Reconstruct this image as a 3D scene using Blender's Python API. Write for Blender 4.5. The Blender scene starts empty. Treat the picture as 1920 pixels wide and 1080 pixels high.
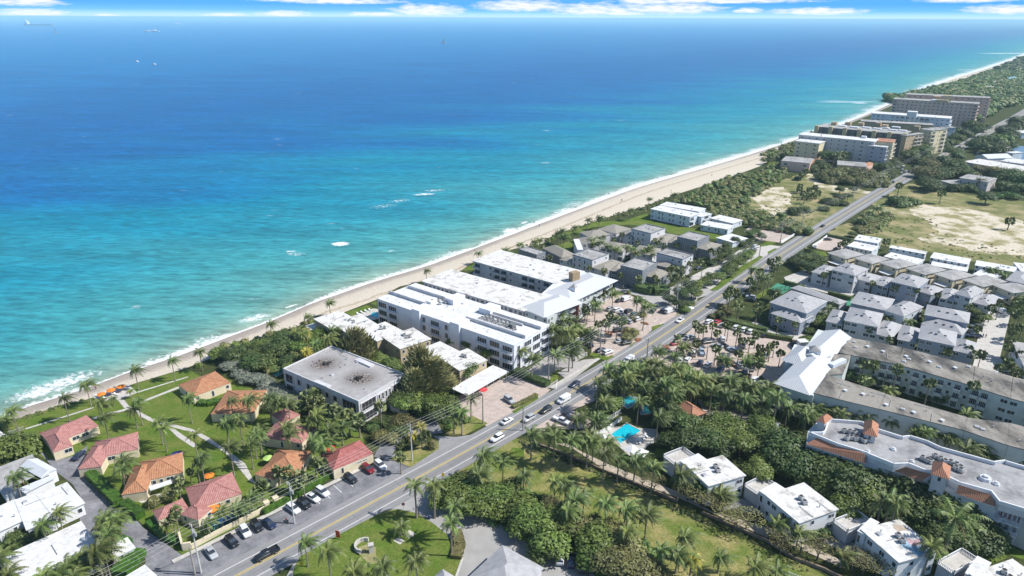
import bpy, math, random
from mathutils import Vector, Matrix
R = math.radians
rnd = random.Random(7)
C = bpy.context.scene.collection
sc = bpy.context.scene
# ---------------------------------------------------------------- camera
H = 118.0
FPX = 1280.0
TH = math.atan((540 - 33.5) / FPX)
RO = R(0.21)
cam = bpy.data.cameras.new('camera'); cam.lens = 24; cam.sensor_width = 36
cam.clip_start = 1; cam.clip_end = 400000
co = bpy.data.objects.new('camera', cam); C.objects.link(co)
co.matrix_world = Matrix.Translation((0, 0, H)) @ Matrix.Rotation(R(90) - TH, 4, 'X') @ Matrix.Rotation(RO, 4, 'Z')
sc.camera = co
# ---------------------------------------------------------------- sky, sun
SUN_EL = R(47)
SUN_AZ_VEC = Vector((1.0, -0.06, 0)).normalized()     # direction towards the sun on the ground plane
w = bpy.data.worlds.new('World'); sc.world = w; w.use_nodes = True
nt = w.node_tree; nt.nodes.clear()
def N(nt, t, **k):
    n = nt.nodes.new(t)
    for a, b in k.items(): setattr(n, a, b)
    return n
def L(nt, a, b): nt.links.new(a, b)
def M_(nt, op, a, b=None, c=None, clamp=False):
    n = nt.nodes.new('ShaderNodeMath'); n.operation = op; n.use_clamp = clamp
    for i, v in enumerate((a, b, c)):
        if v is None: continue
        if isinstance(v, (int, float)): n.inputs[i].default_value = v
        else: nt.links.new(v, n.inputs[i])
    return n.outputs[0]
sky = N(nt, 'ShaderNodeTexSky'); sky.sky_type = 'NISHITA'; sky.sun_disc = False
sky.sun_elevation = SUN_EL; sky.sun_rotation = math.atan2(SUN_AZ_VEC.x, SUN_AZ_VEC.y)
sky.air_density = 1.0; sky.dust_density = 0.3; sky.ozone_density = 2.0
geo = N(nt, 'ShaderNodeNewGeometry')
tc = N(nt, 'ShaderNodeTexCoord')
sep = N(nt, 'ShaderNodeSeparateXYZ'); L(nt, tc.outputs['Generated'], sep.inputs[0])
el = M_(nt, 'ARCSINE', sep.outputs[2])                    # elevation
az = M_(nt, 'ARCTAN2', sep.outputs[0], sep.outputs[1])    # azimuth, 0 ahead
# deep blue above a pale horizon band, as on this clear day
hz = N(nt, 'ShaderNodeMapRange'); hz.inputs[1].default_value = 0.0; hz.inputs[2].default_value = 0.016
L(nt, el, hz.inputs[0])
g1 = N(nt, 'ShaderNodeValToRGB'); L(nt, hz.outputs[0], g1.inputs[0])
g1.color_ramp.elements[0].color = (5.4, 7.4, 8.8, 1); g1.color_ramp.elements[1].color = (1.0, 3.8, 8.2, 1)
e = g1.color_ramp.elements.new(0.25); e.color = (3.9, 6.7, 8.8, 1)
e = g1.color_ramp.elements.new(0.55); e.color = (1.7, 4.8, 8.6, 1)
upm = N(nt, 'ShaderNodeMapRange'); upm.inputs[1].default_value = 0.02; upm.inputs[2].default_value = 0.25
L(nt, el, upm.inputs[0])
mixs = N(nt, 'ShaderNodeMix', data_type='RGBA'); L(nt, upm.outputs[0], mixs.inputs[0])
L(nt, g1.outputs[0], mixs.inputs[6]); L(nt, sky.outputs[0], mixs.inputs[7])
# cloud banks: soft flat-bottomed puffs low over the horizon (azimuth, elevation, half widths)
comb = N(nt, 'ShaderNodeCombineXYZ'); L(nt, M_(nt, 'MULTIPLY', az, 60), comb.inputs[0]); L(nt, M_(nt, 'MULTIPLY', el, 330), comb.inputs[1])
nz = N(nt, 'ShaderNodeTexNoise'); nz.inputs['Scale'].default_value = 1.0; nz.inputs['Detail'].default_value = 6; nz.inputs['Roughness'].default_value = 0.6
L(nt, comb.outputs[0], nz.inputs['Vector'])
def azel(px, py):
    d = Vector(((px - 960) / FPX, 1, 0)); x = (px - 960); y = (540 - py)
    v = Matrix.Rotation(-TH, 3, 'X') @ Vector((x, FPX, y))
    x2 = v.x * math.cos(RO) - 0 * v.z; v.normalize()
    return math.atan2(v.x, v.y), math.asin(v.z) + R(0.21) * math.sin(math.atan2(v.x, v.y)) * 1.0
acc = None
for (px, py, wx, wy) in [(40, 3, 62, 7), (60, 24, 50, 5), (200, 29, 22, 2), (420, 28, 40, 2.5), (530, 27, 50, 4.5), (640, 3, 110, 5), (560, 0, 90, 4),
                         (800, 21, 75, 9), (700, 27, 60, 3), (975, 13, 95, 9), (1110, 20, 85, 9), (1160, 24, 60, 5), (1250, 18, 110, 9), (1330, 2, 190, 5), (1400, 21, 28, 4), (1530, 23, 90, 5), (1540, 18, 22, 3), (1800, 1, 70, 4), (1890, 20, 70, 6), (1200, 3, 50, 6)]:
    a0, e0 = azel(px, py); wa = wx / FPX * 0.8; we = wy / FPX * 1.25
    dx = M_(nt, 'DIVIDE', M_(nt, 'SUBTRACT', az, a0), wa)
    dy0 = M_(nt, 'SUBTRACT', el, e0)
    dyp = M_(nt, 'DIVIDE', M_(nt, 'MAXIMUM', dy0, 0.0), we)
    dyn = M_(nt, 'DIVIDE', M_(nt, 'MINIMUM', dy0, 0.0), we * 0.6)
    dy = M_(nt, 'ADD', dyp, dyn)
    r = M_(nt, 'ADD', M_(nt, 'MULTIPLY', dx, dx), M_(nt, 'MULTIPLY', dy, dy))
    v = M_(nt, 'SUBTRACT', 1.0, r)
    acc = v if acc is None else M_(nt, 'MAXIMUM', acc, v)
nn = M_(nt, 'MULTIPLY', M_(nt, 'SUBTRACT', nz.outputs[0], 0.5), 3.4)
cl = M_(nt, 'ADD', M_(nt, 'MAXIMUM', acc, -1.0), nn)
cm = N(nt, 'ShaderNodeMapRange'); cm.inputs[1].default_value = -0.5; cm.inputs[2].default_value = 1.1; L(nt, cl, cm.inputs[0])
cfac = M_(nt, 'MULTIPLY', cm.outputs[0], M_(nt, 'GREATER_THAN', acc, -1.2))
mixc = N(nt, 'ShaderNodeMix', data_type='RGBA'); L(nt, cfac, mixc.inputs[0]); L(nt, mixs.outputs[2], mixc.inputs[6]); mixc.inputs[7].default_value = (8.0, 8.2, 8.8, 1)
bg = N(nt, 'ShaderNodeBackground'); bg.inputs[1].default_value = 0.105
L(nt, mixc.outputs[2], bg.inputs[0])
wo = N(nt, 'ShaderNodeOutputWorld'); L(nt, bg.outputs[0], wo.inputs[0])
sl = bpy.data.lights.new('sun', 'SUN'); sl.energy = 4.9; sl.angle = R(0.5); sl.color = (1.0, 0.96, 0.89)
so = bpy.data.objects.new('sun', sl); C.objects.link(so)
sd = Vector((SUN_AZ_VEC.x * math.cos(SUN_EL), SUN_AZ_VEC.y * math.cos(SUN_EL), math.sin(SUN_EL)))
so.rotation_euler = sd.to_track_quat('Z', 'Y').to_euler(); so.location = sd * 300
sc.view_settings.view_transform = 'Standard'; sc.view_settings.look = 'None'; sc.view_settings.exposure = 0.3; sc.view_settings.gamma = 1
sc.render.engine = 'CYCLES'
try:
    sc.cycles.volume_bounces = 1; sc.cycles.max_bounces = 6; sc.cycles.diffuse_bounces = 2; sc.cycles.transparent_max_bounces = 8
except Exception: pass
# ---------------------------------------------------------------- survey of the place: sight lines from the drone to the ground
_f = Vector((0, math.cos(TH), -math.sin(TH))); _u = Vector((0, math.sin(TH), math.cos(TH)))
_R = Vector((1, 0, 0)) * math.cos(RO) + _u * math.sin(RO); _U = Vector((-1, 0, 0)) * math.sin(RO) + _u * math.cos(RO)
def G(x, y, h=0.0):
    d = _f + _R * ((x - 960) / FPX) + _U * ((540 - y) / FPX)
    t = (h - H) / d.z
    return Vector((d.x * t, d.y * t, h))
TILE = dict(A=(0, 810), B=(480, 810), C=(960, 810), D=(1440, 810), E=(0, 600), F=(480, 540), G=(960, 540), H=(1440, 540), I=(960, 330), J=(1440, 330), K=(1440, 130))
def T(t, x, y, h=0.0):
    if t == 'P': return G(x, y, h)
    if t == 'Z': return G(1200 + x / 8, 600 + y / 8, h)
    if t == 'Y': return G(1060 + x / 8, 530 + y / 8, h)
    if t == 'X': return G(1680 + x / 8, 80 + y / 8, h)
    if t == 'V': return G(1680 + x / 8, 200 + y / 8, h)
    o = TILE[t]; return G(o[0] + x / 4, o[1] + y / 4, h)
def pix_x(p):
    v = Vector(p) - Vector((0, 0, H)); return 960 + FPX * v.dot(_R) / v.dot(_f)
# ---------------------------------------------------------------- materials
def lin(c):
    return tuple(((v / 255) / 12.92 if v / 255 <= 0.04045 else ((v / 255 + 0.055) / 1.055) ** 2.4) for v in c)
MATS = {}
def mat(name, c, rough=0.85, var=0.0, scale=1.0, c2=None, bump=0.0, spec=0.3, rand=0.0, metal=0.0, detail=5, lo=0.35, hi=0.65, coat=0.0, stretch=None, grain=0.0, gs=2.2):
    """principled surface; var / c2: procedural mottling, rand: brightness differs from object to object"""
    if name in MATS: return MATS[name]
    m = bpy.data.materials.new(name); m.use_nodes = True; MATS[name] = m
    t = m.node_tree; b = t.nodes['Principled BSDF']
    b.inputs['Roughness'].default_value = rough; b.inputs['Specular IOR Level'].default_value = spec; b.inputs['Metallic'].default_value = metal
    b.inputs['Coat Weight'].default_value = coat
    col = None
    if var or c2 or bump:
        g = N(t, 'ShaderNodeNewGeometry'); n = N(t, 'ShaderNodeTexNoise'); n.inputs['Scale'].default_value = scale; n.inputs['Detail'].default_value = detail; n.inputs['Roughness'].default_value = 0.62
        if stretch:
            mp = N(t, 'ShaderNodeMapping'); mp.inputs['Rotation'].default_value = (0, 0, stretch[0]); mp.inputs['Scale'].default_value = stretch[1]
            L(t, g.outputs['Position'], mp.inputs[0]); L(t, mp.outputs[0], n.inputs['Vector'])
        else: L(t, g.outputs['Position'], n.inputs['Vector'])
        mr = N(t, 'ShaderNodeMapRange'); mr.inputs[1].default_value = lo; mr.inputs[2].default_value = hi; L(t, n.outputs[0], mr.inputs[0])
        mx = N(t, 'ShaderNodeMix', data_type='RGBA'); L(t, mr.outputs[0], mx.inputs[0])
        a = Vector(c)
        if c2 is None: ca = tuple(a * (1 - var)) + (1,); cb = tuple(a * (1 + var)) + (1,)
        else: ca = tuple(c) + (1,); cb = tuple(c2) + (1,)
        mx.inputs[6].default_value = ca; mx.inputs[7].default_value = cb
        col = mx.outputs[2]
        if grain:
            n3 = N(t, 'ShaderNodeTexNoise'); n3.inputs['Scale'].default_value = gs; n3.inputs['Detail'].default_value = 5; n3.inputs['Roughness'].default_value = .8; L(t, g.outputs['Position'], n3.inputs['Vector'])
            hg = N(t, 'ShaderNodeHueSaturation'); L(t, col, hg.inputs['Color']); mg = N(t, 'ShaderNodeMapRange'); mg.inputs[1].default_value = .35; mg.inputs[2].default_value = .65; mg.inputs[3].default_value = 1 - grain; mg.inputs[4].default_value = 1 + grain; L(t, n3.outputs[0], mg.inputs[0]); L(t, mg.outputs[0], hg.inputs['Value']); col = hg.outputs[0]
        if bump:
            bp = N(t, 'ShaderNodeBump'); bp.inputs['Strength'].default_value = min(1, bump); bp.inputs['Distance'].default_value = 0.2
            L(t, n.outputs[0], bp.inputs['Height']); L(t, bp.outputs[0], b.inputs['Normal'])
    if rand:
        oi = N(t, 'ShaderNodeObjectInfo'); mr2 = N(t, 'ShaderNodeMapRange'); mr2.inputs[3].default_value = 1 - rand; mr2.inputs[4].default_value = 1 + rand
        L(t, oi.outputs['Random'], mr2.inputs[0])
        hs = N(t, 'ShaderNodeHueSaturation'); L(t, mr2.outputs[0], hs.inputs['Value'])
        hm = N(t, 'ShaderNodeMapRange'); hm.inputs[3].default_value = 0.5 - rand * 0.07; hm.inputs[4].default_value = 0.5 + rand * 0.05
        L(t, M_(t, 'FRACT', M_(t, 'MULTIPLY', oi.outputs['Random'], 7.31)), hm.inputs[0]); L(t, hm.outputs[0], hs.inputs['Hue'])
        if col: L(t, col, hs.inputs['Color'])
        else: hs.inputs['Color'].default_value = tuple(c) + (1,)
        col = hs.outputs[0]
    if col: L(t, col, b.inputs['Base Color'])
    else: b.inputs['Base Color'].default_value = tuple(c) + (1,)
    return m
def tile_mat(name, c, c2, pitch=0.42, tilecol=0.75):
    """barrel roof tiles: ribs run down the slope (UV in metres: u along the eaves, v up the slope)"""
    m = bpy.data.materials.new(name); m.use_nodes = True; MATS[name] = m
    t = m.node_tree; b = t.nodes['Principled BSDF']; b.inputs['Roughness'].default_value = 0.8; b.inputs['Specular IOR Level'].default_value = 0.25
    uv = N(t, 'ShaderNodeUVMap'); s = N(t, 'ShaderNodeSeparateXYZ'); L(t, uv.outputs[0], s.inputs[0])
    ph = M_(t, 'MULTIPLY', s.outputs[0], 2 * math.pi / pitch)
    wv = M_(t, 'MULTIPLY_ADD', M_(t, 'SINE', ph), 0.5, 0.5)
    cr = M_(t, 'FRACT', M_(t, 'MULTIPLY', s.outputs[1], 1 / 0.4))
    n = N(t, 'ShaderNodeTexNoise'); n.inputs['Scale'].default_value = 0.9; n.inputs['Detail'].default_value = 6; L(t, uv.outputs[0], n.inputs['Vector'])
    n2 = N(t, 'ShaderNodeTexNoise'); n2.inputs['Scale'].default_value = 5; n2.inputs['Detail'].default_value = 2; L(t, uv.outputs[0], n2.inputs['Vector'])
    mr = N(t, 'ShaderNodeMapRange'); mr.inputs[1].default_value = 0.35; mr.inputs[2].default_value = 0.65; L(t, M_(t, 'MULTIPLY_ADD', n2.outputs[0], 0.4, M_(t, 'MULTIPLY', n.outputs[0], 0.6)), mr.inputs[0])
    mx = N(t, 'ShaderNodeMix', data_type='RGBA'); L(t, mr.outputs[0], mx.inputs[0]); mx.inputs[6].default_value = tuple(c) + (1,); mx.inputs[7].default_value = tuple(c2) + (1,)
    v = M_(t, 'MULTIPLY_ADD', wv, 1 - tilecol, tilecol)
    mm = N(t, 'ShaderNodeMix', data_type='RGBA', blend_type='MULTIPLY'); mm.inputs[0].default_value = 1; L(t, mx.outputs[2], mm.inputs[6]); L(t, v, mm.inputs[7])
    L(t, mm.outputs[2], b.inputs['Base Color'])
    bp = N(t, 'ShaderNodeBump'); bp.inputs['Distance'].default_value = 0.08; bp.inputs['Strength'].default_value = 0.9
    L(t, M_(t, 'ADD', wv, M_(t, 'MULTIPLY', cr, 0.3)), bp.inputs['Height']); L(t, bp.outputs[0], b.inputs['Normal'])
    return m
WHITE = mat('white_paint', (.72, .73, .75), .7, .05, .4)
CREAM = mat('cream_stucco', (.66, .58, .42), .85, .08, .5)
TANW = mat('tan_stucco', (.50, .41, .27), .85, .1, .3)
BLUEGREY = mat('blue_grey_paint', (.27, .31, .38), .8, .08, .4)
PALEBLUE = mat('pale_blue_paint', (.60, .66, .72), .8, .05, .4)
GREYW = mat('dark_grey_stucco', (.205, .22, .245), .85, .1, .4)
PALEW = mat('weathered_white_stucco', (.56, .56, .58), .85, .12, .35)
SAGE = mat('pale_sage_stucco', (.52, .57, .56), .85, .07, .4)
ROOFW = mat('white_roof_coating', (.65, .655, .66), .75, 0, .4, c2=(.48, .475, .46), lo=.5, hi=.78, detail=8, grain=.14, gs=1.1)
ROOFWS = mat('stained_white_roof', (.63, .62, .60), .8, 0, .33, c2=(.22, .20, .17), lo=.52, hi=.74, detail=8, grain=.14, gs=1.1)
ROOFG = mat('grey_roof_membrane', (.38, .375, .37), .85, 0, .16, c2=(.20, .195, .19), lo=.45, hi=.7, detail=8, grain=.14, gs=1.1)
ROOFDG = mat('mossy_dark_roof', (.285, .265, .235), .9, 0, .13, c2=(.085, .08, .075), lo=.44, hi=.60, detail=9, stretch=(R(35), (1, .45, 1)), grain=.14, gs=1.1)
ROOFT = mat('taupe_shingle_roof', (.285, .265, .23), .9, .14, .8)
ROOFS = mat('light_grey_shingle_roof', (.37, .37, .385), .9, .12, .7)
METALW = mat('white_metal_roof', (.60, .62, .65), .5, .05, .5)
BURNT = mat('scorched_roof_membrane', (.42, .41, .42), .9, 0, .25, c2=(.30, .29, .29), lo=.45, hi=.7, detail=8)
CHAR = mat('charred_debris', (.05, .045, .045), .95, .3, 1.5)
PINKW = mat('dusty_pink_stucco', (.70, .47, .39), .85, .1, .2)
GLASS = mat('dark_window_glass', (.035, .045, .06), .12, .3, .6, spec=.6)
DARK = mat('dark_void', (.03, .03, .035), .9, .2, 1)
ASPH = mat('asphalt', (.235, .235, .245), .9, 0, .35, c2=(.30, .30, .31), lo=.3, hi=.7, bump=.15, detail=9, grain=.16, gs=1.5)
ASPHD = mat('old_patched_asphalt', (.15, .15, .165), .95, 0, .22, c2=(.26, .26, .28), lo=.38, hi=.66, bump=.2, detail=10, grain=.16, gs=1.5)
PAVER = mat('pinkish_brick_pavers', (.50, .415, .365), .9, 0, .5, c2=(.38, .32, .285), lo=.4, hi=.7, detail=9, grain=.16, gs=1.5)
CONC = mat('pale_concrete', (.52, .50, .47), .9, 0, .5, c2=(.42, .40, .37), lo=.4, hi=.7, detail=7, grain=.16, gs=1.5)
LAWN = mat('mown_lawn', (.085, .145, .020), .95, 0, .16, c2=(.17, .185, .05), lo=.38, hi=.72, detail=9, bump=.3, spec=.1, grain=.38)
LAWND = mat('dry_lawn', (.125, .165, .035), .95, 0, .12, c2=(.32, .27, .12), lo=.42, hi=.66, detail=9, bump=.3, spec=.1, grain=.38)
DRY = mat('dry_field_grass', (.15, .165, .06), .95, 0, .07, c2=(.36, .30, .17), lo=.44, hi=.64, detail=9, bump=.3, spec=.1, grain=.38)
SANDG = mat('bare_sandy_ground', (.58, .52, .42), .95, 0, .09, c2=(.27, .25, .12), lo=.46, hi=.58, detail=10, bump=.3, spec=.1, grain=.38)
UNDER = mat('undergrowth', (.030, .045, .014), .95, 0, .25, c2=(.085, .095, .035), lo=.35, hi=.7, detail=8, bump=.6, spec=.1, grain=.38)
MARKW = mat('white_road_paint', (.72, .72, .72), .8, .1, 3)
MARKY = mat('yellow_road_paint', (.66, .50, .12), .8, .1, 3)
STEEL = mat('galvanised_steel', (.45, .46, .47), .5, .1, 2, metal=.3)
POLE = mat('weathered_pole', (.30, .275, .25), .9, .2, 1)
POLEC = mat('concrete_pole', (.50, .49, .47), .9, .1, 1)
WIRE = mat('power_cable', (.55, .55, .56), .6)
RAIL = mat('white_railing', (.75, .76, .78), .6)
BARK = mat('palm_trunk_bark', (.25, .22, .18), .95, .25, 3, rand=.15)
BARKD = mat('tree_bark', (.14, .115, .09), .95, .25, 3, rand=.15)
PT_PINK = tile_mat('pink_barrel_tile', (.36, .14, .13), (.55, .30, .27))
PT_RED = tile_mat('red_barrel_tile', (.32, .09, .085), (.50, .20, .18))
PT_OR = tile_mat('orange_barrel_tile', (.37, .15, .075), (.57, .31, .18))
PT_TERRA = tile_mat('terracotta_tile', (.42, .19, .115), (.52, .27, .18))
PT_SEAM = tile_mat('standing_seam_metal', (.56, .58, .61), (.62, .64, .67), pitch=.6, tilecol=.88)
def leaf(name, c, rand=.3):
    m = mat(name, c, .55, .35, .8, rand=rand, spec=.35, detail=2)
    return m
LF_COCO = leaf('coconut_frond', (.100, .138, .034), .38)
LF_YEL = leaf('yellow_frond', (.30, .27, .035), .15)
LF_SAB = leaf('cabbage_palm_leaf', (.16, .19, .075), .2)
LF_GRN = leaf('broad_leaf', (.10, .145, .030))
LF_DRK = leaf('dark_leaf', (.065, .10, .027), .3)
LF_OLV = leaf('olive_leaf', (.15, .15, .052), .3)
LF_CAS = leaf('pine_needle', (.27, .26, .11), .15)
LF_SIL = leaf('silver_leaf', (.20, .22, .17), .15)
LF_HDG = leaf('hedge_leaf', (.045, .11, .012), .2)
# ---------------------------------------------------------------- mesh building
class MB:
    def __init__(s, org=(0, 0, 0)): s.v = []; s.f = []; s.m = []; s.uv = []; s.o = Vector(org)
    def face(s, pts, mi=0, uv=None):
        i = len(s.v); s.v += [Vector(p) - s.o for p in pts]; s.f.append(tuple(range(i, i + len(pts)))); s.m.append(mi)
        s.uv.append(uv or [(0, 0)] * len(pts))
    def prism(s, poly, z0, z1, mi=0, top=True, bottom=False, tm=None):
        n = len(poly)
        for i in range(n):
            a, b = poly[i], poly[(i + 1) % n]; l = (Vector(b[:2]) - Vector(a[:2])).length
            s.face([(a[0], a[1], z0), (b[0], b[1], z0), (b[0], b[1], z1), (a[0], a[1], z1)], mi, [(0, z0), (l, z0), (l, z1), (0, z1)])
        if top: s.face([(p[0], p[1], z1) for p in poly], mi if tm is None else tm)
        if bottom: s.face([(p[0], p[1], z0) for p in reversed(poly)], mi)
    def box(s, c, size, rz=0, mi=0, bottom=True):
        c = Vector(c); a, b, h = size[0] / 2, size[1] / 2, size[2]
        cs, sn = math.cos(rz), math.sin(rz)
        P = [(c.x + x * cs - y * sn, c.y + x * sn + y * cs) for x, y in ((-a, -b), (a, -b), (a, b), (-a, b))]
        s.prism(P, c.z, c.z + h, mi, True, bottom)
    def tube(s, p0, p1, r0, r1=None, n=8, mi=0, caps=True):
        p0 = Vector(p0); p1 = Vector(p1); r1 = r0 if r1 is None else r1
        d = (p1 - p0).normalized(); a = d.orthogonal().normalized(); b = d.cross(a)
        r = [[p + (a * math.cos(2 * math.pi * k / n) + b * math.sin(2 * math.pi * k / n)) * q for k in range(n)] for p, q in ((p0, r0), (p1, r1))]
        for k in range(n): s.face([r[0][k], r[0][(k + 1) % n], r[1][(k + 1) % n], r[1][k]], mi)
        if caps: s.face(r[1], mi); s.face(list(reversed(r[0])), mi)
    def ball(s, c, rad, n=8, k=5, mi=0, jit=0.0, rg=None):
        c = Vector(c); rg = rg or rnd; P = []
        for i in range(k + 1):
            ph = math.pi * i / k; row = []
            for j in range(n):
                q = 1 + (rg.uniform(-jit, jit) if 0 < i < k else 0); t = 2 * math.pi * j / n
                row.append(c + Vector((rad[0] * math.sin(ph) * math.cos(t) * q, rad[1] * math.sin(ph) * math.sin(t) * q, rad[2] * math.cos(ph) * q)))
            P.append(row)
        for i in range(k):
            for j in range(n):
                a, b, cc, d = P[i][j], P[i + 1][j], P[i + 1][(j + 1) % n], P[i][(j + 1) % n]
                if i == 0: s.face([a, b, cc], mi)
                elif i == k - 1: s.face([a, b, d], mi)
                else: s.face([a, b, cc, d], mi)
    def mesh(s, name, mats, smooth=False):
        me = bpy.data.meshes.new(name); me.from_pydata([tuple(v) for v in s.v], [], s.f)
        for m in (mats if isinstance(mats, (list, tuple)) else [mats]): me.materials.append(m)
        ul = me.uv_layers.new(name='UVMap'); k = 0
        for fi, f in enumerate(s.f):
            for j in range(len(f)): ul.data[k].uv = s.uv[fi][j]; k += 1
        me.polygons.foreach_set('material_index', s.m)
        if smooth: me.polygons.foreach_set('use_smooth', [True] * len(s.f))
        me.update(); return me
def link(name, me, parent=None, loc=(0, 0, 0), rz=0, sc_=(1, 1, 1)):
    o = bpy.data.objects.new(name, me); C.objects.link(o); o.location = loc; o.rotation_euler = (0, 0, rz); o.scale = sc_
    if parent: o.parent = parent
    return o
def tag(o, label=None, cat=None, group=None, kind=None):
    if label: o['label'] = label
    if cat: o['category'] = cat
    if group: o['group'] = group
    if kind: o['kind'] = kind
    return o
def thing(name, label, cat, loc, rz=0, group=None):
    o = bpy.data.objects.new(name, None); C.objects.link(o); o.location = loc; o.rotation_euler = (0, 0, rz); o.empty_display_size = .5
    return tag(o, label, cat, group)
# ---------------------------------------------------------------- shore line and sea
SH = [G(*p) for p in [(0, 790), (40, 765), (100, 748), (170, 725), (250, 693), (330, 668), (440, 626), (530, 592), (600, 560), (700, 527), (790, 500), (850, 480), (905, 458), (960, 437), (1030, 410), (1100, 383), (1180, 352), (1300, 318), (1400, 290), (1480, 266), (1560, 240), (1620, 218), (1680, 190), (1740, 162), (1800, 142), (1850, 128), (1919, 103)]]
SH = [SH[0] + (SH[0] - SH[3]).normalized() * 1500, SH[0] + (SH[0] - SH[3]).normalized() * 60] + SH
SH += [Vector((2700, 3650, 0)), Vector((14000, 17000, 0)), Vector((130000, 150000, 0))]
def resample(P, n):
    out = []
    for i in range(len(P) - 1):
        for k in range(n): out.append(P[i].lerp(P[i + 1], k / n))
    return out + [P[-1]]
def smooth(P, it=2):
    for _ in range(it): P = [P[0]] + [(P[i - 1] + P[i] * 2 + P[i + 1]) / 4 for i in range(1, len(P) - 1)] + [P[-1]]
    return P
SHS = smooth(resample(SH, 3), 2)
nrm = Vector((-math.sin(R(50)), math.cos(R(50)), 0))
offs = [-12, -3, 0, 1.5, 3, 5, 8, 12, 18, 26, 38, 55, 80, 115, 160, 220, 300, 420, 600, 900, 1400, 2300, 4000, 8000, 20000, 60000, 140000]
me = bpy.data.meshes.new('sea'); vs = []; of = []; fs = []
for p in SHS:
    for o in offs: vs.append(tuple(p + nrm * o + Vector((0, 0, -0.06)))); of.append(o)
nO = len(offs)
for i in range(len(SHS) - 1):
    for j in range(nO - 1): a = i * nO + j; fs.append((a, a + nO, a + nO + 1, a + 1))
me.from_pydata(vs, [], fs); at = me.attributes.new('off', 'FLOAT', 'POINT'); at.data.foreach_set('value', of)
me.polygons.foreach_set('use_smooth', [True] * len(fs))
sea = link('sea', me); tag(sea, 'turquoise sea turning deep blue offshore, ruffled by wind', None, None, 'structure')
m = bpy.data.materials.new('sea_water'); m.use_nodes = True; t = m.node_tree; b = t.nodes['Principled BSDF']
at = N(t, 'ShaderNodeAttribute', attribute_name='off'); g = N(t, 'ShaderNodeNewGeometry')
big = N(t, 'ShaderNodeTexNoise'); big.inputs['Scale'].default_value = 1.0; big.inputs['Detail'].default_value = 4
mp = N(t, 'ShaderNodeMapping'); mp.inputs['Rotation'].default_value = (0, 0, R(-50)); mp.inputs['Scale'].default_value = (.0035, .011, 1); L(t, g.outputs['Position'], mp.inputs[0]); L(t, mp.outputs[0], big.inputs['Vector'])
lg = M_(t, 'LOGARITHM', M_(t, 'MAXIMUM', M_(t, 'ADD', at.outputs['Fac'], 1.0), 1.0), 10.0)      # 0 .. 4+
lgn = M_(t, 'ADD', M_(t, 'DIVIDE', lg, 4.5), M_(t, 'MULTIPLY', M_(t, 'SUBTRACT', big.outputs[0], 0.5), 0.2))
rp = N(t, 'ShaderNodeValToRGB'); L(t, lgn, rp.inputs[0]); cr = rp.color_ramp
def sr(px): return math.log10(px + 1) / 4.5
stops = [(0, (150, 160, 142)), (6, (126, 158, 146)), (18, (92, 150, 146)), (60, (60, 142, 148)), (130, (32, 130, 150)), (190, (8, 122, 148)), (290, (0, 108, 152)), (460, (0, 92, 148)), (760, (0, 86, 146)), (1300, (0, 98, 156)), (2600, (0, 110, 168)), (9000, (6, 122, 182)), (30000, (30, 140, 196))]
cr.elements[0].position = sr(stops[0][0]); cr.elements[0].color = lin(stops[0][1]) + (1,)
cr.elements[1].position = 1.0; cr.elements[1].color = lin(stops[-1][1]) + (1,)
for s_, c_ in stops[1:-1]:
    e = cr.elements.new(sr(s_)); e.color = lin(c_) + (1,)
# surf: broken white foam along the beach, scattered whitecaps, and the drifting foam patches of the photograph
fn = N(t, 'ShaderNodeTexNoise'); fn.inputs['Scale'].default_value = .55; fn.inputs['Detail'].default_value = 9; fn.inputs['Roughness'].default_value = .68; L(t, g.outputs['Position'], fn.inputs['Vector'])
fl = N(t, 'ShaderNodeTexNoise'); fl.inputs['Scale'].default_value = .035; fl.inputs['Detail'].default_value = 3; L(t, g.outputs['Position'], fl.inputs['Vector'])
sp0 = N(t, 'ShaderNodeSeparateXYZ'); L(t, g.outputs['Position'], sp0.inputs[0])
wid = M_(t, 'MULTIPLY_ADD', M_(t, 'SUBTRACT', fl.outputs[0], .5), M_(t, 'ADD', 22.0, M_(t, 'MULTIPLY', M_(t, 'MAXIMUM', M_(t, 'SUBTRACT', sp0.outputs[1], 380.0), 0.0), .03)), M_(t, 'ADD', 3.0, M_(t, 'MINIMUM', M_(t, 'MULTIPLY', M_(t, 'MAXIMUM', M_(t, 'SUBTRACT', sp0.outputs[1], 330.0), 0.0), .024), 16.0)))
edge = M_(t, 'SUBTRACT', 1.0, M_(t, 'DIVIDE', at.outputs['Fac'], M_(t, 'MAXIMUM', wid, 1.2)))
f1 = M_(t, 'ADD', M_(t, 'MULTIPLY', edge, .9), M_(t, 'MULTIPLY', M_(t, 'SUBTRACT', fn.outputs[0], .5), 3.0))
def mapr(t, v, a, b_): 
    n = N(t, 'ShaderNodeMapRange'); n.inputs[1].default_value = a; n.inputs[2].default_value = b_; L(t, v, n.inputs[0]); return n.outputs[0]
foam = mapr(t, f1, .2, .7)
foam = M_(t, 'MULTIPLY', foam, M_(t, 'LESS_THAN', at.outputs['Fac'], 60.0))
sp = N(t, 'ShaderNodeSeparateXYZ'); L(t, g.outputs['Position'], sp.inputs[0])
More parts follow.
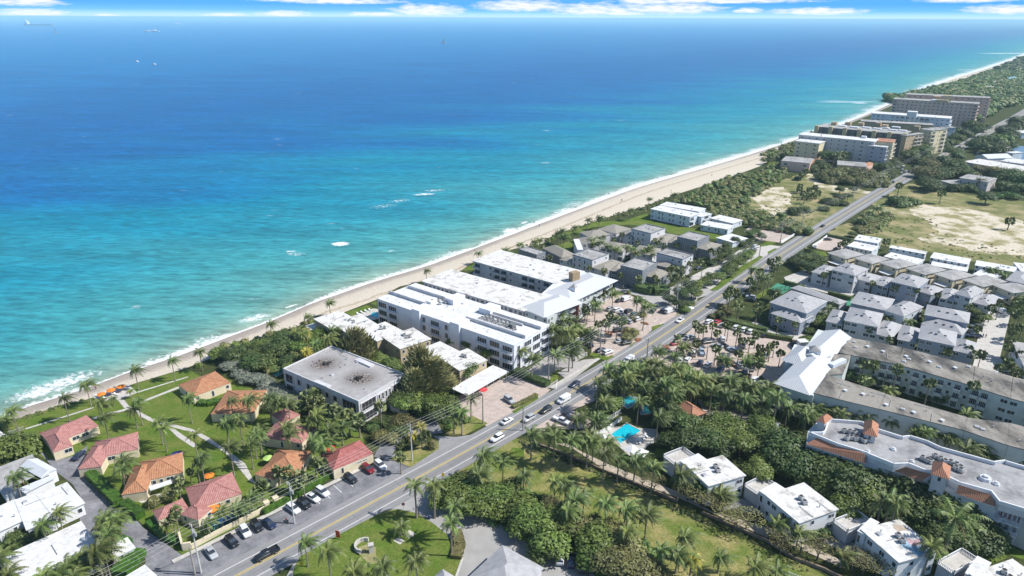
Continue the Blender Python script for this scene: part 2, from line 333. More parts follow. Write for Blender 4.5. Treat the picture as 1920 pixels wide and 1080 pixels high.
def patch(p, rx, ry, ang, k):
    dx = M_(t, 'SUBTRACT', sp.outputs[0], p.x); dy = M_(t, 'SUBTRACT', sp.outputs[1], p.y); c_, s_ = math.cos(ang), math.sin(ang)
    u_ = M_(t, 'DIVIDE', M_(t, 'ADD', M_(t, 'MULTIPLY', dx, c_), M_(t, 'MULTIPLY', dy, s_)), rx)
    v_ = M_(t, 'DIVIDE', M_(t, 'SUBTRACT', M_(t, 'MULTIPLY', dy, c_), M_(t, 'MULTIPLY', dx, s_)), ry)
    r_ = M_(t, 'ADD', M_(t, 'MULTIPLY', u_, u_), M_(t, 'MULTIPLY', v_, v_))
    q = M_(t, 'ADD', M_(t, 'MULTIPLY', M_(t, 'SUBTRACT', 1.0, r_), k), M_(t, 'MULTIPLY', M_(t, 'SUBTRACT', fn.outputs[0], .5), 4.0))
    return M_(t, 'MULTIPLY', mapr(t, q, .2, .9), M_(t, 'LESS_THAN', r_, 1.6))
for (px, py, rx, ry, an, k) in [(638, 457, 5.5, 4.0, 0, 1.6), (555, 476, 6, 2.5, 0, .5), (545, 471, 4, 2, 0, .6), (720, 386, 9, 5, .5, .25), (748, 376, 8, 4, .5, .4), (795, 364, 9, 3.5, .2, .8), (815, 357, 9, 3, .2, .5), (105, 722, 16, 6, .85, .75), (75, 735, 9, 4, .85, .9), (478, 596, 8, 4, .7, .7), (545, 574, 4, 1, .8, 1), (958, 432, 7, 5, .9, 1.1), (983, 417, 4, 1.5, .9, 1.2), (1060, 395, 16, 6, .9, .7), (1110, 380, 13, 6, .9, 1.0), (1078, 383, 12, 6, .9, .4), (1590, 191, 60, 7, .1, .8), (1560, 189, 30, 5, .1, .6), (1612, 193, 14, 6, .1, 1.3), (1895, 100, 160, 25, .1, 1.2), (1815, 131, 40, 9, .1, 1.2), (735, 470, 3, 1.2, .5, .6)]:
    foam = M_(t, 'MAXIMUM', foam, patch(G(px, py), rx, ry, an, k))
wc = N(t, 'ShaderNodeTexNoise'); wc.inputs['Scale'].default_value = 1; wc.inputs['Detail'].default_value = 2
mp2 = N(t, 'ShaderNodeMapping'); mp2.inputs['Rotation'].default_value = (0, 0, R(-5)); mp2.inputs['Scale'].default_value = (.03, .11, 1); L(t, g.outputs['Position'], mp2.inputs[0]); L(t, mp2.outputs[0], wc.inputs['Vector'])
foam = M_(t, 'MAXIMUM', foam, M_(t, 'MULTIPLY', mapr(t, wc.outputs[0], .735, .78), mapr(t, fn.outputs[0], .4, .6)), clamp=True)
# wind ripples tint and tilt the water
rip = N(t, 'ShaderNodeTexNoise'); rip.inputs['Scale'].default_value = 1; rip.inputs['Detail'].default_value = 9; rip.inputs['Roughness'].default_value = .72
mp3 = N(t, 'ShaderNodeMapping'); mp3.inputs['Rotation'].default_value = (0, 0, R(28)); mp3.inputs['Scale'].default_value = (.10, .34, 1); L(t, g.outputs['Position'], mp3.inputs[0]); L(t, mp3.outputs[0], rip.inputs['Vector'])
rv = N(t, 'ShaderNodeMapRange'); rv.inputs[1].default_value = .36; rv.inputs[2].default_value = .64; rv.inputs[3].default_value = .66; rv.inputs[4].default_value = 1.36; L(t, rip.outputs[0], rv.inputs[0])
rip2 = N(t, 'ShaderNodeTexNoise'); rip2.inputs['Scale'].default_value = 1; rip2.inputs['Detail'].default_value = 7; rip2.inputs['Roughness'].default_value = .7
mp4 = N(t, 'ShaderNodeMapping'); mp4.inputs['Rotation'].default_value = (0, 0, R(20)); mp4.inputs['Scale'].default_value = (.012, .06, 1); L(t, g.outputs['Position'], mp4.inputs[0]); L(t, mp4.outputs[0], rip2.inputs['Vector'])
rv2 = N(t, 'ShaderNodeMapRange'); rv2.inputs[1].default_value = .36; rv2.inputs[2].default_value = .64; rv2.inputs[3].default_value = .8; rv2.inputs[4].default_value = 1.2; L(t, rip2.outputs[0], rv2.inputs[0])
hs = N(t, 'ShaderNodeHueSaturation'); L(t, rp.outputs[0], hs.inputs['Color']); L(t, M_(t, 'MULTIPLY', rv.outputs[0], rv2.outputs[0]), hs.inputs['Value'])
mx = N(t, 'ShaderNodeMix', data_type='RGBA'); L(t, foam, mx.inputs[0]); L(t, hs.outputs[0], mx.inputs[6]); mx.inputs[7].default_value = (.8, .82, .84, 1)
L(t, mx.outputs[2], b.inputs['Base Color']); b.inputs['Roughness'].default_value = .32; b.inputs['Specular IOR Level'].default_value = .05
bp = N(t, 'ShaderNodeBump'); bp.inputs['Strength'].default_value = .6; bp.inputs['Distance'].default_value = 1.2; L(t, rip.outputs[0], bp.inputs['Height']); L(t, bp.outputs[0], b.inputs['Normal'])
sea.data.materials.append(m)
# ---------------------------------------------------------------- beach and land
DN = [(0, 796), (47, 782), (105, 763), (160, 750), (250, 720), (300, 705), (350, 690), (420, 662), (480, 639), (510, 629), (545, 621), (585, 594), (642, 587), (706, 562), (750, 537), (794, 527), (865, 507), (895, 486), (967, 466), (1017, 457), (1042, 438), (1072, 430), (1110, 417), (1172, 397), (1210, 387), (1260, 367), (1330, 345), (1372, 331), (1424, 312), (1465, 287), (1490, 272), (1527, 251), (1590, 233), (1640, 212), (1690, 190), (1745, 177), (1784, 168), (1855, 141), (1917, 116)]
DP = [G(*p) for p in DN]
DP = [DP[0] + (DP[0] - DP[4]).normalized() * 1500] + DP + [Vector((2720, 3560, 0)), Vector((14000, 16900, 0))]
def plen(P):
    a = [0]
    for i in range(len(P) - 1): a.append(a[-1] + (P[i + 1] - P[i]).length)
    return a
def near_on(P, q):
    best = None
    for i in range(len(P) - 1):
        a, b_ = P[i], P[i + 1]; d = b_ - a; k = max(0, min(1, (q - a).dot(d) / d.length_squared)); r_ = a + d * k
        if best is None or (q - r_).length < best[0]: best = ((q - r_).length, r_)
    return best
bm_ = bpy.data.meshes.new('beach'); vs = []; wv_ = []; fs = []; K = 7
PP = [p for p in SHS if p.y < 9000]
for p in PP:
    d_, q = near_on(DP, p); q = q + (q - p).normalized() * 4
    s0 = p + nrm * 1.5
    for k in range(K):
        f = k / (K - 1); v = s0.lerp(q, f); vs.append((v.x, v.y, -.10 + .14 * min(1, f * 2.5))); wv_.append((v - p).length * (1 if f > .12 else 0))
for i in range(len(PP) - 1):
    for k in range(K - 1): a = i * K + k; fs.append((a, a + 1, a + K + 1, a + K))
bm_.from_pydata(vs, [], fs); at_ = bm_.attributes.new('wet', 'FLOAT', 'POINT'); at_.data.foreach_set('value', wv_)
beach = link('beach', bm_); tag(beach, 'pale sand beach, darker where it is wet', None, None, 'structure')
m = bpy.data.materials.new('beach_sand'); m.use_nodes = True; t = m.node_tree; b = t.nodes['Principled BSDF']
at = N(t, 'ShaderNodeAttribute', attribute_name='wet'); g = N(t, 'ShaderNodeNewGeometry')
n = N(t, 'ShaderNodeTexNoise'); n.inputs['Scale'].default_value = .22; n.inputs['Detail'].default_value = 10; n.inputs['Roughness'].default_value = .7; L(t, g.outputs['Position'], n.inputs['Vector'])
d_ = M_(t, 'ADD', at.outputs['Fac'], M_(t, 'MULTIPLY', M_(t, 'SUBTRACT', n.outputs[0], .5), 6))
rp = N(t, 'ShaderNodeValToRGB'); L(t, M_(t, 'DIVIDE', d_, 30.0), rp.inputs[0]); cr = rp.color_ramp
cr.elements[0].color = (.28, .24, .205, 1); cr.elements[1].color = (.57, .51, .42, 1)
for p_, c_ in ((.14, (.34, .295, .255)), (.24, (.52, .46, .38)), (.5, (.56, .50, .41)), (.56, (.36, .30, .22)), (.60, (.55, .48, .385))): e = cr.elements.new(p_); e.color = c_ + (1,)
hs = N(t, 'ShaderNodeHueSaturation'); L(t, rp.outputs[0], hs.inputs['Color']); n2 = N(t, 'ShaderNodeTexNoise'); n2.inputs['Scale'].default_value = .9; n2.inputs['Detail'].default_value = 8; L(t, g.outputs['Position'], n2.inputs['Vector'])
L(t, M_(t, 'MULTIPLY_ADD', n2.outputs[0], .5, .75), hs.inputs['Value']); L(t, hs.outputs[0], b.inputs['Base Color']); b.inputs['Roughness'].default_value = .9
bp = N(t, 'ShaderNodeBump'); bp.inputs['Strength'].default_value = .5; bp.inputs['Distance'].default_value = .3; L(t, n2.outputs[0], bp.inputs['Height']); L(t, bp.outputs[0], b.inputs['Normal'])
beach.data.materials.append(m)
def ragged(P, amp, seed=1):
    rg = random.Random(seed)
    for it in range(4):
        out = []
        for i in range(len(P)):
            a, b_ = P[i], P[(i + 1) % len(P)]; d = b_ - a; out.append(a)
            if d.length > 1.5: n = Vector((-d.y, d.x, 0)).normalized(); out.append((a + b_) / 2 + n * rg.gauss(0, min(amp, d.length * .13)))
        P = out
    return P
def sheet(name, pts, z, m, label, kind='structure', rough=0):
    if name in ('bare_patch', 'field', 'sand_track'): rough = 1.6
    if rough: pts = ragged(list(pts), rough, len(pts))
    mb = MB(); P = [Vector((p[0], p[1], z)) for p in pts]
    ar = sum(P[i].x * P[(i + 1) % len(P)].y - P[(i + 1) % len(P)].x * P[i].y for i in range(len(P)))
    if ar < 0: P.reverse()
    mb.face(P); o = link(name, mb.mesh(name, m)); tag(o, label, None, None, kind); return o
def S(s):
    """'A 10 20 B 30 40 ...' -> ground points; a tile letter holds until the next"""
    out = []; tl = None; buf = []
    for w_ in s.split():
        if w_.isalpha(): tl = w_
        else:
            buf.append(float(w_))
            if len(buf) == 2: out.append(T(tl, *buf)); buf = []
    return out
sheet('ground', list(DP) + [Vector((14000, 3000, 0)), Vector((4000, -600, 0)), Vector((-1600, -900, 0)), Vector((-1700, -500, 0))], 0.05, UNDER, 'ground under the undergrowth and trees of the coastal strip')
def lawn(s, label, m=None, z=.09, name='lawn'): return sheet(name, S(s), z, m or LAWN, label)
# ---------------------------------------------------------------- road
RP = [Vector(p + (0,)) for p in [(-260, -75), (-130, 53), (-95, 88), (-62.1, 119.9), (-36.0, 145.4), (-6.3, 174.7), (27, 208.9), (51.3, 235.8), (94.7, 287.6), (142, 345.5), (190, 401.0), (226.6, 442.6), (270.9, 492.5), (323.7, 551), (402, 635.6), (564.5, 813), (642, 895), (900, 1180), (1500, 1850)]]
RS = smooth(resample(RP, 6), 6); RL = plen(RS)
S0 = RL[min(range(len(RS)), key=lambda i: (RS[i] - Vector((-62.1, 119.9, 0))).length)]
def road(s, tt=0.0, z=0.0):
    s = s + S0; i = 0
    while i < len(RL) - 2 and RL[i + 1] < s: i += 1
    d = (RS[i + 1] - RS[i]).normalized(); p = RS[i] + d * (s - RL[i]); n = Vector((-d.y, d.x, 0)); q = p + n * tt; return Vector((q.x, q.y, z))
def rdir(s): d = road(s + 1) - road(s - 1); return math.atan2(d.y, d.x)
def strip(name, s0, s1, t0, t1, z, m, label, step=6, kind='structure'):
    n = max(2, int((s1 - s0) / step)); mb = MB()
    for i in range(n):
        a = s0 + (s1 - s0) * i / n; c = s0 + (s1 - s0) * (i + 1) / n
        mb.face([road(a, t0, z), road(c, t0, z), road(c, t1, z), road(a, t1, z)], 0, [(a, t0), (c, t0), (c, t1), (a, t1)])
    o = link(name, mb.mesh(name, m)); tag(o, label, None, None, kind); return o
rm_ = bpy.data.materials.new('worn_road_asphalt'); rm_.use_nodes = True; t = rm_.node_tree; b = t.nodes['Principled BSDF']; b.inputs['Roughness'].default_value = .9
uvn = N(t, 'ShaderNodeUVMap'); su = N(t, 'ShaderNodeSeparateXYZ'); L(t, uvn.outputs[0], su.inputs[0])
at2 = M_(t, 'ABSOLUTE', M_(t, 'SUBTRACT', M_(t, 'ABSOLUTE', su.outputs[1]), 1.8)); oil = mapr(t, at2, .55, .1); trk = M_(t, 'MULTIPLY', mapr(t, M_(t, 'ABSOLUTE', M_(t, 'SUBTRACT', at2, .8)), .35, .05), .6)
n_ = N(t, 'ShaderNodeTexNoise'); n_.inputs['Scale'].default_value = 1; n_.inputs['Detail'].default_value = 6; mp_ = N(t, 'ShaderNodeMapping'); mp_.inputs['Scale'].default_value = (.06, 1.6, 1); L(t, uvn.outputs[0], mp_.inputs[0]); L(t, mp_.outputs[0], n_.inputs['Vector'])
n2_ = N(t, 'ShaderNodeTexNoise'); n2_.inputs['Scale'].default_value = .5; n2_.inputs['Detail'].default_value = 9; n2_.inputs['Roughness'].default_value = .75; L(t, uvn.outputs[0], n2_.inputs['Vector'])
bv = N(t, 'ShaderNodeTexBrick'); bv.inputs['Scale'].default_value = 1; bv.inputs['Brick Width'].default_value = 31; bv.inputs['Row Height'].default_value = 5.5; bv.inputs['Mortar Size'].default_value = .05; bv.inputs['Color1'].default_value = (1, 1, 1, 1); bv.inputs['Color2'].default_value = (.88, .88, .88, 1); bv.inputs['Mortar'].default_value = (.6, .6, .6, 1); L(t, uvn.outputs[0], bv.inputs['Vector'])
dk = M_(t, 'SUBTRACT', 1.0, M_(t, 'MULTIPLY', M_(t, 'ADD', oil, trk), M_(t, 'MULTIPLY', n_.outputs[0], .42)))
vv = M_(t, 'MULTIPLY', dk, M_(t, 'MULTIPLY_ADD', n2_.outputs[0], .6, .7)); hs_ = N(t, 'ShaderNodeHueSaturation'); L(t, bv.outputs[0], hs_.inputs['Color']); L(t, M_(t, 'MULTIPLY', vv, .255), hs_.inputs['Value']); tn = N(t, 'ShaderNodeMix', data_type='RGBA', blend_type='MULTIPLY'); tn.inputs[0].default_value = 1; L(t, hs_.outputs[0], tn.inputs[6]); tn.inputs[7].default_value = (.98, .98, 1.0, 1); L(t, tn.outputs[2], b.inputs['Base Color'])
strip('road', -180, 1500, -5.6, 5.4, .20, rm_, 'two lane coastal road running beside the beach buildings')
strip('road_marking', -180, 1200, -.28, -.12, .24, MARKY, 'yellow centre line of the road, right one of the pair')
strip('road_marking', -180, 1200, .12, .28, .24, MARKY, 'yellow centre line of the road, left one of the pair')
strip('road_marking', -180, 1200, 3.35, 3.52, .24, MARKW, 'white edge line on the sea side of the road')
strip('road_marking', -180, 1200, -3.52, -3.35, .24, MARKW, 'white edge line on the inland side of the road')
# ================================================================ vegetation kinds
def frond(mb, org, az, L_, rise, droop, wid, rg, wind=0.0, mi=0, seg=6):
    d = Vector((math.cos(az), math.sin(az), 0)); side0 = Vector((-d.y, d.x, 0)); P = []
    for i in range(seg + 1):
        f = i / seg
        p = org + d * (L_ * (f - .12 * f * f)) + Vector((0, 0, rise * math.sin(f * math.pi * .55) - droop * f * f))
        p += Vector((wind * f * f * L_, 0, 0)); P.append(p)
    for i in range(seg):
        a, b = P[i], P[i + 1]; f = (i + .5) / seg; wl = wid * (math.sin(math.pi * min(1, f * .85 + .16)) ** .7) * rg.uniform(.85, 1.15)
        ax = (b - a)
        for s in (-1, 1):
            for q in (0, 1):
                c = a.lerp(b, .5 * q); e = a.lerp(b, .5 * q + .42); tip = c + ax * .55 + side0 * s * wl + Vector((wind * wl * .6, 0, -wl * rg.uniform(.35, .8)))
                mb.face([c, e + ax * .12, tip], mi)
DEADF = mat('dead_frond', (.24, .16, .08), .8, .3, 2)
def coco_crown(seed, n=19, L_=3.3, wind=.28, name='crown', m=None):
    rg = random.Random(seed); mb = MB()
    for k in range(n):
        az = 2 * math.pi * k / n + rg.uniform(-.2, .2); young = k % 3 == 0
        frond(mb, Vector((0, 0, 0)), az, L_ * rg.uniform(.8, 1.1), rg.uniform(1.5, 2.1) if young else rg.uniform(.5, 1.2), rg.uniform(.9, 1.5) if young else rg.uniform(1.4, 2.6), .74, rg, wind * rg.uniform(.6, 1.3), seg=7)
    for k in range(rg.randrange(2, 6)): az = rg.uniform(0, 6.28); frond(mb, Vector((0, 0, -.15)), az, L_ * .55, -.3, 2.2, .35, rg, 0, 1)
    mb.ball((0, 0, -.1), (.28, .28, .35), 6, 4, 0)
    for k in range(4): a = rg.uniform(0, 6.28); mb.ball((.3 * math.cos(a), .3 * math.sin(a), -.4), (.16, .16, .2), 5, 3, 0)
    return mb.mesh('coconut_crown', [m or LF_COCO, DEADF])
def fan_crown(seed, n=46, r=1.25, name='crown', m=None):
    """cabbage palm: dense round head of fan leaves"""
    rg = random.Random(seed); mb = MB()
    for k in range(n):
        z = rg.uniform(-.75, 1); a = rg.uniform(0, 6.283); q = math.sqrt(max(0, 1 - z * z)); d = Vector((q * math.cos(a), q * math.sin(a), z)).normalized()
        c = d * r * rg.uniform(.6, 1.0); u = d.orthogonal().normalized(); v = d.cross(u); w_ = rg.uniform(.40, .58)
        o = d * .15
        ring = [c + d * (r * .42 * math.cos(t_)) * 1.0 + (u * math.cos(t_ * 2.0) * 0 + (u if k % 2 else v) * math.sin(t_)) * w_ + Vector((0, 0, -.12 * abs(math.sin(t_)))) for t_ in (-1.5, -.9, -.3, .3, .9, 1.5)]
        for i in range(5): mb.face([o + c * .45, ring[i], (ring[i] + ring[i + 1]) / 2 - d * .12]); mb.face([o + c * .45, (ring[i] + ring[i + 1]) / 2 - d * .12, ring[i + 1]])
    mb.ball((0, 0, 0), (r * .3, r * .3, r * .35), 6, 4, 0, .15, rg)
    return mb.mesh('fan_crown', m or LF_SAB)
def lobes_crown(seed, n_l, n_leaf, size, rad=(1, 1, .75), m=None, flat=0.0, up=.35, core=.66, name='leafy_crown'):
    """unit broadleaf crown: leaf clumps spread over several lobes"""
    rg = random.Random(seed); mb = MB(); LB = []
    for k in range(n_l):
        a = 2 * math.pi * k / max(1, n_l - 1) + rg.uniform(-.4, .4); q = 0 if k == 0 else rg.uniform(.35, .62)
        r = rg.uniform(.36, .5) if k else .55
        LB.append((Vector((q * math.cos(a) * rad[0], q * math.sin(a) * rad[1], rg.uniform(-.25, .3) * rad[2] if k else .18 * rad[2])), r))
    for c, r in LB:
        mb.ball(c, (r * core * rad[0], r * core * rad[1], r * core * rad[2]), 7, 5, 0, .3, rg)
        for j in range(n_leaf):
            z = rg.uniform(-.55, 1); a = rg.uniform(0, 6.283); q = math.sqrt(max(0, 1 - z * z)); d = Vector((q * math.cos(a), q * math.sin(a), z))
            if any((c + Vector((d.x * rad[0], d.y * rad[1], d.z * rad[2])) * r * .95 - c2).length < r2 * .7 * min(rad) for c2, r2 in LB if c2 is not c): continue
            p = c + Vector((d.x * rad[0], d.y * rad[1], d.z * rad[2])) * r * rg.uniform(.66, 1.28)
            nrm_ = (d + Vector((rg.uniform(-.6, .6), rg.uniform(-.6, .6), rg.uniform(-.3, .9) + up))).normalized(); u = nrm_.orthogonal().normalized(); v = nrm_.cross(u)
            a2 = rg.uniform(0, 6.28); u, v = u * math.cos(a2) + v * math.sin(a2), v * math.cos(a2) - u * math.sin(a2); s_ = size * rg.uniform(.6, 1.35)
            mb.face([p - u * s_, p + v * s_ * .55 - u * s_ * .1, p + u * s_, p - v * s_ * .55 + u * s_ * .1])
    return mb.mesh(name, m or LF_GRN)
def casu_crown(seed, m=None):
    """feathery unit casuarina crown: drooping wisps on a tall irregular mass"""
    rg = random.Random(seed); mb = MB()
    for k in range(900):
        z = rg.random(); rr = (1 - abs(z - .35) * .9) * rg.uniform(.25, 1.0) * (1 + .35 * math.sin(z * 9 + k % 5 * 1.3)); a = rg.uniform(0, 6.283)
        p = Vector((rr * math.cos(a), rr * math.sin(a), -.8 + 1.9 * z)); d = Vector((math.cos(a) * .5 + .35, math.sin(a) * .5, rg.uniform(.1, .9))).normalized(); s_ = rg.uniform(.10, .24); u = d.orthogonal().normalized() * s_ * .28
        mb.face([p - u, p + u, p + d * s_ * 1.7]); mb.face([p - d.cross(u), p + d.cross(u), p + d * s_ * 1.5])
    for k in range(5): a = rg.uniform(0, 6.28); z = rg.uniform(-.5, .4); mb.ball((.22 * math.cos(a), .22 * math.sin(a), z), (.16, .16, .26), 6, 4, 0, .3, rg)
    return mb.mesh('casuarina_crown', m or LF_CAS)
def trunk_mesh(seed, lean=.12, r0=.2, r1=.12, n=6, m=None):
    """unit-height slightly curved trunk; tip at (lean, 0, 1); radii are real metres, scaled in xy by 1"""
    mb = MB(); P = []
    for i in range(n + 1): f = i / n; P.append((Vector((lean * f * f, 0, f)), r0 * (1 - f) ** 1.0 + r1 * f + (.10 if i == 0 else 0)))
    for i in range(n):
        (a, ra), (b, rb) = P[i], P[i + 1]
        for k in range(7):
            t0, t1 = 2 * math.pi * k / 7, 2 * math.pi * (k + 1) / 7
            mb.face([a + Vector((math.cos(t0) * ra, math.sin(t0) * ra, 0)), a + Vector((math.cos(t1) * ra, math.sin(t1) * ra, 0)), b + Vector((math.cos(t1) * rb, math.sin(t1) * rb, 0)), b + Vector((math.cos(t0) * rb, math.sin(t0) * rb, 0))])
    return mb.mesh('trunk', m or BARK, True)
def limbs_mesh(seed, m=None):
    """unit tree skeleton: short trunk dividing into rising limbs inside the crown"""
    rg = random.Random(seed); mb = MB(); mb.tube((0, 0, 0), (.02, .01, .45), .055, .042, 7)
    for k in range(5):
        a = 2 * math.pi * k / 5 + rg.uniform(-.3, .3); q = rg.uniform(.28, .45); e = Vector((q * math.cos(a), q * math.sin(a), rg.uniform(.62, .8))); mb.tube((.02, .01, .42), e, .034, .014, 5)
        mb.tube(e.lerp(Vector((.02, .01, .42)), .4), e + Vector((rg.uniform(-.2, .2), rg.uniform(-.2, .2), .12)), .016, .006, 4)
    return mb.mesh('trunk_and_limbs', m or BARKD)
COCO = [coco_crown(i, (15, 20, 17, 22, 18, 14, 19, 21)[i], (3.3, 3.5, 3.0, 3.4, 3.2, 3.6, 3.1, 3.4)[i], .34 if i < 4 else .12) for i in range(8)]
COCOY = [coco_crown(40, 17, 2.5, .1, m=LF_YEL)]
FAN = [fan_crown(i) for i in range(4)]
TR_C = [trunk_mesh(i, l) for i, l in enumerate((.10, .16, .05, -.06))]
LEAFY = {k: [lobes_crown(10 + i, 8, 200, .078, (1, 1, .72), m_) for i in range(4)] for k, m_ in (('g', LF_GRN), ('d', LF_DRK), ('o', LF_OLV), ('s', LF_SIL))}
LEAFY['h'] = [lobes_crown(60 + i, 6, 90, .11, (1, 1, .8), LF_HDG) for i in range(2)]
CASU = [casu_crown(i) for i in range(2)]
BALLB = [lobes_crown(33, 1, 520, .09, (1.7, 1.7, 1.7), LF_OLV, core=.92)]
LIMBS = [limbs_mesh(i) for i in range(3)]
# ---------------------------------------------------------------- bare flamboyant style tree: wide flat crown with visible limbs
def sparse_crown(seed):
    rg = random.Random(seed); mb = MB()
    for k in range(300):
        a = rg.uniform(0, 6.28); q = math.sqrt(rg.random()); p = Vector((q * math.cos(a), q * math.sin(a), .12 * (1 - q * q) + rg.uniform(-.05, .08))); s_ = rg.uniform(.03, .08)
        u = Vector((math.cos(a * 3), math.sin(a * 3), rg.uniform(-.3, .3))) * s_; v = Vector((-math.sin(a * 3), math.cos(a * 3), rg.uniform(-.3, .3))) * s_ * .6; mb.face([p - u, p - v, p + u, p + v])
    for k in range(11):
        a = 2 * math.pi * k / 11 + rg.uniform(-.2, .2); q = rg.uniform(.6, .95); mid = Vector((math.cos(a) * q * .5, math.sin(a) * q * .5, -.04)); mb.tube((0, 0, -.3), mid, .02, .012, 4, 1)
        mb.tube(mid, (math.cos(a) * q, math.sin(a) * q, .05), .012, .004, 4, 1); mb.tube(mid, (math.cos(a + .5) * q * .8, math.sin(a + .5) * q * .8, .05), .010, .004, 4, 1)
    return mb.mesh('flat_sparse_crown', [LF_OLV, BARKD])
SPARSE = [sparse_crown(i) for i in range(2)]
# ---------------------------------------------------------------- planting
ORD = 'first second third fourth fifth sixth seventh eighth ninth tenth eleventh twelfth thirteenth fourteenth fifteenth sixteenth seventeenth eighteenth nineteenth twentieth twenty-first twenty-second twenty-third twenty-fourth twenty-fifth twenty-sixth'.split()
def plant_palm(kind, pos, h, label, group, s=1.0):
    v = rnd.randrange(99); rz = 0
    nm = dict(c='coconut_palm', y='coconut_palm', f='cabbage_palm', r='royal_palm', b='young_palm')[kind]
    t_ = thing(nm, label, 'palm tree', pos, 0, group)
    tm = TR_C[v % 4]; lean = (.10, .16, .05, -.06)[v % 4]
    if kind in 'fr': tm = TR_C[2]; lean = .05
    wr = s * (1.1 if kind == 'r' else .85)
    link('trunk', tm, t_, (0, 0, 0), 0, (wr, wr, h))
    if kind in 'cb': me = COCO[v % 4 if kind == 'c' and rnd.random() < .7 else v % 8]; k = s * rnd.uniform(.82, 1.16)
    elif kind == 'y': me = COCOY[0]; k = s
    elif kind == 'r': me = COCO[4 + v % 2]; k = s * .95
    else: me = FAN[v % 4]; k = s * rnd.uniform(.95, 1.15); rz = rnd.uniform(0, 6.28)
    link('crown', me, t_, (lean * wr, 0, h), rz if kind == 'f' else rnd.uniform(-.5, .5), (k, k, k))
    return t_
KW = dict(c='coconut palm', y='yellowing coconut palm', f='cabbage palm', r='tall royal palm', b='young low palm')
def palms(kind, phrase, group, spec, h=8.0, s=1.0, crown=True, adj=''):
    """spec: 'tile x y [x y ...]' crown centres in the survey (tree height h)"""
    P = []; tl = None; buf = []
    for w_ in spec.split():
        if w_.isalpha(): tl = w_
        else:
            buf.append(float(w_))
            if len(buf) == 2:
                hh = h * rnd.uniform(.82, 1.16); q = T(tl, buf[0], buf[1], hh if crown else 0); P.append((pix_x(q), q, hh)); buf = []
    P.sort(key=lambda a: a[0]); n = len(P)
    for i, (x, q, hh) in enumerate(P):
        lab = f"{adj}{KW[kind]} {phrase}" + ('' if n == 1 else f", {ORD[i]} from left" if i < n - 1 else ', the rightmost')
        plant_palm(kind, (q.x, q.y, .05), hh, lab, group if n > 1 else None, s)
TW = dict(g='leafy green tree', d='dense dark tree', o='olive green tree', s='silvery shrub', h='bright green shrub', k='feathery pine-like tree', l='flat spreading tree with bare limbs', p='clipped round shrub')
def trees(kind, phrase, group, spec, adj='', cat=None):
    """spec: 'tile x y r h ...' : crown centre in the survey, crown radius and total height in metres"""
    P = []; tl = None; buf = []
    for w_ in spec.split():
        if w_.isalpha(): tl = w_
        else:
            buf.append(float(w_))
            if len(buf) == 4:
                x, y, r, h = buf; buf = []
                q = T(tl, x, y, h - r * .6); P.append((pix_x(q), q, r, h))
    P.sort(key=lambda a: a[0]); n = len(P)
    for i, (x, q, r, h) in enumerate(P):
        lab = f"{adj}{TW[kind]} {phrase}" + ('' if n == 1 else f", {ORD[i]} from left" if i < n - 1 else ', the rightmost')
        if kind in 'shp' or (kind != 'l' and h < 4.2):
            lab = lab.replace(' tree ', ' shrub ')
            me = LEAFY[kind][i % len(LEAFY[kind])] if kind in LEAFY else BALLB[0]
            o = link('shrub', me, None, (q.x, q.y, h * .42), rnd.uniform(0, 6.28), (r, r, h * .62)); tag(o, lab, cat or 'shrub', group if n > 1 else None); continue
        t_ = thing('casuarina_tree' if kind == 'k' else 'broadleaf_tree', lab, cat or 'tree', (q.x, q.y, .05), rnd.uniform(0, 6.28), group if n > 1 else None)
        link('trunk', LIMBS[i % 3], t_, (0, 0, 0), 0, (r, r, h) if kind != 'k' else (r * 1.2, r * 1.2, h))
        if kind == 'k': link('crown', CASU[i % 2], t_, (0, 0, h * .5), 0, (r, r, h * .5))
        elif kind == 'l': link('crown', SPARSE[i % 2], t_, (0, 0, h), 0, (r, r, h * .9))
        else:
            me = LEAFY[kind][(i + int(r * 10)) % len(LEAFY[kind])]; cz = r * .85; link('crown', me, t_, (0, 0, h - cz * .62), 0, (r, r, cz))
def hedge(spec, wd, h, label, m=None, group=None, name='hedge'):
    """clipped hedge following a ground line"""
    P = S(spec); P = resample(P, 1); rg = random.Random(len(spec)); mb = MB(P[0]); q = []
    for i in range(len(P) - 1):
        a, b = P[i], P[i + 1]; d = (b - a); ln = d.length
        if ln < .1: continue
        d.normalize(); n = Vector((-d.y, d.x, 0)) * (wd / 2)
        mb.prism([a - n, b - n, b + n, a + n], .05, h * .94)
        for k in range(int(min(2600, ln * (wd + 2 * h) * 5))):
            f = rg.random(); u = rg.uniform(-1, 1); c = a + d * (ln * f)
            if rg.random() < wd / (wd + 2 * h): p = c + n * u + Vector((0, 0, h * rg.uniform(.92, 1.06)))
            else: p = c + n * (1.04 if u > 0 else -1.04) + Vector((0, 0, h * rg.random()))
            s_ = rg.uniform(.12, .26); v1 = Vector((rg.uniform(-1, 1), rg.uniform(-1, 1), rg.uniform(-.5, .5))).normalized() * s_; v2 = v1.orthogonal().normalized() * s_ * .7
            mb.face([p - v1, p - v2, p + v1, p + v2])
    return tag(link(name, mb.mesh(name, m or LF_HDG), None, P[0]), label, 'hedge', group)
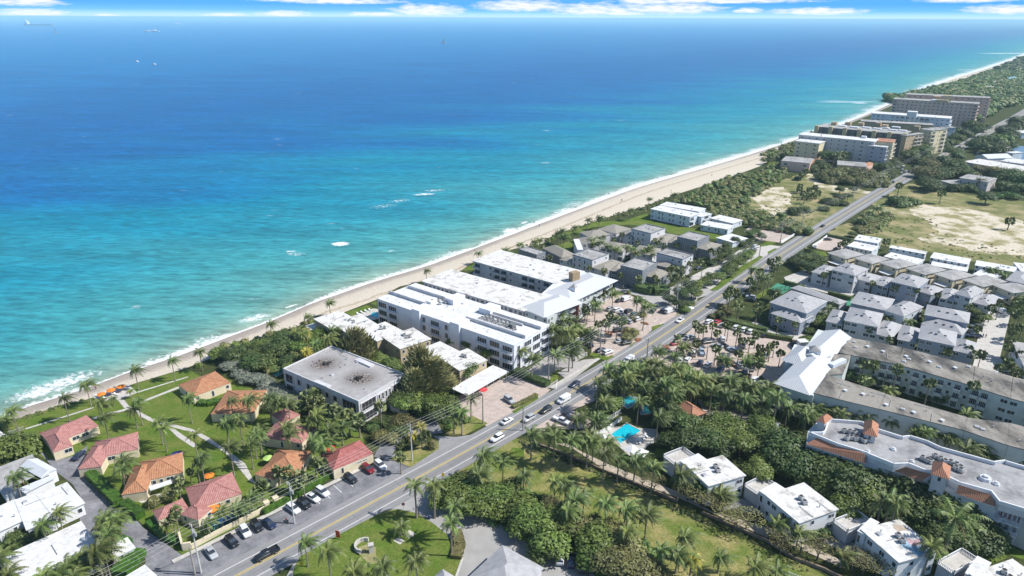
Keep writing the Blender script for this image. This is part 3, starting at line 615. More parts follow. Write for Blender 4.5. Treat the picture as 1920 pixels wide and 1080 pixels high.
def scatter_mass(name, spec, count, rr, hh, label, m, seed=3, polyw=None, zs=.75, leafn=30):
    """a mass of low growth nobody could count"""
    poly = polyw or S(spec); rg = random.Random(seed); x0 = min(p.x for p in poly); x1 = max(p.x for p in poly); y0 = min(p.y for p in poly); y1 = max(p.y for p in poly)
    def ins(x, y):
        c = False; j = len(poly) - 1
        for i in range(len(poly)):
            if (poly[i].y > y) != (poly[j].y > y) and x < (poly[j].x - poly[i].x) * (y - poly[i].y) / (poly[j].y - poly[i].y) + poly[i].x: c = not c
            j = i
        return c
    mb = MB((x0, y0, 0)); k = 0; tr_ = 0
    while k < count and tr_ < count * 60:
        tr_ += 1; x = rg.uniform(x0, x1); y = rg.uniform(y0, y1)
        if not ins(x, y): continue
        k += 1; r = rg.uniform(*rr); h = rg.uniform(*hh); mi = rg.randrange(len(m)); c = Vector((x, y, h - r * zs * .8))
        mb.ball(c, (r * .85, r * .85, r * zs * .85), 7, 4, mi, .25, rg)
        for q in range(leafn):
            z = rg.uniform(-.3, 1); a = rg.uniform(0, 6.283); s_ = math.sqrt(max(0, 1 - z * z)); d = Vector((s_ * math.cos(a), s_ * math.sin(a), z)); p = c + Vector((d.x * r, d.y * r, d.z * r * zs)) * rg.uniform(.85, 1.15)
            n_ = (d + Vector((rg.uniform(-.7, .7), rg.uniform(-.7, .7), rg.uniform(-.2, 1)))).normalized(); u = n_.orthogonal().normalized(); v = n_.cross(u); sz = r * rg.uniform(.10, .21) * (1 if r < 4 else 1.5)
            mb.face([p - u * sz, p + v * sz * .7, p + u * sz, p - v * sz * .7], mi)
    o = link(name, mb.mesh(name, m), None, (x0, y0, 0)); return tag(o, label, None, None, 'stuff')
# ================================================================ building kit
_wc = {}
FRAMEW = mat('white_window_frame', (.70, .71, .73), .6); FRAMED = mat('dark_window_frame', (.08, .085, .09), .6)
def win_mesh(kind, w_, h_, fr=None):
    """window in the wall plane: x along the wall, -y outwards, base at z=0; frame stands proud, pane set inside it"""
    fr = fr or FRAMEW; key = ('win', kind, round(w_, 2), round(h_, 2), fr.name)
    if key in _wc: return _wc[key]
    mb = MB(); t_ = .09; d = .07
    mb.box((-w_ / 2 + t_ / 2, -d / 2, 0), (t_, d, h_)); mb.box((w_ / 2 - t_ / 2, -d / 2, 0), (t_, d, h_))
    mb.box((0, -d / 2 - .004, h_ - t_), (w_ - 2 * t_, d - .008, t_)); mb.box((0, -d / 2 - .004, 0), (w_ - 2 * t_, d - .008, t_))
    n = {'w': 1, 'd': 2, 't': 4, 'v': 1, 'g': 3}[kind]
    for i in range(1, n): mb.box((-w_ / 2 + w_ * i / n, -d / 2 - .006, t_), (.07, d - .02, h_ - 2 * t_))
    mb.face([(-w_ / 2 + t_, -.03, t_), (w_ / 2 - t_, -.03, t_), (w_ / 2 - t_, -.03, h_ - t_), (-w_ / 2 + t_, -.03, h_ - t_)], 1)
    _wc[key] = mb.mesh('window', [fr, GLASS]); return _wc[key]
def balc_meshes(w_, dp, solid=False, wm=None):
    key = ('bal', round(w_, 2), dp, solid, (wm or WHITE).name)
    if key in _wc: return _wc[key]
    a = MB(); a.box((0, -dp / 2, -.18), (w_, dp, .18))
    r = MB()
    if solid: r.box((0, -dp + .06, 0), (w_, .1, .95)); r.box((-w_ / 2 + .05, -dp / 2, 0), (.1, dp - .2, .95)); r.box((w_ / 2 - .05, -dp / 2, 0), (.1, dp - .2, .95))
    else:
        r.box((0, -dp + .05, .92), (w_, .07, .07)); r.box((0, -dp + .05, .08), (w_, .05, .05))
        for s in (-1, 1): r.box((s * (w_ / 2 - .04), -dp / 2, .92), (.07, dp - .12, .07))
        k = max(3, int(w_ / .28))
        for i in range(k + 1): r.box((-w_ / 2 + .05 + (w_ - .1) * i / k, -dp + .05, 0), (.05, .04, .92))
        for i in range(1, 4):
            for s in (-1, 1): r.box((s * (w_ / 2 - .04), -dp + dp * i / 4, 0), (.04, .04, .92))
    _wc[key] = (a.mesh('balcony', wm or WHITE), r.mesh('railing', WHITE if not solid else (wm or WHITE))); return _wc[key]
LEFT = {}
def fit(q):
    A_, B_, C_, D_ = q; u = ((B_ - A_) + (C_ - D_)); u.z = 0; u.normalize(); v = Vector((-u.y, u.x, 0))
    c = (A_ + B_ + C_ + D_) / 4; wd = abs(((B_ - A_) + (C_ - D_)).dot(u)) / 2; dp = abs(((D_ - A_) + (C_ - B_)).dot(v)) / 2
    return c, u, v, wd, dp
def corners(c, u, v, wd, dp, o=0.0):
    return [c + u * (sx * (wd / 2 + o)) + v * (sy * (dp / 2 + o)) for sx, sy in ((-1, -1), (1, -1), (1, 1), (-1, 1))]
def facade(root, a, b, z0, storeys, fh, pat, org, counter, fr=None, wm=None, bd=1.5, bsolid=False, full=None):
    """a to b along the wall, outside on the right; pat: one character per bay, '|' separates storeys from the top"""
    d = b - a; d.z = 0; ln = d.length
    if ln < 1: return
    d.normalize(); rz = math.atan2(d.y, d.x); rows = pat.split('|')
    for s in range(storeys):
        row = rows[min(len(rows) - 1, storeys - 1 - s)]; n = len(row); bay = ln / n
        for i, ch in enumerate(row):
            if ch == '.': continue
            p = a + d * (bay * (i + .5)) - org; z = z0 + s * fh; n_out = Vector((d.y, -d.x, 0))
            loc = Vector((p.x, p.y, z)) + n_out * .004
            if ch in 'bB':
                w_ = min(bay * .9, 6.2); wb = min(w_ - .4, 4.4)
                link('window', win_mesh('t', wb, 2.15, fr), root, loc + Vector((0, 0, .08)), rz); counter[0] += 1
                if s > 0 or ch == 'B':
                    if counter[1] < 60:
                        me = balc_meshes(w_, bd, bsolid, wm); bo = link('balcony', me[0], root, loc, rz); link('railing', me[1], bo); counter[1] += 1
            else:
                kd, w_, h_, sill = {'w': ('w', 1.1, 1.3, .95), 'd': ('d', 2.0, 1.3, .95), 'g': ('g', 2.8, 1.5, .8), 'G': ('t', 4.6, 2.3, .15), 'H': ('d', 1.6, 2.2, .15), 't': ('t', 3.4, 2.2, .12), 'v': ('v', .9, 2.1, .1), 'n': ('w', .8, 1.9, .5), 's': ('d', 1.5, .5, 1.7)}[ch]
                w_ = min(w_, bay * .86)
                if counter[0] >= 96: LEFT.setdefault(root.name, []).append((kd, w_, h_, loc + Vector((0, 0, sill)), rz, fr, root))
                else: link('window', win_mesh(kd, w_, h_, fr), root, loc + Vector((0, 0, sill)), rz)
                counter[0] += 1
def hip(mb, cs, z, rise, u, v, wd, dp, o, gable=False, mi=0):
    A_, B_, C_, D_ = [Vector((p.x, p.y, z)) for p in cs]; c = (A_ + C_) / 2; W, Dd = wd + 2 * o, dp + 2 * o
    sl = math.hypot(min(W, Dd) / 2, rise)
    if W >= Dd:
        e = (W / 2 if gable else (W - Dd) / 2 + .01); r0 = c - u * e + Vector((0, 0, rise)); r1 = c + u * e + Vector((0, 0, rise)); k = 0 if gable else Dd / 2
        mb.face([A_, B_, r1, r0], mi, [(0, 0), (W, 0), (W - k, sl), (k, sl)]); mb.face([C_, D_, r0, r1], mi, [(0, 0), (W, 0), (W - k, sl), (k, sl)])
        mb.face([B_, C_, r1], mi, [(0, 0), (Dd, 0), (Dd / 2, sl)]); mb.face([D_, A_, r0], mi, [(0, 0), (Dd, 0), (Dd / 2, sl)])
    else:
        e = (Dd / 2 if gable else (Dd - W) / 2 + .01); r0 = c - v * e + Vector((0, 0, rise)); r1 = c + v * e + Vector((0, 0, rise)); k = 0 if gable else W / 2
        mb.face([B_, C_, r1, r0], mi, [(0, 0), (Dd, 0), (Dd - k, sl), (k, sl)]); mb.face([D_, A_, r0, r1], mi, [(0, 0), (Dd, 0), (Dd - k, sl), (k, sl)])
        mb.face([A_, B_, r0], mi, [(0, 0), (W, 0), (W / 2, sl)]); mb.face([C_, D_, r1], mi, [(0, 0), (W, 0), (W / 2, sl)])
    mb.face([D_, C_, B_, A_], mi)
    return r0, r1
_ac = {}
def block(root, q, h, roof='flat', wm=None, rm=None, st=1, fh=None, f=('', '', '', ''), over=.35, rise=1.6, th=.22, cnt=None, z0=0.0, fr=None, bd=1.5, bsolid=False, par=.5, gable=False, raw=False, trim=None, walls=True, wlab=None, rlab=None, ridge=False, base=0.3):
    org = root.location; q = q if isinstance(q[0], Vector) else q; c, u, v, wd, dp = fit(q); cs = corners(c, u, v, wd, dp) if not raw else [Vector(p) for p in q]; wm = wm or WHITE; rm = rm or ROOFW
    fh = fh or (h - .25) / st; cnt = cnt if cnt is not None else root.get('_c') or [0, 0]
    ins_ = 0.0
    if walls:
        mb = MB(org); mb.prism(cs, z0, h - .02, 0, True); o_ = link('wall', mb.mesh('wall', wm), root)
        if wlab: o_['label'] = wlab
    mb = MB(org)
    if roof == 'flat':
        oc = corners(c, u, v, wd, dp, over) if not raw else [p + (p - c).normalized() * over for p in cs]; mb.prism(oc, h - .01, h + th, 1 if trim else 0, True, True, tm=0)
    elif roof == 'parapet':
        oc = corners(c, u, v, wd, dp, .03); mb.prism(oc, h - .01, h + .08, 1, False, True); ic = corners(c, u, v, wd, dp, -.28)
        mb.face([(p.x, p.y, h + .08) for p in ic], 0)
        for i in range(4):
            a, b, c2, d2 = oc[i], oc[(i + 1) % 4], ic[(i + 1) % 4], ic[i]; z1 = h + .08 + par
            mb.face([(a.x, a.y, h + .08), (b.x, b.y, h + .08), (b.x, b.y, z1), (a.x, a.y, z1)], 1); mb.face([(a.x, a.y, z1), (b.x, b.y, z1), (c2.x, c2.y, z1), (d2.x, d2.y, z1)], 1)
            mb.face([(c2.x, c2.y, h + .08), (d2.x, d2.y, h + .08), (d2.x, d2.y, z1), (c2.x, c2.y, z1)], 1)
    else:
        oc = corners(c, u, v, wd, dp, over); r0, r1 = hip(mb, oc, h, rise, u, v, wd, dp, over, gable)
        if ridge:
            mb.tube(r0 + Vector((0, 0, .02)), r1 + Vector((0, 0, .02)), .14, n=6, mi=1)
            if not gable:
                ends = ((r0, (0, 3)), (r1, (1, 2))) if wd + 2 * over >= dp + 2 * over else ((r0, (0, 1)), (r1, (2, 3)))
                for r_, ii in ends:
                    for i in ii: mb.tube(Vector((oc[i].x, oc[i].y, h + .03)), r_ + Vector((0, 0, .02)), .12, n=6, mi=1)
    ro_ = link('roof', mb.mesh('roof', [rm, trim or rm]), root)
    if rlab: ro_['label'] = rlab
    if roof in ('flat', 'parapet') and wd * dp > 50 and h > 3.1:
        if 'rv' not in _ac:
            a_ = MB(); a_.tube((0, 0, 0), (0, 0, .5), .12, n=7); a_.tube((0, 0, .5), (0, 0, .62), .22, n=7); _ac['rv'] = a_.mesh('roof_vent', STEEL); a_ = MB(); a_.box((0, 0, 0), (1.1, 1.1, .3)); a_.box((0, 0, .3), (.9, .9, .06), mi=1); _ac['rh'] = a_.mesh('roof_hatch', [METALW, STEEL]); a_ = MB(); a_.box((0, 0, .08), (4.5, .1, .1)); a_.box((-1.8, 0, 0), (.15, .25, .08)); a_.box((1.8, 0, 0), (.15, .25, .08)); _ac['rp'] = a_.mesh('roof_pipe', STEEL)
        rq = random.Random(int(c.x * 7 + c.y * 13)); zz = h + (th if roof == 'flat' else .08)
        for k in range(min(10, int(wd * dp / 45) + 1)):
            p = c + u * wd * rq.uniform(-.42, .42) + v * dp * rq.uniform(-.38, .38) - org; kd_ = rq.choice(['rv', 'rv', 'rh', 'rp']); link({'rv': 'roof_vent', 'rh': 'roof_hatch', 'rp': 'roof_pipe'}[kd_], _ac[kd_], ro_, (p.x, p.y, zz), math.atan2(u.y, u.x) + rq.choice([0, R(90)]))
    if walls:
        for i in range(4):
            if i < len(f) and f[i]: facade(root, cs[i], cs[(i + 1) % 4], z0 + base, st, fh, f[i], org, cnt, fr, wm, bd, bsolid)
    return c, u, v, wd, dp, cnt, ro_
def acs(root, roof, pts, h, s=1.0):
    """air conditioners standing on a roof deck (sub-parts of the roof)"""
    if 'ac' not in _ac:
        mb = MB(); mb.box((0, 0, 0), (.95, .95, .9)); mb.tube((0, 0, .9), (0, 0, .96), .38, n=10, mi=1); mb.box((0, 0, -.12), (1.15, 1.15, .12), mi=1); _ac['ac'] = mb.mesh('air_conditioner', [STEEL, CHAR])
    for p in pts: link('air_conditioner', _ac['ac'], roof, Vector((p.x, p.y, h)) - root.location + Vector((0, 0, .12)), rnd.uniform(0, 1.5), (s, s, s))
def Q(s, h): 
    out = []; tl = None; buf = []
    for w_ in s.split():
        if w_.isalpha(): tl = w_
        else:
            buf.append(float(w_))
            if len(buf) == 2: out.append(T(tl, buf[0], buf[1], h)); buf = []
    return out
def root_at(name, label, cat, s, h, group=None):
    q = Q(s, h); c = sum(q, Vector()) / len(q); return thing(name, label, cat, (c.x, c.y, 0.05), 0, group)
def building(name, label, cat, blocks, group=None):
    """blocks: list of dicts for block(); the first places the thing's origin"""
    b0 = blocks[0]; r = root_at(name, label, cat, b0['q'], b0['h'], group); cnt = [0, 0]; out = []
    for b in blocks:
        b = dict(b); q = Q(b.pop('q'), b['h']); out.append(block(r, q, cnt=cnt, **b))
    return r, out
# ================================================================ vehicles
TYRE = mat('tyre_rubber', (.02, .02, .02), .9); RIM = mat('wheel_rim', (.4, .4, .42), .4, metal=.5)
HEADL = mat('headlight_lens', (.7, .7, .72), .2); TAILL = mat('tail_light_lens', (.35, .02, .02), .3)
CARC = dict(white=(.72, .73, .75), black=(.015, .016, .02), silver=(.42, .44, .46), grey=(.13, .14, .15), red=(.42, .02, .02), blue=(.03, .07, .22), darkblue=(.02, .03, .075), green=(.04, .09, .06), tan=(.38, .33, .25), maroon=(.2, .01, .015), paleblue=(.35, .45, .55))
_cm = {}
def loft(mb, st, mi=0):
    """st: list of (x, [(y, z) half section from bottom to top]) mirrored"""
    rings = []
    for x, sec in st: rings.append([Vector((x, y, z)) for y, z in sec] + [Vector((x, -y, z)) for y, z in reversed(sec)])
    for a, b in zip(rings, rings[1:]):
        n = len(a)
        for k in range(n): mb.face([a[k], a[(k + 1) % n], b[(k + 1) % n], b[k]], mi)
    mb.face(list(reversed(rings[0])), mi); mb.face(rings[-1], mi)
def sec(hw, z0, z1, ch=.10): return [(hw - .08, z0), (hw, z0 + .12), (hw, z1 - ch), (hw - ch * 1.3, z1)]
def car_mesh(kind, col):
    key = (kind, col)
    if key in _cm: return _cm[key]
    pm = mat('car_paint_' + col, CARC[col], .28, coat=.6, spec=.5, rand=.05 if col in ('silver', 'grey') else 0)
    b = MB(); g = MB()
    if kind == 'sedan':
        loft(b, [(-2.3, sec(.78, .42, .85)), (-2.15, sec(.88, .3, .98)), (-1.0, sec(.9, .26, 1.0)), (.9, sec(.9, .26, .97)), (1.9, sec(.88, .28, .84)), (2.28, sec(.72, .36, .68))])
        loft(g, [(-1.75, [(.72, .95), (.70, .99)]), (-1.0, [(.78, .93), (.6, 1.38)]), (.1, [(.78, .93), (.6, 1.40)]), (.95, [(.76, .93), (.72, .99)])])
        loft(b, [(-1.02, [(.60, 1.37), (.52, 1.43)]), (.0, [(.60, 1.39), (.54, 1.45)]), (.12, [(.58, 1.38), (.54, 1.43)])])
        wx = (-1.35, 1.4)
    elif kind == 'suv':
        loft(b, [(-2.3, sec(.82, .45, 1.0)), (-2.2, sec(.92, .35, 1.12)), (-1.0, sec(.94, .32, 1.12)), (1.0, sec(.94, .32, 1.1)), (1.95, sec(.92, .34, 1.02)), (2.3, sec(.78, .42, .85))])
        loft(g, [(-2.12, [(.82, 1.06), (.8, 1.12)]), (-1.85, [(.82, 1.06), (.68, 1.62)]), (.25, [(.82, 1.06), (.68, 1.64)]), (1.05, [(.82, 1.06), (.78, 1.12)])])
        loft(b, [(-1.95, [(.70, 1.6), (.6, 1.66)]), (-1.0, [(.70, 1.63), (.62, 1.71)]), (.28, [(.68, 1.62), (.6, 1.67)])])
        for x in (-1.2, -.25): b.box((x, 0, 1.1), (.09, 1.47, .5))
        wx = (-1.4, 1.42)
    elif kind == 'pickup':
        loft(b, [(-.6, sec(.94, .42, 1.12)), (.9, sec(.95, .42, 1.12)), (2.3, sec(.93, .42, 1.08)), (2.85, sec(.85, .48, .95))])
        b.box((-1.75, 0, .42), (2.4, 1.86, .38)); b.box((-1.75, .88, .8), (2.4, .12, .34)); b.box((-1.75, -.88, .8), (2.4, .12, .34)); b.box((-2.9, 0, .55), (.12, 1.86, .58)); b.box((-.6, 0, .8), (.1, 1.8, .36))
        loft(g, [(-.62, [(.82, 1.08), (.76, 1.14)]), (-.5, [(.82, 1.08), (.68, 1.68)]), (.9, [(.82, 1.08), (.68, 1.7)]), (1.55, [(.82, 1.08), (.78, 1.14)])])
        loft(b, [(-.52, [(.70, 1.66), (.6, 1.72)]), (.2, [(.70, 1.7), (.62, 1.77)]), (.95, [(.68, 1.68), (.6, 1.73)])]); wx = (-1.85, 1.85)
    else:
        loft(b, [(-2.6, sec(.92, .35, 2.0)), (-2.5, sec(.97, .32, 2.12)), (1.1, sec(.97, .32, 2.14)), (1.45, sec(.95, .32, 1.95)), (1.95, sec(.93, .32, 1.2)), (2.6, sec(.85, .38, .95))])
        for s in (-1, 1): g.box((1.15, s * .955, 1.25), (.8, .06, .55)); g.box((-2.585, s * .45, 1.3), (.06, .7, .5))
        g.face([(1.49, -.78, 1.9), (1.93, -.8, 1.22), (1.93, .8, 1.22), (1.49, .78, 1.9)]); wx = (-1.7, 1.65)
    W = MB(); W.tube((0, -.11, 0), (0, .11, 0), .34, n=12); Rm = MB(); Rm.tube((0, -.125, 0), (0, .125, 0), .19, n=8)
    fx = {'sedan': 2.2, 'suv': 2.24, 'pickup': 2.8, 'van': 2.52}[kind]; bx = {'sedan': -2.27, 'suv': -2.29, 'pickup': -2.97, 'van': -2.61}[kind]
    z_ = {'sedan': .6, 'suv': .78, 'pickup': .82, 'van': .8}[kind]
    HL = MB(); HL.box((0, 0, 0), (.14, .3, .13)); TLm = MB(); TLm.box((0, 0, 0), (.06, .2, .16))
    _cm.setdefault('wheel', W.mesh('wheel', TYRE)); _cm.setdefault('rim', Rm.mesh('rim', RIM)); _cm.setdefault('hl', HL.mesh('headlight', HEADL)); _cm.setdefault('tl', TLm.mesh('tail_light', TAILL))
    _cm[key] = (b.mesh('body', pm), g.mesh('window', GLASS), wx, fx, bx, z_, .95 if kind in ('pickup', 'van') else .88); return _cm[key]
def car(pos, rz, kind, col, label, group=None, detail=True, cat=None):
    b, g, wx, fx, bx, z_, hw = car_mesh(kind, col)
    t_ = thing({'sedan': 'sedan_car', 'suv': 'suv_car', 'pickup': 'pickup_truck', 'van': 'delivery_van'}[kind], label, cat or {'sedan': 'car', 'suv': 'car', 'pickup': 'pickup truck', 'van': 'van'}[kind], pos, rz, group)
    link('body', b, t_); link('window', g, t_)
    for x in wx:
        for s in (-1, 1):
            wo_ = link('wheel', _cm['wheel'], t_, (x, s * (hw - .1), .34))
            if detail: link('rim', _cm['rim'], wo_)
    if detail:
        for s in (-1, 1): link('headlight', _cm['hl'], t_, (fx - .06, s * .58, z_)); link('tail_light', _cm['tl'], t_, (bx, s * .66, z_ + .1))
    return t_
def lot(phrase, group, spec, z=.22):
    """spec rows: 'tile x y heading kind colour' ; heading in degrees from east, survey ground position"""
    rows = []
    for r_ in spec.strip().split(';'):
        r_ = r_.split()
        if not r_: continue
        tl, x, y, hd, k, c = r_; q = T(tl, float(x), float(y), .7); rows.append((pix_x(q), q, float(hd), k, c))
    rows.sort(key=lambda a: a[0]); kn = {'sedan': 'sedan', 'suv': 'sport utility car', 'pickup': 'pickup truck', 'van': 'van'}; tot = {}
    cn = lambda c: {'darkblue': 'dark blue', 'paleblue': 'pale blue'}.get(c, c)
    for r_ in rows: tot[(r_[3], r_[4])] = tot.get((r_[3], r_[4]), 0) + 1
    seen = {}
    for x, q, hd, k, c in rows:
        i = seen.get((k, c), 0); seen[(k, c)] = i + 1
        lab = f"{cn(c)} {kn[k]} {phrase}" + ('' if tot[(k, c)] == 1 else f", {ORD[i]} such from left")
        dt = q.y < 420
        car((q.x, q.y, z), R(hd), k, c, lab, group, dt)
# ---------------------------------------------------------------- small furniture
def umbrella(pos, col, label, r=1.5, h=2.4, group=None):
    m_ = mat('umbrella_' + col, {'orange': (.75, .22, .03), 'blue': (.05, .06, .22), 'red': (.7, .04, .05), 'green': (.42, .62, .18), 'white': (.8, .8, .8)}[col], .8)
    t_ = thing('patio_umbrella', label, 'umbrella', (pos.x, pos.y, .1), 0, group); p = MB(); p.tube((0, 0, 0), (0, 0, h + .1), .035, n=6); link('pole', p.mesh('pole', STEEL), t_)
    c = MB(); n = 8
    for k in range(n):
        a, b = 2 * math.pi * k / n, 2 * math.pi * (k + 1) / n; A_ = Vector((math.cos(a) * r, math.sin(a) * r, h - .45)); B_ = Vector((math.cos(b) * r, math.sin(b) * r, h - .45)); c.face([A_, B_, (0, 0, h)]); c.face([B_, A_, (A_.x, A_.y, h - .6), (B_.x, B_.y, h - .6)])
    link('canopy', c.mesh('canopy', m_), t_); return t_
_lg = {}
def lounger(pos, rz, label, group, col='white'):
    if 'f' not in _lg:
        mb = MB(); mb.box((0, 0, .28), (1.3, .62, .06)); 
        for x in (-.55, .55):
            for y in (-.26, .26): mb.box((x, y, 0), (.05, .05, .28))
        _lg['f'] = mb.mesh('seat', WHITE); b = MB(); b.face([(.65, -.31, .33), (.65, .31, .33), (1.15, .31, .75), (1.15, -.31, .75)]); b.face([(1.15, -.31, .71), (1.15, .31, .71), (.65, .31, .29), (.65, -.31, .29)]); _lg['b'] = b.mesh('backrest', WHITE)
    t_ = thing('sun_lounger', label, 'lounger', pos, rz, group); link('seat', _lg['f'], t_); link('backrest', _lg['b'], t_); return t_
# ================================================================ ground surfaces
lawn('E 0 800 190 728 420 655 640 605 1000 485 1200 425 1400 365 1500 420 1700 440 1900 520 F 100 860 330 960 560 1010 800 1090 B 820 160 560 340 0 640 A 1370 925 1080 705 920 540 660 330 740 270 350 215 60 30 E 240 880 30 860', 'green lawn between the tiled cottages and the beach')
lawn('A -60 870 30 780 200 900 300 860 60 960 -60 980', 'lawn strip between the two big white roofs')
lawn('A 200 440 330 400 400 430 300 470 240 480', 'small lawn behind the grey gabled house')
strip('parking_strip', -40, 54, 5.3, 13.6, .17, ASPHD, 'old asphalt parking strip between the road and the cottage wall')
strip('pavement', -8, 45, 13.6, 15.0, .32, CONC, 'cream pavement along the cottage wall')
sheet('driveway', S('A 250 85 370 210 480 200 560 180 660 100 640 200 600 280 640 345 860 575 1010 650 1075 720 1370 930 1560 1120 1050 1250 1095 960 950 790 735 620 720 880 600 700 600 480 540 390 420 300 340 200 240 100'), .14, ASPHD, 'patched asphalt driveway between the white roofs and the cottages')
sheet('driveway', S('F 1090 950 1200 900 1360 1000 1400 1090 B 1100 40 1000 210 880 190 960 60'), .15, ASPHD, 'shaded asphalt driveway beside the burnt roof building')
sheet('driveway', S('B 1320 30 1500 40 1640 20 1560 80 1160 280 1120 270 1370 130 1370 60'), .155, ASPH, 'asphalt entrance joining the road beside the grass corner')
sheet('apron', S('B 200 1140 330 900 880 615 1290 385 1420 470 1700 620 1920 740 C 160 880 420 960 700 1000 700 1300 -1900 1400'), .12, mat('pale_asphalt', (.30, .295, .29), .9, 0, .3, c2=(.38, .37, .36), lo=.3, hi=.7, detail=8), 'pale asphalt forecourt and side street by the palm lawn')
lawn('B 275 1140 285 1030 330 940 470 860 640 765 870 645 960 600 1060 582 1200 612 1330 690 1450 790 1540 880 1545 960 1500 1100 1400 1250 300 1250', 'bright green lawn with the old well and royal palms', z=.24)
sheet('kerb', S('B 1455 785 1548 878 1556 960 1508 1100 1490 1100 1538 960 1530 885 1445 795'), .30, CONC, 'pale kerb curving round the palm lawn')
sheet('path', S('B 1110 780 1150 740 1200 770 1150 805'), .28, CONC, 'square concrete slab on the palm lawn')
sheet('path', S('B 1030 822 1075 790 1115 825 1080 850'), .275, CONC, 'second concrete slab on the palm lawn')
sheet('path', S('B 770 870 830 850 900 870 900 930 960 980 850 1000 800 950'), .27, SANDG, 'worn sandy patch beside the old well')
lawn('B 1290 380 1600 230 1920 55 C 0 42 150 85 300 190 600 300 1000 470 1300 620 1920 890 D 300 1010 620 1200 C 300 1300 700 1000 400 900 -60 700 B 1500 500', 'dry park lawn with scattered coconut palms', LAWND, z=.16, name='park_lawn')
lawn('C 0 120 90 130 90 180 20 210 -30 180', 'greener round patch near the road', LAWN, z=.20)
sheet('path', S('C 330 90 460 130 700 290 1250 500 1920 800 D 0 770 500 1000 560 970 0 720 C 1500 600 1250 455 720 245 520 150 420 90'), .19, mat('pale_sandy_path', (.42, .36, .29), .95, .15, .8), 'sandy path behind the low park wall')
lawn('B 1000 205 1240 100 1370 75 1372 130 1160 270', 'grass corner with clipped shrub beside the road', LAWND, z=.26)
lawn('F 1560 1000 1620 960 1740 1020 1560 1110 1400 1110', 'grass corner between brick lot and entrance', LAWND, z=.26)
sheet('brick_lot', S('F 1500 820 1910 660 2010 690 2210 765 1900 1040 1745 1050 1620 975 1560 960'), .17, PAVER, 'brick paved lot beside the carport')
sheet('brick_lot', S('Y 400 1080 370 860 440 760 200 640 230 560 500 340 680 200 960 180 1250 360 1700 430 1640 510 1480 630 1290 720 1150 850 960 970 830 1080 700 1160 430 1140'), .16, PAVER, 'brick paved car park in front of the white hotel')
sheet('brick_lot', S('Z 130 560 480 350 620 280 780 130 960 0 1200 40 1900 190 2400 310 2420 500 2200 760 2100 1000 1700 960 900 860 300 700 60 640'), .16, PAVER, 'brick paved car park full of cabbage palms')
sheet('brick_lot', S('G 60 1085 260 960 520 800 650 780 620 850 450 920 640 990 560 1060 280 1060 150 1110'), .17, PAVER, 'brick paved lay-by with the white pickup')
sheet('brick_lot', S('G 1380 830 1560 860 1920 960 2000 1100 1700 1040 1450 950'), .16, PAVER, 'brick lane running past the tiled pavilion')
sheet('driveway', S('G 270 750 400 680 340 640 480 560 540 540 660 530 560 610 440 700 330 760'), .18, mat('pale_drive', (.40, .385, .37), .9, .1, .5), 'pale entrance drive with marked kerb by the bus lay-by')
sheet('pavement', S('G 285 745 400 675 640 528 665 535 560 600 410 690 300 760'), .26, CONC, 'pale pavement beside the entrance drive')
sheet('driveway', S('G 120 620 330 460 520 440 560 500 440 590 330 620 340 700 260 760 0 640'), .14, mat('pale_drive2', (.34, .325, .31), .9, .1, .5), 'pale service lane beside the white apartment block')
sheet('courtyard', S('I 740 760 900 800 1180 840 1320 790 1500 690 1580 660 1490 860 1540 870 1390 920 1380 1000 1230 1050 940 900 780 860'), .12, mat('pale_drive3', (.38, .37, .36), .9, .12, .5), 'pale drive beside the dark hedge')
sheet('courtyard', S('I 1330 760 1470 690 1540 680 1700 560 1790 540 1850 600 1640 700 1500 860 1400 800'), .13, CONC, 'pale lane between the road hedge and the grey houses')
sheet('courtyard', S('J -420 750 -100 540 20 520 110 530 0 600 -300 780'), .125, CONC, 'pale pavement and drive beside the road')
sheet('brick_lot', S('I 1740 420 1790 370 1920 400 J 230 425 110 505 -60 480'), .14, PAVER, 'brick paved lot on the sea side beyond the grey houses')
sheet('brick_lot', S('J 330 535 440 455 600 480 620 545 540 560 430 560'), .14, PAVER, 'brick paved lot inland of the road')
lawn('J 330 560 430 570 450 600 380 610', 'small lawn beside the brick lot', LAWN)
lawn('Y 1660 500 1700 430 1880 350 1990 260 1920 360 1700 490', 'grass verge by the road near the power pole', LAWND, z=.25)
lawn('Y 1295 670 1350 650 1470 620 1480 632 1320 727 1300 715', 'green traffic island beside the car park', LAWN, z=.25)
lawn('Y 950 965 1040 895 1050 910 975 970', 'narrow grass island by the red flowers', LAWN, z=.25)
lawn('G 575 500 610 485 720 520 750 505 765 520 710 548 620 530', 'grass island with two parked cars behind', LAWN, z=.25)
lawn('G 290 650 345 615 345 690 290 720', 'green island in the entrance drive', LAWN, z=.25)
lawn('G 0 930 190 820 200 832 20 945', 'grass verge beside the trimmed roadside hedge', LAWN, z=.26)
lawn('I 1480 860 1560 810 1700 690 1860 600 1885 610 1720 730 1540 860', 'grass verge on the sea side of the road', LAWN, z=.25)
lawn('J -420 790 -340 730 -220 620 -60 520 10 480 60 470 60 500 -100 620 -330 800', 'grass verge on the inland side of the road', LAWN, z=.10)
lawn('J 0 570 50 545 72 548 0 592', 'small grass island in the car park', LAWN, z=.26)
lawn('G 1830 60 1920 0 1960 20 1840 90', 'green strip between the drives', LAWN, z=.2)
lawn('I 860 330 1010 280 1060 345 1400 400 1610 430 1560 480 1180 430 1130 395 880 365 600 385 500 440 330 440 600 350', 'green lawn around the white seaside apartments')
lawn('I 335 520 465 480 440 560 380 565', 'small lawn enclosed by the grey houses')
lawn('F 668 185 830 130 882 155 730 217', 'clipped lawn beside the seaside pool')
lawn('F 860 115 905 100 905 135', 'small lawn corner by the white apartments')
lawn('P 865 508 896 488 893 506', 'small lawn at the sea end of the hotel')
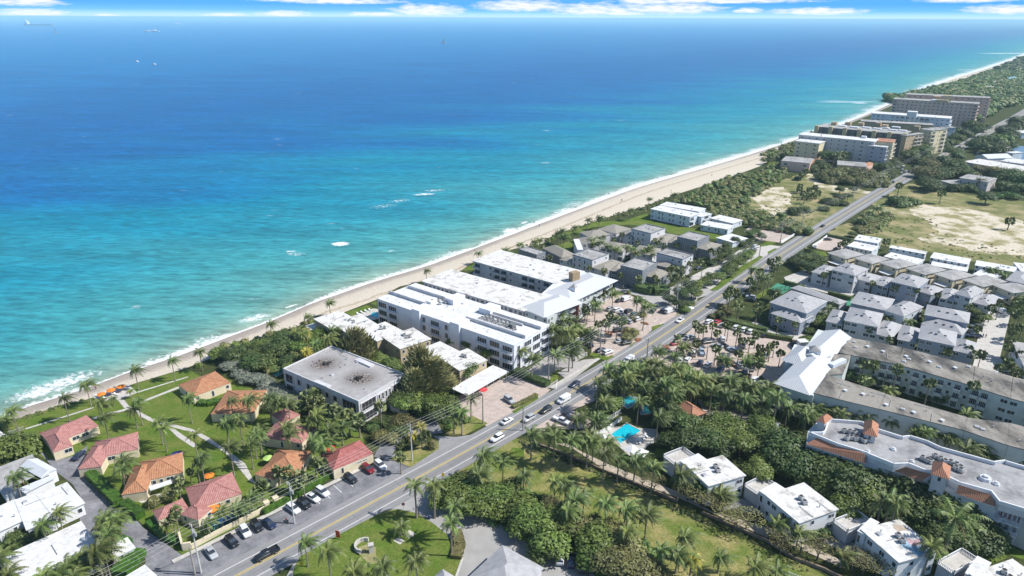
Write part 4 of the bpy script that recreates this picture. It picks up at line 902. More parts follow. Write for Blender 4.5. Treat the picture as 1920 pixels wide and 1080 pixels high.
sheet('terrace', S('F 740 210 880 155 920 160 940 230 830 250'), .13, CONC, 'pale pool terrace at the beach')
sheet('field', S('J 440 445 880 165 1040 60 1150 60 1300 115 1920 190 2100 210 2100 720 1560 640 1220 575 860 520 640 460'), .10, DRY, 'dry grass field inland of the road')
sheet('bare_patch', S('J 820 225 900 240 1060 265 1150 215 1350 235 1560 260 1720 300 1920 345 2000 600 1700 590 1500 560 1380 520 1200 500 1120 470 1280 430 1220 350 1180 320 1050 285 870 262 845 250'), .13, SANDG, 'bare sandy ground in the middle of the field')
sheet('field', S('P 1392 372 1440 350 1500 326 1525 345 1570 358 1634 364 1602 394 1545 432 1505 432 1470 412 1418 396'), .10, DRY, 'dry grass lot between the scrub and the road')
sheet('bare_patch', S('P 1384 352 1420 368 1436 352 1470 350 1485 368 1478 400 1450 412 1428 398 1420 380 1396 366'), .13, SANDG, 'bare sandy ground among the scrub')
sheet('sand_track', S('K 290 760 330 800 400 855 520 885 680 895 810 925 780 940 640 920 480 915 340 880 300 830'), .15, SANDG, 'pale sand track leading to the road')
lawn('K 560 1060 640 930 760 935 620 1030', 'green verge left of the road')
lawn('K 0 700 75 695 70 725 0 725', 'lawn beside the pink terrace')
sheet('courtyard', S('H 1600 270 1700 190 1820 185 1740 520 1850 650 1620 650 1530 600 1560 430'), .14, CONC, 'wide pale concrete court dotted with round palm shadows')
sheet('courtyard', S('H -240 340 -100 250 60 330 300 350 130 420'), .12, CONC, 'pale drive beside the grey houses')
sheet('courtyard', S('J 120 760 290 700 340 770 620 800 700 880 620 900 440 880 140 800'), .13, CONC, 'pale lane between the white and the grey town houses')
sheet('courtyard', S('H 600 230 900 250 1150 130 1230 80 1000 60 700 180'), .125, CONC, 'pale garden paths between the grey houses')
sheet('tennis_court', S('J 10 850 70 805 190 840 110 885 30 880'), .15, mat('green_court', (.06, .24, .16), .8, .08, .5), 'green tennis court behind the hedge')
sheet('tennis_court', S('J 560 970 600 905 650 925 620 975'), .15, MATS['green_court'], 'narrow green court beside the grey roof')
sheet('terrace', S('C 640 10 690 -30 760 -40 1080 -20 1130 60 1020 100 960 170 880 180 800 110'), .13, CONC, 'pale deck round the turquoise pool')
lawn('C 1060 190 1080 125 1170 130 1170 185', 'small bright lawn beside the white duplex')
lawn('D 1440 920 1520 830 1700 860 1800 940 1700 985 1560 965', 'lawn behind the white duplexes')
lawn('D 1640 870 1760 850 1920 900 1920 960', 'lawn below the curved balconies')
sheet('forecourt', S('D -330 480 -100 520 60 600 -20 620 -340 580'), .13, ASPH, 'shaded forecourt below the balustraded stairs')
sheet('forecourt', S('D 400 820 520 780 720 870 760 1000 560 900'), .13, ASPH, 'grey forecourt beside the long white stair')
sheet('terrace', S('E 690 560 960 480 1030 548 900 600 720 615'), .14, CONC, 'white beach deck with orange umbrellas')
sheet('terrace', S('A 1030 520 1110 480 1230 460 1240 500 1060 535'), .14, CONC, 'pink patio under the orange roofed cottage')
sheet('path', S('E 885 605 930 600 970 650 1150 745 1440 820 1560 880 1700 980 A 1760 180 1840 240 1920 400 1870 370 1780 260 1690 160 1600 100 1480 30 E 1400 835 1120 760 930 660'), .15, CONC, 'pale garden path curving through the lawn')
sheet('path', S('E 1270 820 1300 815 1480 940 1450 960 1330 880'), .17, CONC, 'wide pale path beside the curved one')
sheet('path', S('E 1050 615 1340 500 1350 512 1060 625'), .14, CONC, 'narrow path to the orange cottage')
sheet('path', S('E 690 735 950 665 965 675 700 748'), .145, CONC, 'narrow path to the pink cottage')
sheet('path', S('E 190 815 700 655 705 662 195 824'), .13, CONC, 'thin kerb line across the beach lawn')
sheet('path', S('E 1030 540 1410 425 1412 432 1035 548'), .13, CONC, 'thin kerb line above the beach deck')
# painted bays
for s in (24, 27, 30, 33.5, 37): strip('road_marking', s, s + .18, 9.0, 13.2, .215, MARKW, f'white parking bay line, number {int(s)} metres past the pole')
for a, b_, l in (('G 860 545', 'G 890 520', 'short white stop line'), ):
    p, q = S(a)[0], S(b_)[0]
for i, (a, b_) in enumerate([('Y 930 640', 'Y 1060 560'), ('Y 1180 740', 'Y 1170 680'), ('Y 1270 740', 'Y 1250 650'), ('Y 1330 600', 'Y 1380 560'), ('Y 1420 640', 'Y 1470 600'), ('G 330 765', 'G 340 690')]):
    p, q = S(a)[0], S(b_)[0]; d = (q - p).normalized(); n = Vector((-d.y, d.x, 0)) * .09
    sheet('road_marking', [p - n, q - n, q + n, p + n], .275, MARKW, f'white bay line painted on the brick car park, {ORD[i]} from the road')
# pools
POOLW = mat('pool_water', (.01, .47, .60), .1, .12, 1.2, spec=.6); POOLD = mat('lagoon_water', (.02, .30, .36), .1, .2, .8, spec=.6)
def pool(spec, label, m_=None, z=.2, rim=True):
    P = S(spec); c = sum(P, Vector()) / len(P); t_ = thing('swimming_pool', label, 'pool', (c.x, c.y, .05))
    mb = MB(t_.location); mb.face([(p.x, p.y, z) for p in P]); link('pool_water', mb.mesh('pool_water', m_ or POOLW), t_)
    if rim:
        r = MB(t_.location)
        for i in range(len(P)):
            a, b_ = P[i], P[(i + 1) % len(P)]; ao = a + (a - c).normalized() * .5; bo = b_ + (b_ - c).normalized() * .5; r.face([(a.x, a.y, z + .08), (b_.x, b_.y, z + .08), (bo.x, bo.y, z + .08), (ao.x, ao.y, z + .08)]); r.face([(ao.x, ao.y, .05), (bo.x, bo.y, .05), (bo.x, bo.y, z + .08), (ao.x, ao.y, z + .08)])
        link('pool_edge', r.mesh('pool_edge', CONC), t_)
pool('C 745 20 812 90 965 -5 860 -60', 'bright turquoise rectangular swimming pool with pale deck')
pool('G 815 825 850 810 940 830 920 880 870 905 830 880', 'blue free-form pool glimpsed between palm crowns', POOLD)
pool('G 965 885 1060 880 1060 940 970 950', 'second dark pool right of the free-form one', POOLD)
pool('F 85 610 130 560 195 562 198 640 150 665', 'teal pool beside the sea grape thicket', POOLD)
pool('F 848 212 880 185 925 192 915 225', 'bright blue pool at the sea end of the white apartments')
# ================================================================ cottages with barrel tile roofs
CG = 'tile roofed cottages on the lawn'
def cot(label, rm, blocks, walls=CREAM, **k):
    bl = []
    for q, h, rise, f in blocks: bl.append(dict(q=q, h=h, roof='hip', rise=rise, rm=rm, wm=walls, over=.1, f=f, ridge=True, trim=rm))
    return building('cottage', label, 'cottage', bl, CG)
c1, _ = cot('long pink tile roofed cottage nearest the beach with a brown door', PT_PINK, [('E 300 852 385 930 738 800 650 713', 2.9, 2.0, ('.w', 'w.dd.', '', '')), ('E 345 880 398 998 545 940 480 840', 2.9, 1.5, ('.w.', '.d', '', ''))])
cot('pink tile roofed cottage with a dormer vent beside the dark parked car', PT_PINK, [('A 692 70 735 180 1008 150 1058 5', 2.9, 2.1, ('', '.dw.', '', '')), ('A 700 75 602 275 742 262 850 120', 2.8, 1.6, ('w.d', '..', '', ''))])
cot('big orange tile roofed cottage with a white patio cover', PT_OR, [('A 1015 215 1075 350 1335 330 1402 165', 3.0, 2.2, ('', '.dvd.', '', '')), ('A 1015 215 920 470 1092 445 1170 270', 2.9, 1.7, ('.d.', '...', '', ''))])
cot('pink tile roofed cottage with a broad cross roof beside the blue pool screen', PT_PINK, [('A 1362 410 1470 560 1795 485 1768 312', 3.0, 2.3, ('', 'w.vw.', '', '')), ('A 1143 570 1160 632 1440 600 1370 520', 2.8, 1.3, ('.w.', '.w.', '', '')), ('A 1375 640 1520 655 1558 580 1440 510', 2.9, 1.3, ('w.', '.w', '', ''))])
cot('orange tile roofed cottage at the top of the lawn next to the thicket', PT_OR, [('E 1340 487 1460 580 1720 465 1612 384', 3.0, 2.1, ('.w.', 'w.v.w', '', ''))])
cot('dark orange tile roofed cottage half hidden behind palms', PT_OR, [('E 1600 700 1760 712 1985 700 1925 525 ', 2.9, 2.0, ('', 'w..w', '', ''))][:0] + [('E 1600 702 1975 702 1930 525 1690 532', 3.0, 2.0, ('.w.w.', '.', '', ''))])
cot('pink tile roofed cottage with a cross gable under the palms', PT_PINK, [('B 40 64 388 66 410 -20 160 -100', 3.0, 1.8, ('w.v.w', '.w', '', '')), ('F 105 942 200 1010 335 952 240 900', 3.2, 1.3, ('', '', '', ''))])
cot('orange tile roofed cottage with a cream gable beside the lime umbrella', PT_OR, [('B 5 325 290 305 430 158 195 118', 3.0, 2.2, ('w.w.', '.w.', '', '')), ('B 5 325 155 358 255 240 120 190', 2.8, 1.2, ('.w', '', '', ''))])
cot('red tile roofed cottage standing against the parking strip', PT_RED, [('B 522 192 572 300 885 148 740 48', 3.2, 2.3, ('.', '.n..ss.', '', '')), ('B 515 195 560 215 660 150 560 110', 3.0, 1.2, ('', '', '', ''))])
def addpart(root, name, q, z0, z1, m_, label=None, over=0):
    c, u, v, wd, dp = fit(Q(q, z1)) if isinstance(q, str) else fit(q); mb = MB(root.location); mb.prism(corners(c, u, v, wd, dp, over), z0, z1, 0, True, True); o = link(name, mb.mesh(name, m_), root)
    if label: o['label'] = label
    return o
co3 = [o for o in C.objects if o.get('label', '').startswith('big orange tile')][0]
addpart(co3, 'patio_cover', 'A 1105 418 1135 425 1283 398 1290 347 ', 2.5, 2.62, ROOFW)
# ================================================================ white roofs bottom left
building('white_house', 'white flat roofed house cut off by the left edge above the round thicket', 'house', [dict(q='A -250 60 -110 170 92 75 -20 -10', h=3.2, f=('w', '.w.', '', ''))])
building('gabled_house', 'grey flat roofed house with white standing gables beside the driveway', 'house', [dict(q='A -80 330 60 470 330 330 235 150', h=3.0, rm=ROOFG, wm=WHITE, f=('w', '.d.', '', '')), dict(q='A 175 255 300 345 425 275 262 202', h=3.7, roof='hip', gable=True, rise=1.0, rm=METALW, over=.2, f=('', 'w.', '', '')), dict(q='A 130 405 190 460 400 345 330 315', h=3.0, rm=METALW, f=('', '..', '', ''))])
building('white_house', 'long low white house with a stepped flat roof left of the driveway', 'house', [dict(q='A 275 478 440 650 596 520 510 388', h=3.5, f=('w', 'd.w', '', '')), dict(q='A 150 488 175 752 440 630 290 470', h=3.4, f=('.', 'w.d.', '', '')), dict(q='A -120 660 10 748 200 640 100 480', h=3.3, f=('w', '.v.', '', ''))])
building('white_house', 'largest white flat roof at the bottom left corner', 'house', [dict(q='A 30 937 150 1230 760 900 592 695', h=3.6, f=('.w.', 'w.w.d', '', ''), over=.5)])
building('garden_shed', 'small white roofed shed with slatted siding beside the hedge corner', 'shed', [dict(q='A 820 868 868 945 1003 868 945 802', h=2.7, f=('.', 's.', '', ''))])
building('carport', 'white carport roof at the bottom edge beside the driveway mouth', 'carport', [dict(q='A 930 1130 1040 1200 1120 1060 1072 990', h=2.8, f=('', '', '', ''))])
# ================================================================ building with the scorched roof
def boxpart(root, name, p, size, rz, m_, z, parent=None):
    mb = MB(root.location); mb.box((p.x, p.y, z), size, rz, 0); return link(name, mb.mesh(name, m_), parent or root)
def scorched():
    m = bpy.data.materials.new('scorched_roof'); m.use_nodes = True; t = m.node_tree; b = t.nodes['Principled BSDF']; b.inputs['Roughness'].default_value = .9
    g = N(t, 'ShaderNodeNewGeometry'); n = N(t, 'ShaderNodeTexNoise'); n.inputs['Scale'].default_value = .5; n.inputs['Detail'].default_value = 9; n.inputs['Roughness'].default_value = .7; L(t, g.outputs['Position'], n.inputs['Vector'])
    fac = None
    for x, y in ((515, 570), (785, 675)):
        p = T('F', x, y, 8.5); vm = N(t, 'ShaderNodeVectorMath', operation='DISTANCE'); L(t, g.outputs['Position'], vm.inputs[0]); vm.inputs[1].default_value = p
        d = M_(t, 'ADD', vm.outputs['Value'], M_(t, 'MULTIPLY', M_(t, 'SUBTRACT', n.outputs[0], .5), 9)); r_ = N(t, 'ShaderNodeMapRange'); r_.inputs[1].default_value = 7.5; r_.inputs[2].default_value = 1.0; L(t, d, r_.inputs[0]); fac = r_.outputs[0] if fac is None else M_(t, 'MAXIMUM', fac, r_.outputs[0])
    base = N(t, 'ShaderNodeMix', data_type='RGBA'); r2 = N(t, 'ShaderNodeMapRange'); r2.inputs[1].default_value = .35; r2.inputs[2].default_value = .7; L(t, n.outputs[0], r2.inputs[0]); L(t, r2.outputs[0], base.inputs[0]); base.inputs[6].default_value = (.40, .385, .39, 1); base.inputs[7].default_value = (.27, .26, .26, 1)
    mx = N(t, 'ShaderNodeMix', data_type='RGBA'); L(t, M_(t, 'MULTIPLY', fac, .85), mx.inputs[0]); L(t, base.outputs[2], mx.inputs[6]); mx.inputs[7].default_value = (.10, .075, .06, 1); L(t, mx.outputs[2], b.inputs['Base Color']); return m
BURNT = scorched()
bb, o = building('concrete_building', 'pale two storey block with two scorched holes full of debris in its flat roof', 'office building', [dict(q='F 203 612 770 855 1122 655 568 438', h=8.4, st=2, roof='parapet', rm=BURNT, trim=PALEW, wm=PALEW, par=.35, f=('........', '........', '', ''))])
c, u, v, wd, dp, cnt, rf = o[0]
cs = corners(c, u, v, wd, dp); rzb = math.atan2(u.y, u.x)
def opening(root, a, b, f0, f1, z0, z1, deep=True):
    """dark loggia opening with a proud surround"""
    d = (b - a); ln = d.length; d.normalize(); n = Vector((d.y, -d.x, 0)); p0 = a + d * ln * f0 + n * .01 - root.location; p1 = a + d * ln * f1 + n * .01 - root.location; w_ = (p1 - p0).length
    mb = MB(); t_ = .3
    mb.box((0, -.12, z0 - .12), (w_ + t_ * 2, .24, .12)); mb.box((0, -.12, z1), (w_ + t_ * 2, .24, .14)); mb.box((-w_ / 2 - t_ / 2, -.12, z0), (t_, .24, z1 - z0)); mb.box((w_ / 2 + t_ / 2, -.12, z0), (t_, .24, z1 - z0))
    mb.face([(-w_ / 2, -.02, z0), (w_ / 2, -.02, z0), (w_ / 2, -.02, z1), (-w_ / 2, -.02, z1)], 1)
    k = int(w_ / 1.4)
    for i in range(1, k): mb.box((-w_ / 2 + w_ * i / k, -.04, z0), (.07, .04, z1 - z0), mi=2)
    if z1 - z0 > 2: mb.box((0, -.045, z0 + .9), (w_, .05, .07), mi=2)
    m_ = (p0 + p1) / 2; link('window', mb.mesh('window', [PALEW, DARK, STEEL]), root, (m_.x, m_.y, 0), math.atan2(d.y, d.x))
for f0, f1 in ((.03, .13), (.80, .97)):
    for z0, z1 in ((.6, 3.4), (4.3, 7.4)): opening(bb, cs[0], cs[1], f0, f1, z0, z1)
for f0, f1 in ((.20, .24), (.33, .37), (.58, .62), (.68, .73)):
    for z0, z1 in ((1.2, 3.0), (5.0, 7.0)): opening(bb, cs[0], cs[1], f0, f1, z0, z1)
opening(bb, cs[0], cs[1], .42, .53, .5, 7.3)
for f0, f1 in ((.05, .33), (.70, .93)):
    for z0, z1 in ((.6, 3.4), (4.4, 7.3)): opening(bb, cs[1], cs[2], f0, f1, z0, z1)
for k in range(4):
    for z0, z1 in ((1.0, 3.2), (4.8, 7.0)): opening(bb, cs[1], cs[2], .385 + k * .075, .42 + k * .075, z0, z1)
rg = random.Random(5)
for (sx, sy), lab in (((520, 570), 'charred debris heap on the far half of the roof'), ((770, 680), 'charred debris heap on the near half of the roof')):
    p = T('F', sx, sy, 8.5); mb = MB(bb.location)
    for k in range(75):
        q = p + Vector((rg.gauss(0, 1.9), rg.gauss(0, 1.3), 0)); mb.box((q.x, q.y, 8.47), (rg.uniform(.1, .5), rg.uniform(.05, .3), rg.uniform(.05, .3)), rg.uniform(0, 3), rg.randrange(2))
    for k in range(16):
        q = p + Vector((rg.gauss(0, .7), rg.gauss(0, .5), 0)); mb.box((q.x, q.y, 8.47), (rg.uniform(.4, 1.1), rg.uniform(.3, .8), rg.uniform(.3, .9)), rg.uniform(0, 3), 0)
    for k in range(110):
        a = rg.uniform(0, 6.28); r_ = rg.uniform(1.2, 4.6); q = p + Vector((math.cos(a) * r_, math.sin(a) * r_ * .8, 0)); ln = rg.uniform(.3, 1.3)
        mb.box((q.x, q.y, 8.475), (ln, .10, .05), a + rg.uniform(-.3, .3), 2 if rg.random() < .6 else 1)
    o_ = link('debris', mb.mesh('debris', [CHAR, mat('ash_brown', (.16, .12, .10), .95, .3, 2), mat('torn_membrane', (.45, .43, .41), .9)]), rf); o_['label'] = lab
for q_, z1 in (('F 430 700 540 745 560 725 455 685', 8.95), ('F 745 540 860 590 885 570 770 520', 9.0)): addpart(bb, 'roof_hatch', q_, 8.45, z1, PALEW)
# ================================================================ stepped white roofs
SB = dict(wm=TANW, rm=ROOFWS, over=.3, st=2)
r_, o = building('apartment_building', 'low cream apartments with stepped white flat roofs between thicket and white block', 'apartment building', [
    dict(q='F 425 225 580 320 745 235 640 183', h=6.0, f=('w.w', '', '', ''), **SB), dict(q='F 560 255 690 345 895 268 790 205', h=6.2, f=('w..', '.w.', '', ''), **SB),
    dict(q='F 770 330 930 405 1085 325 970 253', h=6.0, f=('w.w', '.w', '', ''), **SB), dict(q='F 960 375 1085 460 1305 383 1172 300', h=6.4, f=('w.w', 'w.w.w', '', ''), **SB),
    dict(q='F 1255 470 1400 548 1495 465 1362 398', h=6.0, f=('w.w', '', '', ''), **SB), dict(q='F 1400 545 1530 615 1728 548 1572 446', h=6.2, f=('w.w.w', '.w.w', '', ''), **SB)])
acs(r_, o[0][6], [T('F', x, y, 6.2) for x, y in ((705, 250), (735, 265))], 6.22); acs(r_, o[2][6], [T('F', x, y, 6.2) for x, y in ((940, 310), (965, 305))], 6.22)
acs(r_, o[3][6], [T('F', x, y, 6.6) for x, y in ((1115, 360), (1155, 370), (1135, 375))], 6.62); acs(r_, o[5][6], [T('F', x, y, 6.4) for x, y in ((1550, 515), (1570, 522))], 6.42)
addpart(r_, 'patio_cover', 'F 370 283 400 318 500 285 430 265', 2.8, 2.95, METALW)
# carport on posts
cp = root_at('carport', 'long white flat carport roof beside the brick lot', 'carport', 'F 1440 745 1560 795 1915 640 1800 590', 3.0)
qq = Q('F 1440 745 1560 795 1915 640 1800 590', 3.0); c, u, v, wd, dp = fit(qq); mb = MB(cp.location); mb.prism(corners(c, u, v, wd, dp, .1), 2.85, 3.15, 0, True, True); link('roof', mb.mesh('roof', ROOFW), cp)
for i in range(7):
    for s in (-.42, .42):
        long_u = v if dp > wd else u; sh_ = u if dp > wd else v; L2, S2 = max(wd, dp), min(wd, dp); p = c + long_u * (L2 * (i / 6 - .5) * .96) + sh_ * (S2 * s); mb = MB(cp.location); mb.box((p.x, p.y, .05), (.18, .18, 2.8)); link('post', mb.mesh('post', WHITE), cp)
# ================================================================ white modern apartment block (long bar)
h0 = 10.6
r_, o = building('apartment_block', 'long white three storey apartment block with parapet blades and roof machinery', 'apartment building', [dict(q='P 706 562 967 647 1027 611 780 530', h=h0, st=3, roof='flat', wm=mat('bright_white_stucco', (.68, .70, .76), .75, .05, .3), rm=ROOFW, trim=WHITE, over=.15, f=('Gb..HBH..bGb', 'HBGB', '', ''), bd=1.2)])
c, u, v, wd, dp, cnt, rf = o[0]; BW = MATS['bright_white_stucco']
def loc(fu, fv, z=0): p = c + u * (wd * (fu - .5)) + v * (dp * (fv - .5)); return Vector((p.x, p.y, z))
def barbox(name, f0, f1, g0, g1, z0, z1, m_, root=None, parent=None):
    root = root or r_; mb = MB(root.location); mb.prism([loc(f0, g0), loc(f1, g0), loc(f1, g1), loc(f0, g1)], z0, z1, 0, True, False); return link(name, mb.mesh(name, m_), parent or root)
for f0, f1, g in ((.0, .30, .30), (.02, .32, .72), (.60, 1.0, .30), (.62, 1.0, .74)): barbox('parapet', f0, f1, g, g + .02, h0 + .2, h0 + 1.5, PALEW, parent=rf)
for f0, f1, g0, g1, z in ((.30, .36, -.06, .25, 1.7), (.36, .42, .62, .95, 2.4), (.585, .65, -.06, .22, 1.7), (.60, .68, .66, .96, 2.4), (.27, .31, .40, .62, 1.2)): barbox('stair_tower', f0, f1, g0, g1, 0.0 if g0 < 0 else h0 + .2, h0 + z, BW)
barbox('machinery_screen', .66, .90, .34, .36, h0 + .2, h0 + 1.3, PALEW, parent=rf); barbox('machinery_screen', .66, .90, .66, .68, h0 + .2, h0 + 1.1, PALEW, parent=rf)
acs(r_, rf, [loc(.67 + .028 * (i % 9), .42 + .075 * (i // 9) + rnd.uniform(-.015, .015)) for i in range(26)] + [loc(.29 + .02 * i, .5 + .1 * (i % 3)) for i in range(6)], h0 + .22, 1.0)
barbox('machinery_box', .86, .885, .44, .54, h0 + .2, h0 + 2.2, mat('louvre_grey', (.16, .17, .18), .7), parent=rf)
for f_ in (.05, .15, .25, .48, .56, .72, .8, .92): 
    p = loc(f_, .12, h0 + .2); mb = MB(r_.location); mb.tube(p, p + Vector((0, 0, .35)), .22, n=8); link('roof_vent', mb.mesh('roof_vent', METALW), rf)
# ================================================================ horseshoe hotel
WS = dict(wm=PALEW, rm=ROOFWS, over=.9, st=3, th=.3)
hh = 9.6
ht, o = building('hotel', 'white horseshoe shaped hotel with balconies round a planted court', 'hotel', [
    dict(q='P 793 529 990 583 1018 556 846 506', h=hh, f=('wb' * 11, '', 'bwbwbwbwbw', ''), **WS), dict(q='P 893 489 1052 536 1086 507 934 471', h=hh, f=('B.wBBw.BBwBB', '', '', 'bb'), bsolid=True, **WS)])
def poly_part(root, name, pts, z0, z1, m_, tm=None):
    P = [Vector((p.x, p.y, 0)) for p in pts]; mb = MB(root.location); mb.prism(P, z0, z1, 0, True, False, tm=None if tm is None else 1); return link(name, mb.mesh(name, [m_, tm or m_]), root)
PQ = Q('P 984 582 1026 596 1072 569 1144 523 1086 507 1050 527 1016 556', hh)
poly_part(ht, 'wall', PQ, 0, hh, SAGE)
rzf = [0, 0]
PF = [Vector((p.x, p.y, 0)) for p in PQ]
facade(ht, PF[1], PF[2], .3, 3, 3.1, 'bw.bbw.b', ht.location, rzf, None, SAGE); facade(ht, PF[2], PF[3], .3, 3, 3.1, 'bbwbbwbbwbb', ht.location, rzf, None, SAGE); facade(ht, PF[0], PF[1], .3, 3, 3.1, 'w.w.w', ht.location, rzf)
for q_, rise in (('P 985 584 1028 598 1076 571 1030 552', 2.6), ('P 1066 574 1092 588 1120 552 1080 535', 2.2)): pass
def roofpiece(root, q, h, rise, m_, gable=False, over=.3, name='roof', lab=None):
    c, u, v, wd, dp = fit(Q(q, h)); mb = MB(root.location); hip(mb, corners(c, u, v, wd, dp, over), h, rise, u, v, wd, dp, over, gable); o = link(name, mb.mesh(name, m_), root)
    if lab: o['label'] = lab
    return o
roofpiece(ht, 'P 984 582 1030 597 1082 566 1040 545', hh + .05, 2.4, PT_SEAM, lab='white metal hip roof over the road wing')
roofpiece(ht, 'P 1030 556 1084 570 1146 524 1092 506', hh + .02, 2.0, PT_SEAM, lab='larger white metal roof over the far wing')
q_ = Q('P 1010 556 1070 562 1100 520 1048 523', hh); poly_part(ht, 'roof', q_, hh, hh + .25, ROOFW)
# brick entrance bay, chimney block, cupola
addpart(ht, 'entrance_bay', 'Y 110 310 200 320 210 300 130 290', 0, hh - .2, mat('red_brick_bay', (.22, .09, .075), .9, .2, 2))
addpart(ht, 'chimney_block', 'P 1069 511 1077 514 1085 509 1078 505', hh, hh + 4.4, mat('tan_brick', (.33, .24, .15), .9, .2, 2))
cq = T('P', 1076, 539, hh + 2.5); mb = MB(ht.location); mb.box((cq.x, cq.y, hh + 1.2), (3.0, 3.0, 1.5), rzb, 0); 
for k in range(4):
    a, b_ = [Vector((cq.x + 2.1 * math.cos(rzb + R(45) + j * R(90)), cq.y + 2.1 * math.sin(rzb + R(45) + j * R(90)), hh + 2.7)) for j in (k, k + 1)]; mb.face([a, b_, (cq.x, cq.y, hh + 4.2)], 1)
mb.tube((cq.x, cq.y, hh + 4.0), (cq.x, cq.y, hh + 6.2), .08, .02, 6, 1); link('cupola', mb.mesh('cupola', [WHITE, ROOFG]), ht)
# ================================================================ grey and white town houses near the sea
TG = 'grey and white town houses by the sea'
FB = dict(roof='parapet', rm=ROOFG, trim=GREYW, par=.45, st=3, h=9.2)
HB = dict(roof='hip', rm=ROOFT, over=.3)
def town(label, blocks, group=TG): return building('town_house', label, 'town house', blocks, group)
town('white three storey house with flat dark edged roof nearest the white hotel', [dict(q='I 465 598 612 640 718 585 570 545', wm=PALEW, f=('vwv.', 'w.w', '', ''), **FB), dict(q='I 620 688 715 722 848 655 722 618', h=5.8, wm=PALEW, st=2, rise=1.4, f=('w.w', 'w.w.w', '', ''), **HB), dict(q='I 388 632 468 660 510 600 440 580', h=5.6, wm=PALEW, st=2, rise=1.2, f=('w.w', '', '', ''), **HB)])
town('dark grey three storey house beside the hotel car park hedge', [dict(q='I 820 680 985 716 1082 655 920 615', wm=GREYW, f=('w.ww', '.w.w', '', ''), **FB), dict(q='I 990 742 1128 780 1162 712 1065 690', h=5.6, wm=GREYW, st=2, rise=1.3, f=('w.w', '.w', '', ''), **HB), dict(q='I 725 705 822 722 860 660 775 650', h=5.6, wm=GREYW, st=2, rise=1.2, f=('g', '', '', ''), **HB)])
town('white three storey house with a long flat roof in the middle of the group', [dict(q='I 1085 582 1282 630 1358 595 1168 545', wm=PALEW, f=('..ww', 'ww', '', ''), **FB), dict(q='I 1080 662 1210 700 1262 655 1135 632', h=5.6, wm=GREYW, st=2, rise=1.2, f=('w.w', '', '', ''), **HB)])
town('white three storey house with flat roof beside the green lawn', [dict(q='I 915 405 1060 442 1132 390 985 358', wm=PALEW, f=('vww.', 'w', '', ''), **FB), dict(q='I 1075 482 1180 512 1235 440 1130 428', h=5.6, wm=PALEW, st=2, rise=1.2, f=('w.w', '.', '', ''), **HB), dict(q='I 840 440 925 465 960 405 870 392', h=5.6, wm=PALEW, st=2, rise=1.2, f=('w.w', '', '', ''), **HB)])
town('dark grey three storey house beside the lawn at the road end', [dict(q='I 1245 462 1400 496 1472 450 1325 418', wm=GREYW, f=('ww.w', 'w.', '', ''), **FB), dict(q='I 1400 542 1500 562 1556 512 1450 484', h=5.6, wm=GREYW, st=2, rise=1.2, f=('w.w', '.w', '', ''), **HB), dict(q='I 1163 495 1250 510 1290 460 1215 448', h=5.6, wm=GREYW, st=2, rise=1.2, f=('w.w', '', '', ''), **HB)])
town('small dark grey flat roofed house behind the hotel roof', [dict(q='I 45 556 190 592 247 576 120 528', h=7.4, wm=GREYW, roof='parapet', rm=ROOFG, trim=GREYW, par=.3, st=2, f=('....', 'ww', '', ''))])
town('taupe hip roofed house behind the hotel roof', [dict(q='I 242 540 380 622 470 580 320 522', h=5.8, wm=GREYW, st=2, rise=2.2, f=('w.w.w', 'w.', '', ''), **HB)])
town('taupe hip roofed house with a chimney next to the beach palms', [dict(q='I 522 430 610 472 712 430 640 392', h=5.8, wm=PALEW, st=2, rise=1.8, f=('w.w', '', '', ''), **HB)])
town('long taupe hip roofed house between beach and white flat roofed house', [dict(q='I 622 390 760 425 915 402 790 368', h=5.8, wm=PALEW, st=2, rise=1.8, f=('w.w.w', 'w', '', ''), **HB)])
town('taupe roofed house with a tall white end wall and veranda', [dict(q='I 500 480 600 540 690 480 590 440', h=5.8, wm=PALEW, st=2, rise=2.0, f=('gg', 'g.w', '', ''), **HB), dict(q='I 465 485 500 560 525 550 500 470', h=6.8, wm=WHITE, roof='flat', f=('', '', '', ''))])
town('taupe hip roofed house with a white balcony rail in the palm court', [dict(q='I 672 535 850 572 885 515 735 492', h=5.8, wm=PALEW, st=2, rise=1.8, f=('gg.b', 'b', '', ''), **HB)])
town('taupe hip roofed house half hidden by court palms', [dict(q='I 900 570 1060 598 1110 545 955 518', h=5.6, wm=PALEW, st=2, rise=1.6, f=('w.w.', '', '', ''), **HB)])
# white seaside apartments
WG = 'white buildings beside the seaside lawn'
WB_ = dict(wm=PALEBLUE, rm=ROOFW, over=.4)
r1_, _ = building('apartment_building', 'near white two storey seaside apartments facing the green lawn', 'apartment building', [dict(q='I 1045 247 1342 312 1395 280 1110 225', h=6.4, st=2, f=('w.wn.ww.wv.', 'b.', '', ''), **WB_)], WG)
building('apartment_building', 'far white seaside apartments behind the near ones', 'apartment building', [dict(q='I 1110 216 1402 272 1452 242 1165 200', h=6.6, st=2, f=('w.w.w.w.w', 'w', '', ''), **WB_), dict(q='I 1392 302 1440 312 1478 282 1425 268', h=5, st=2, f=('w', 'b', '', ''), **WB_)], WG)
building('bungalow', 'white one storey bungalow with a flat roof nearest the grey houses', 'bungalow', [dict(q='I 1412 362 1610 406 1668 370 1470 345', h=3.4, f=('w.w.wv.w', '.w', '', ''), **WB_)], WG)
building('bungalow', 'white one storey bungalow right behind the near one', 'bungalow', [dict(q='I 1495 318 1672 362 1712 328 1550 294', h=3.4, f=('w.w.w.w', '.w', '', ''), **WB_)], WG)
building('pavilion', 'low white pavilion roof among shrubs beside the lane', 'pavilion', [dict(q='I 1540 468 1660 500 1760 470 1640 432', h=3.0, f=('', '', '', ''), **WB_)])
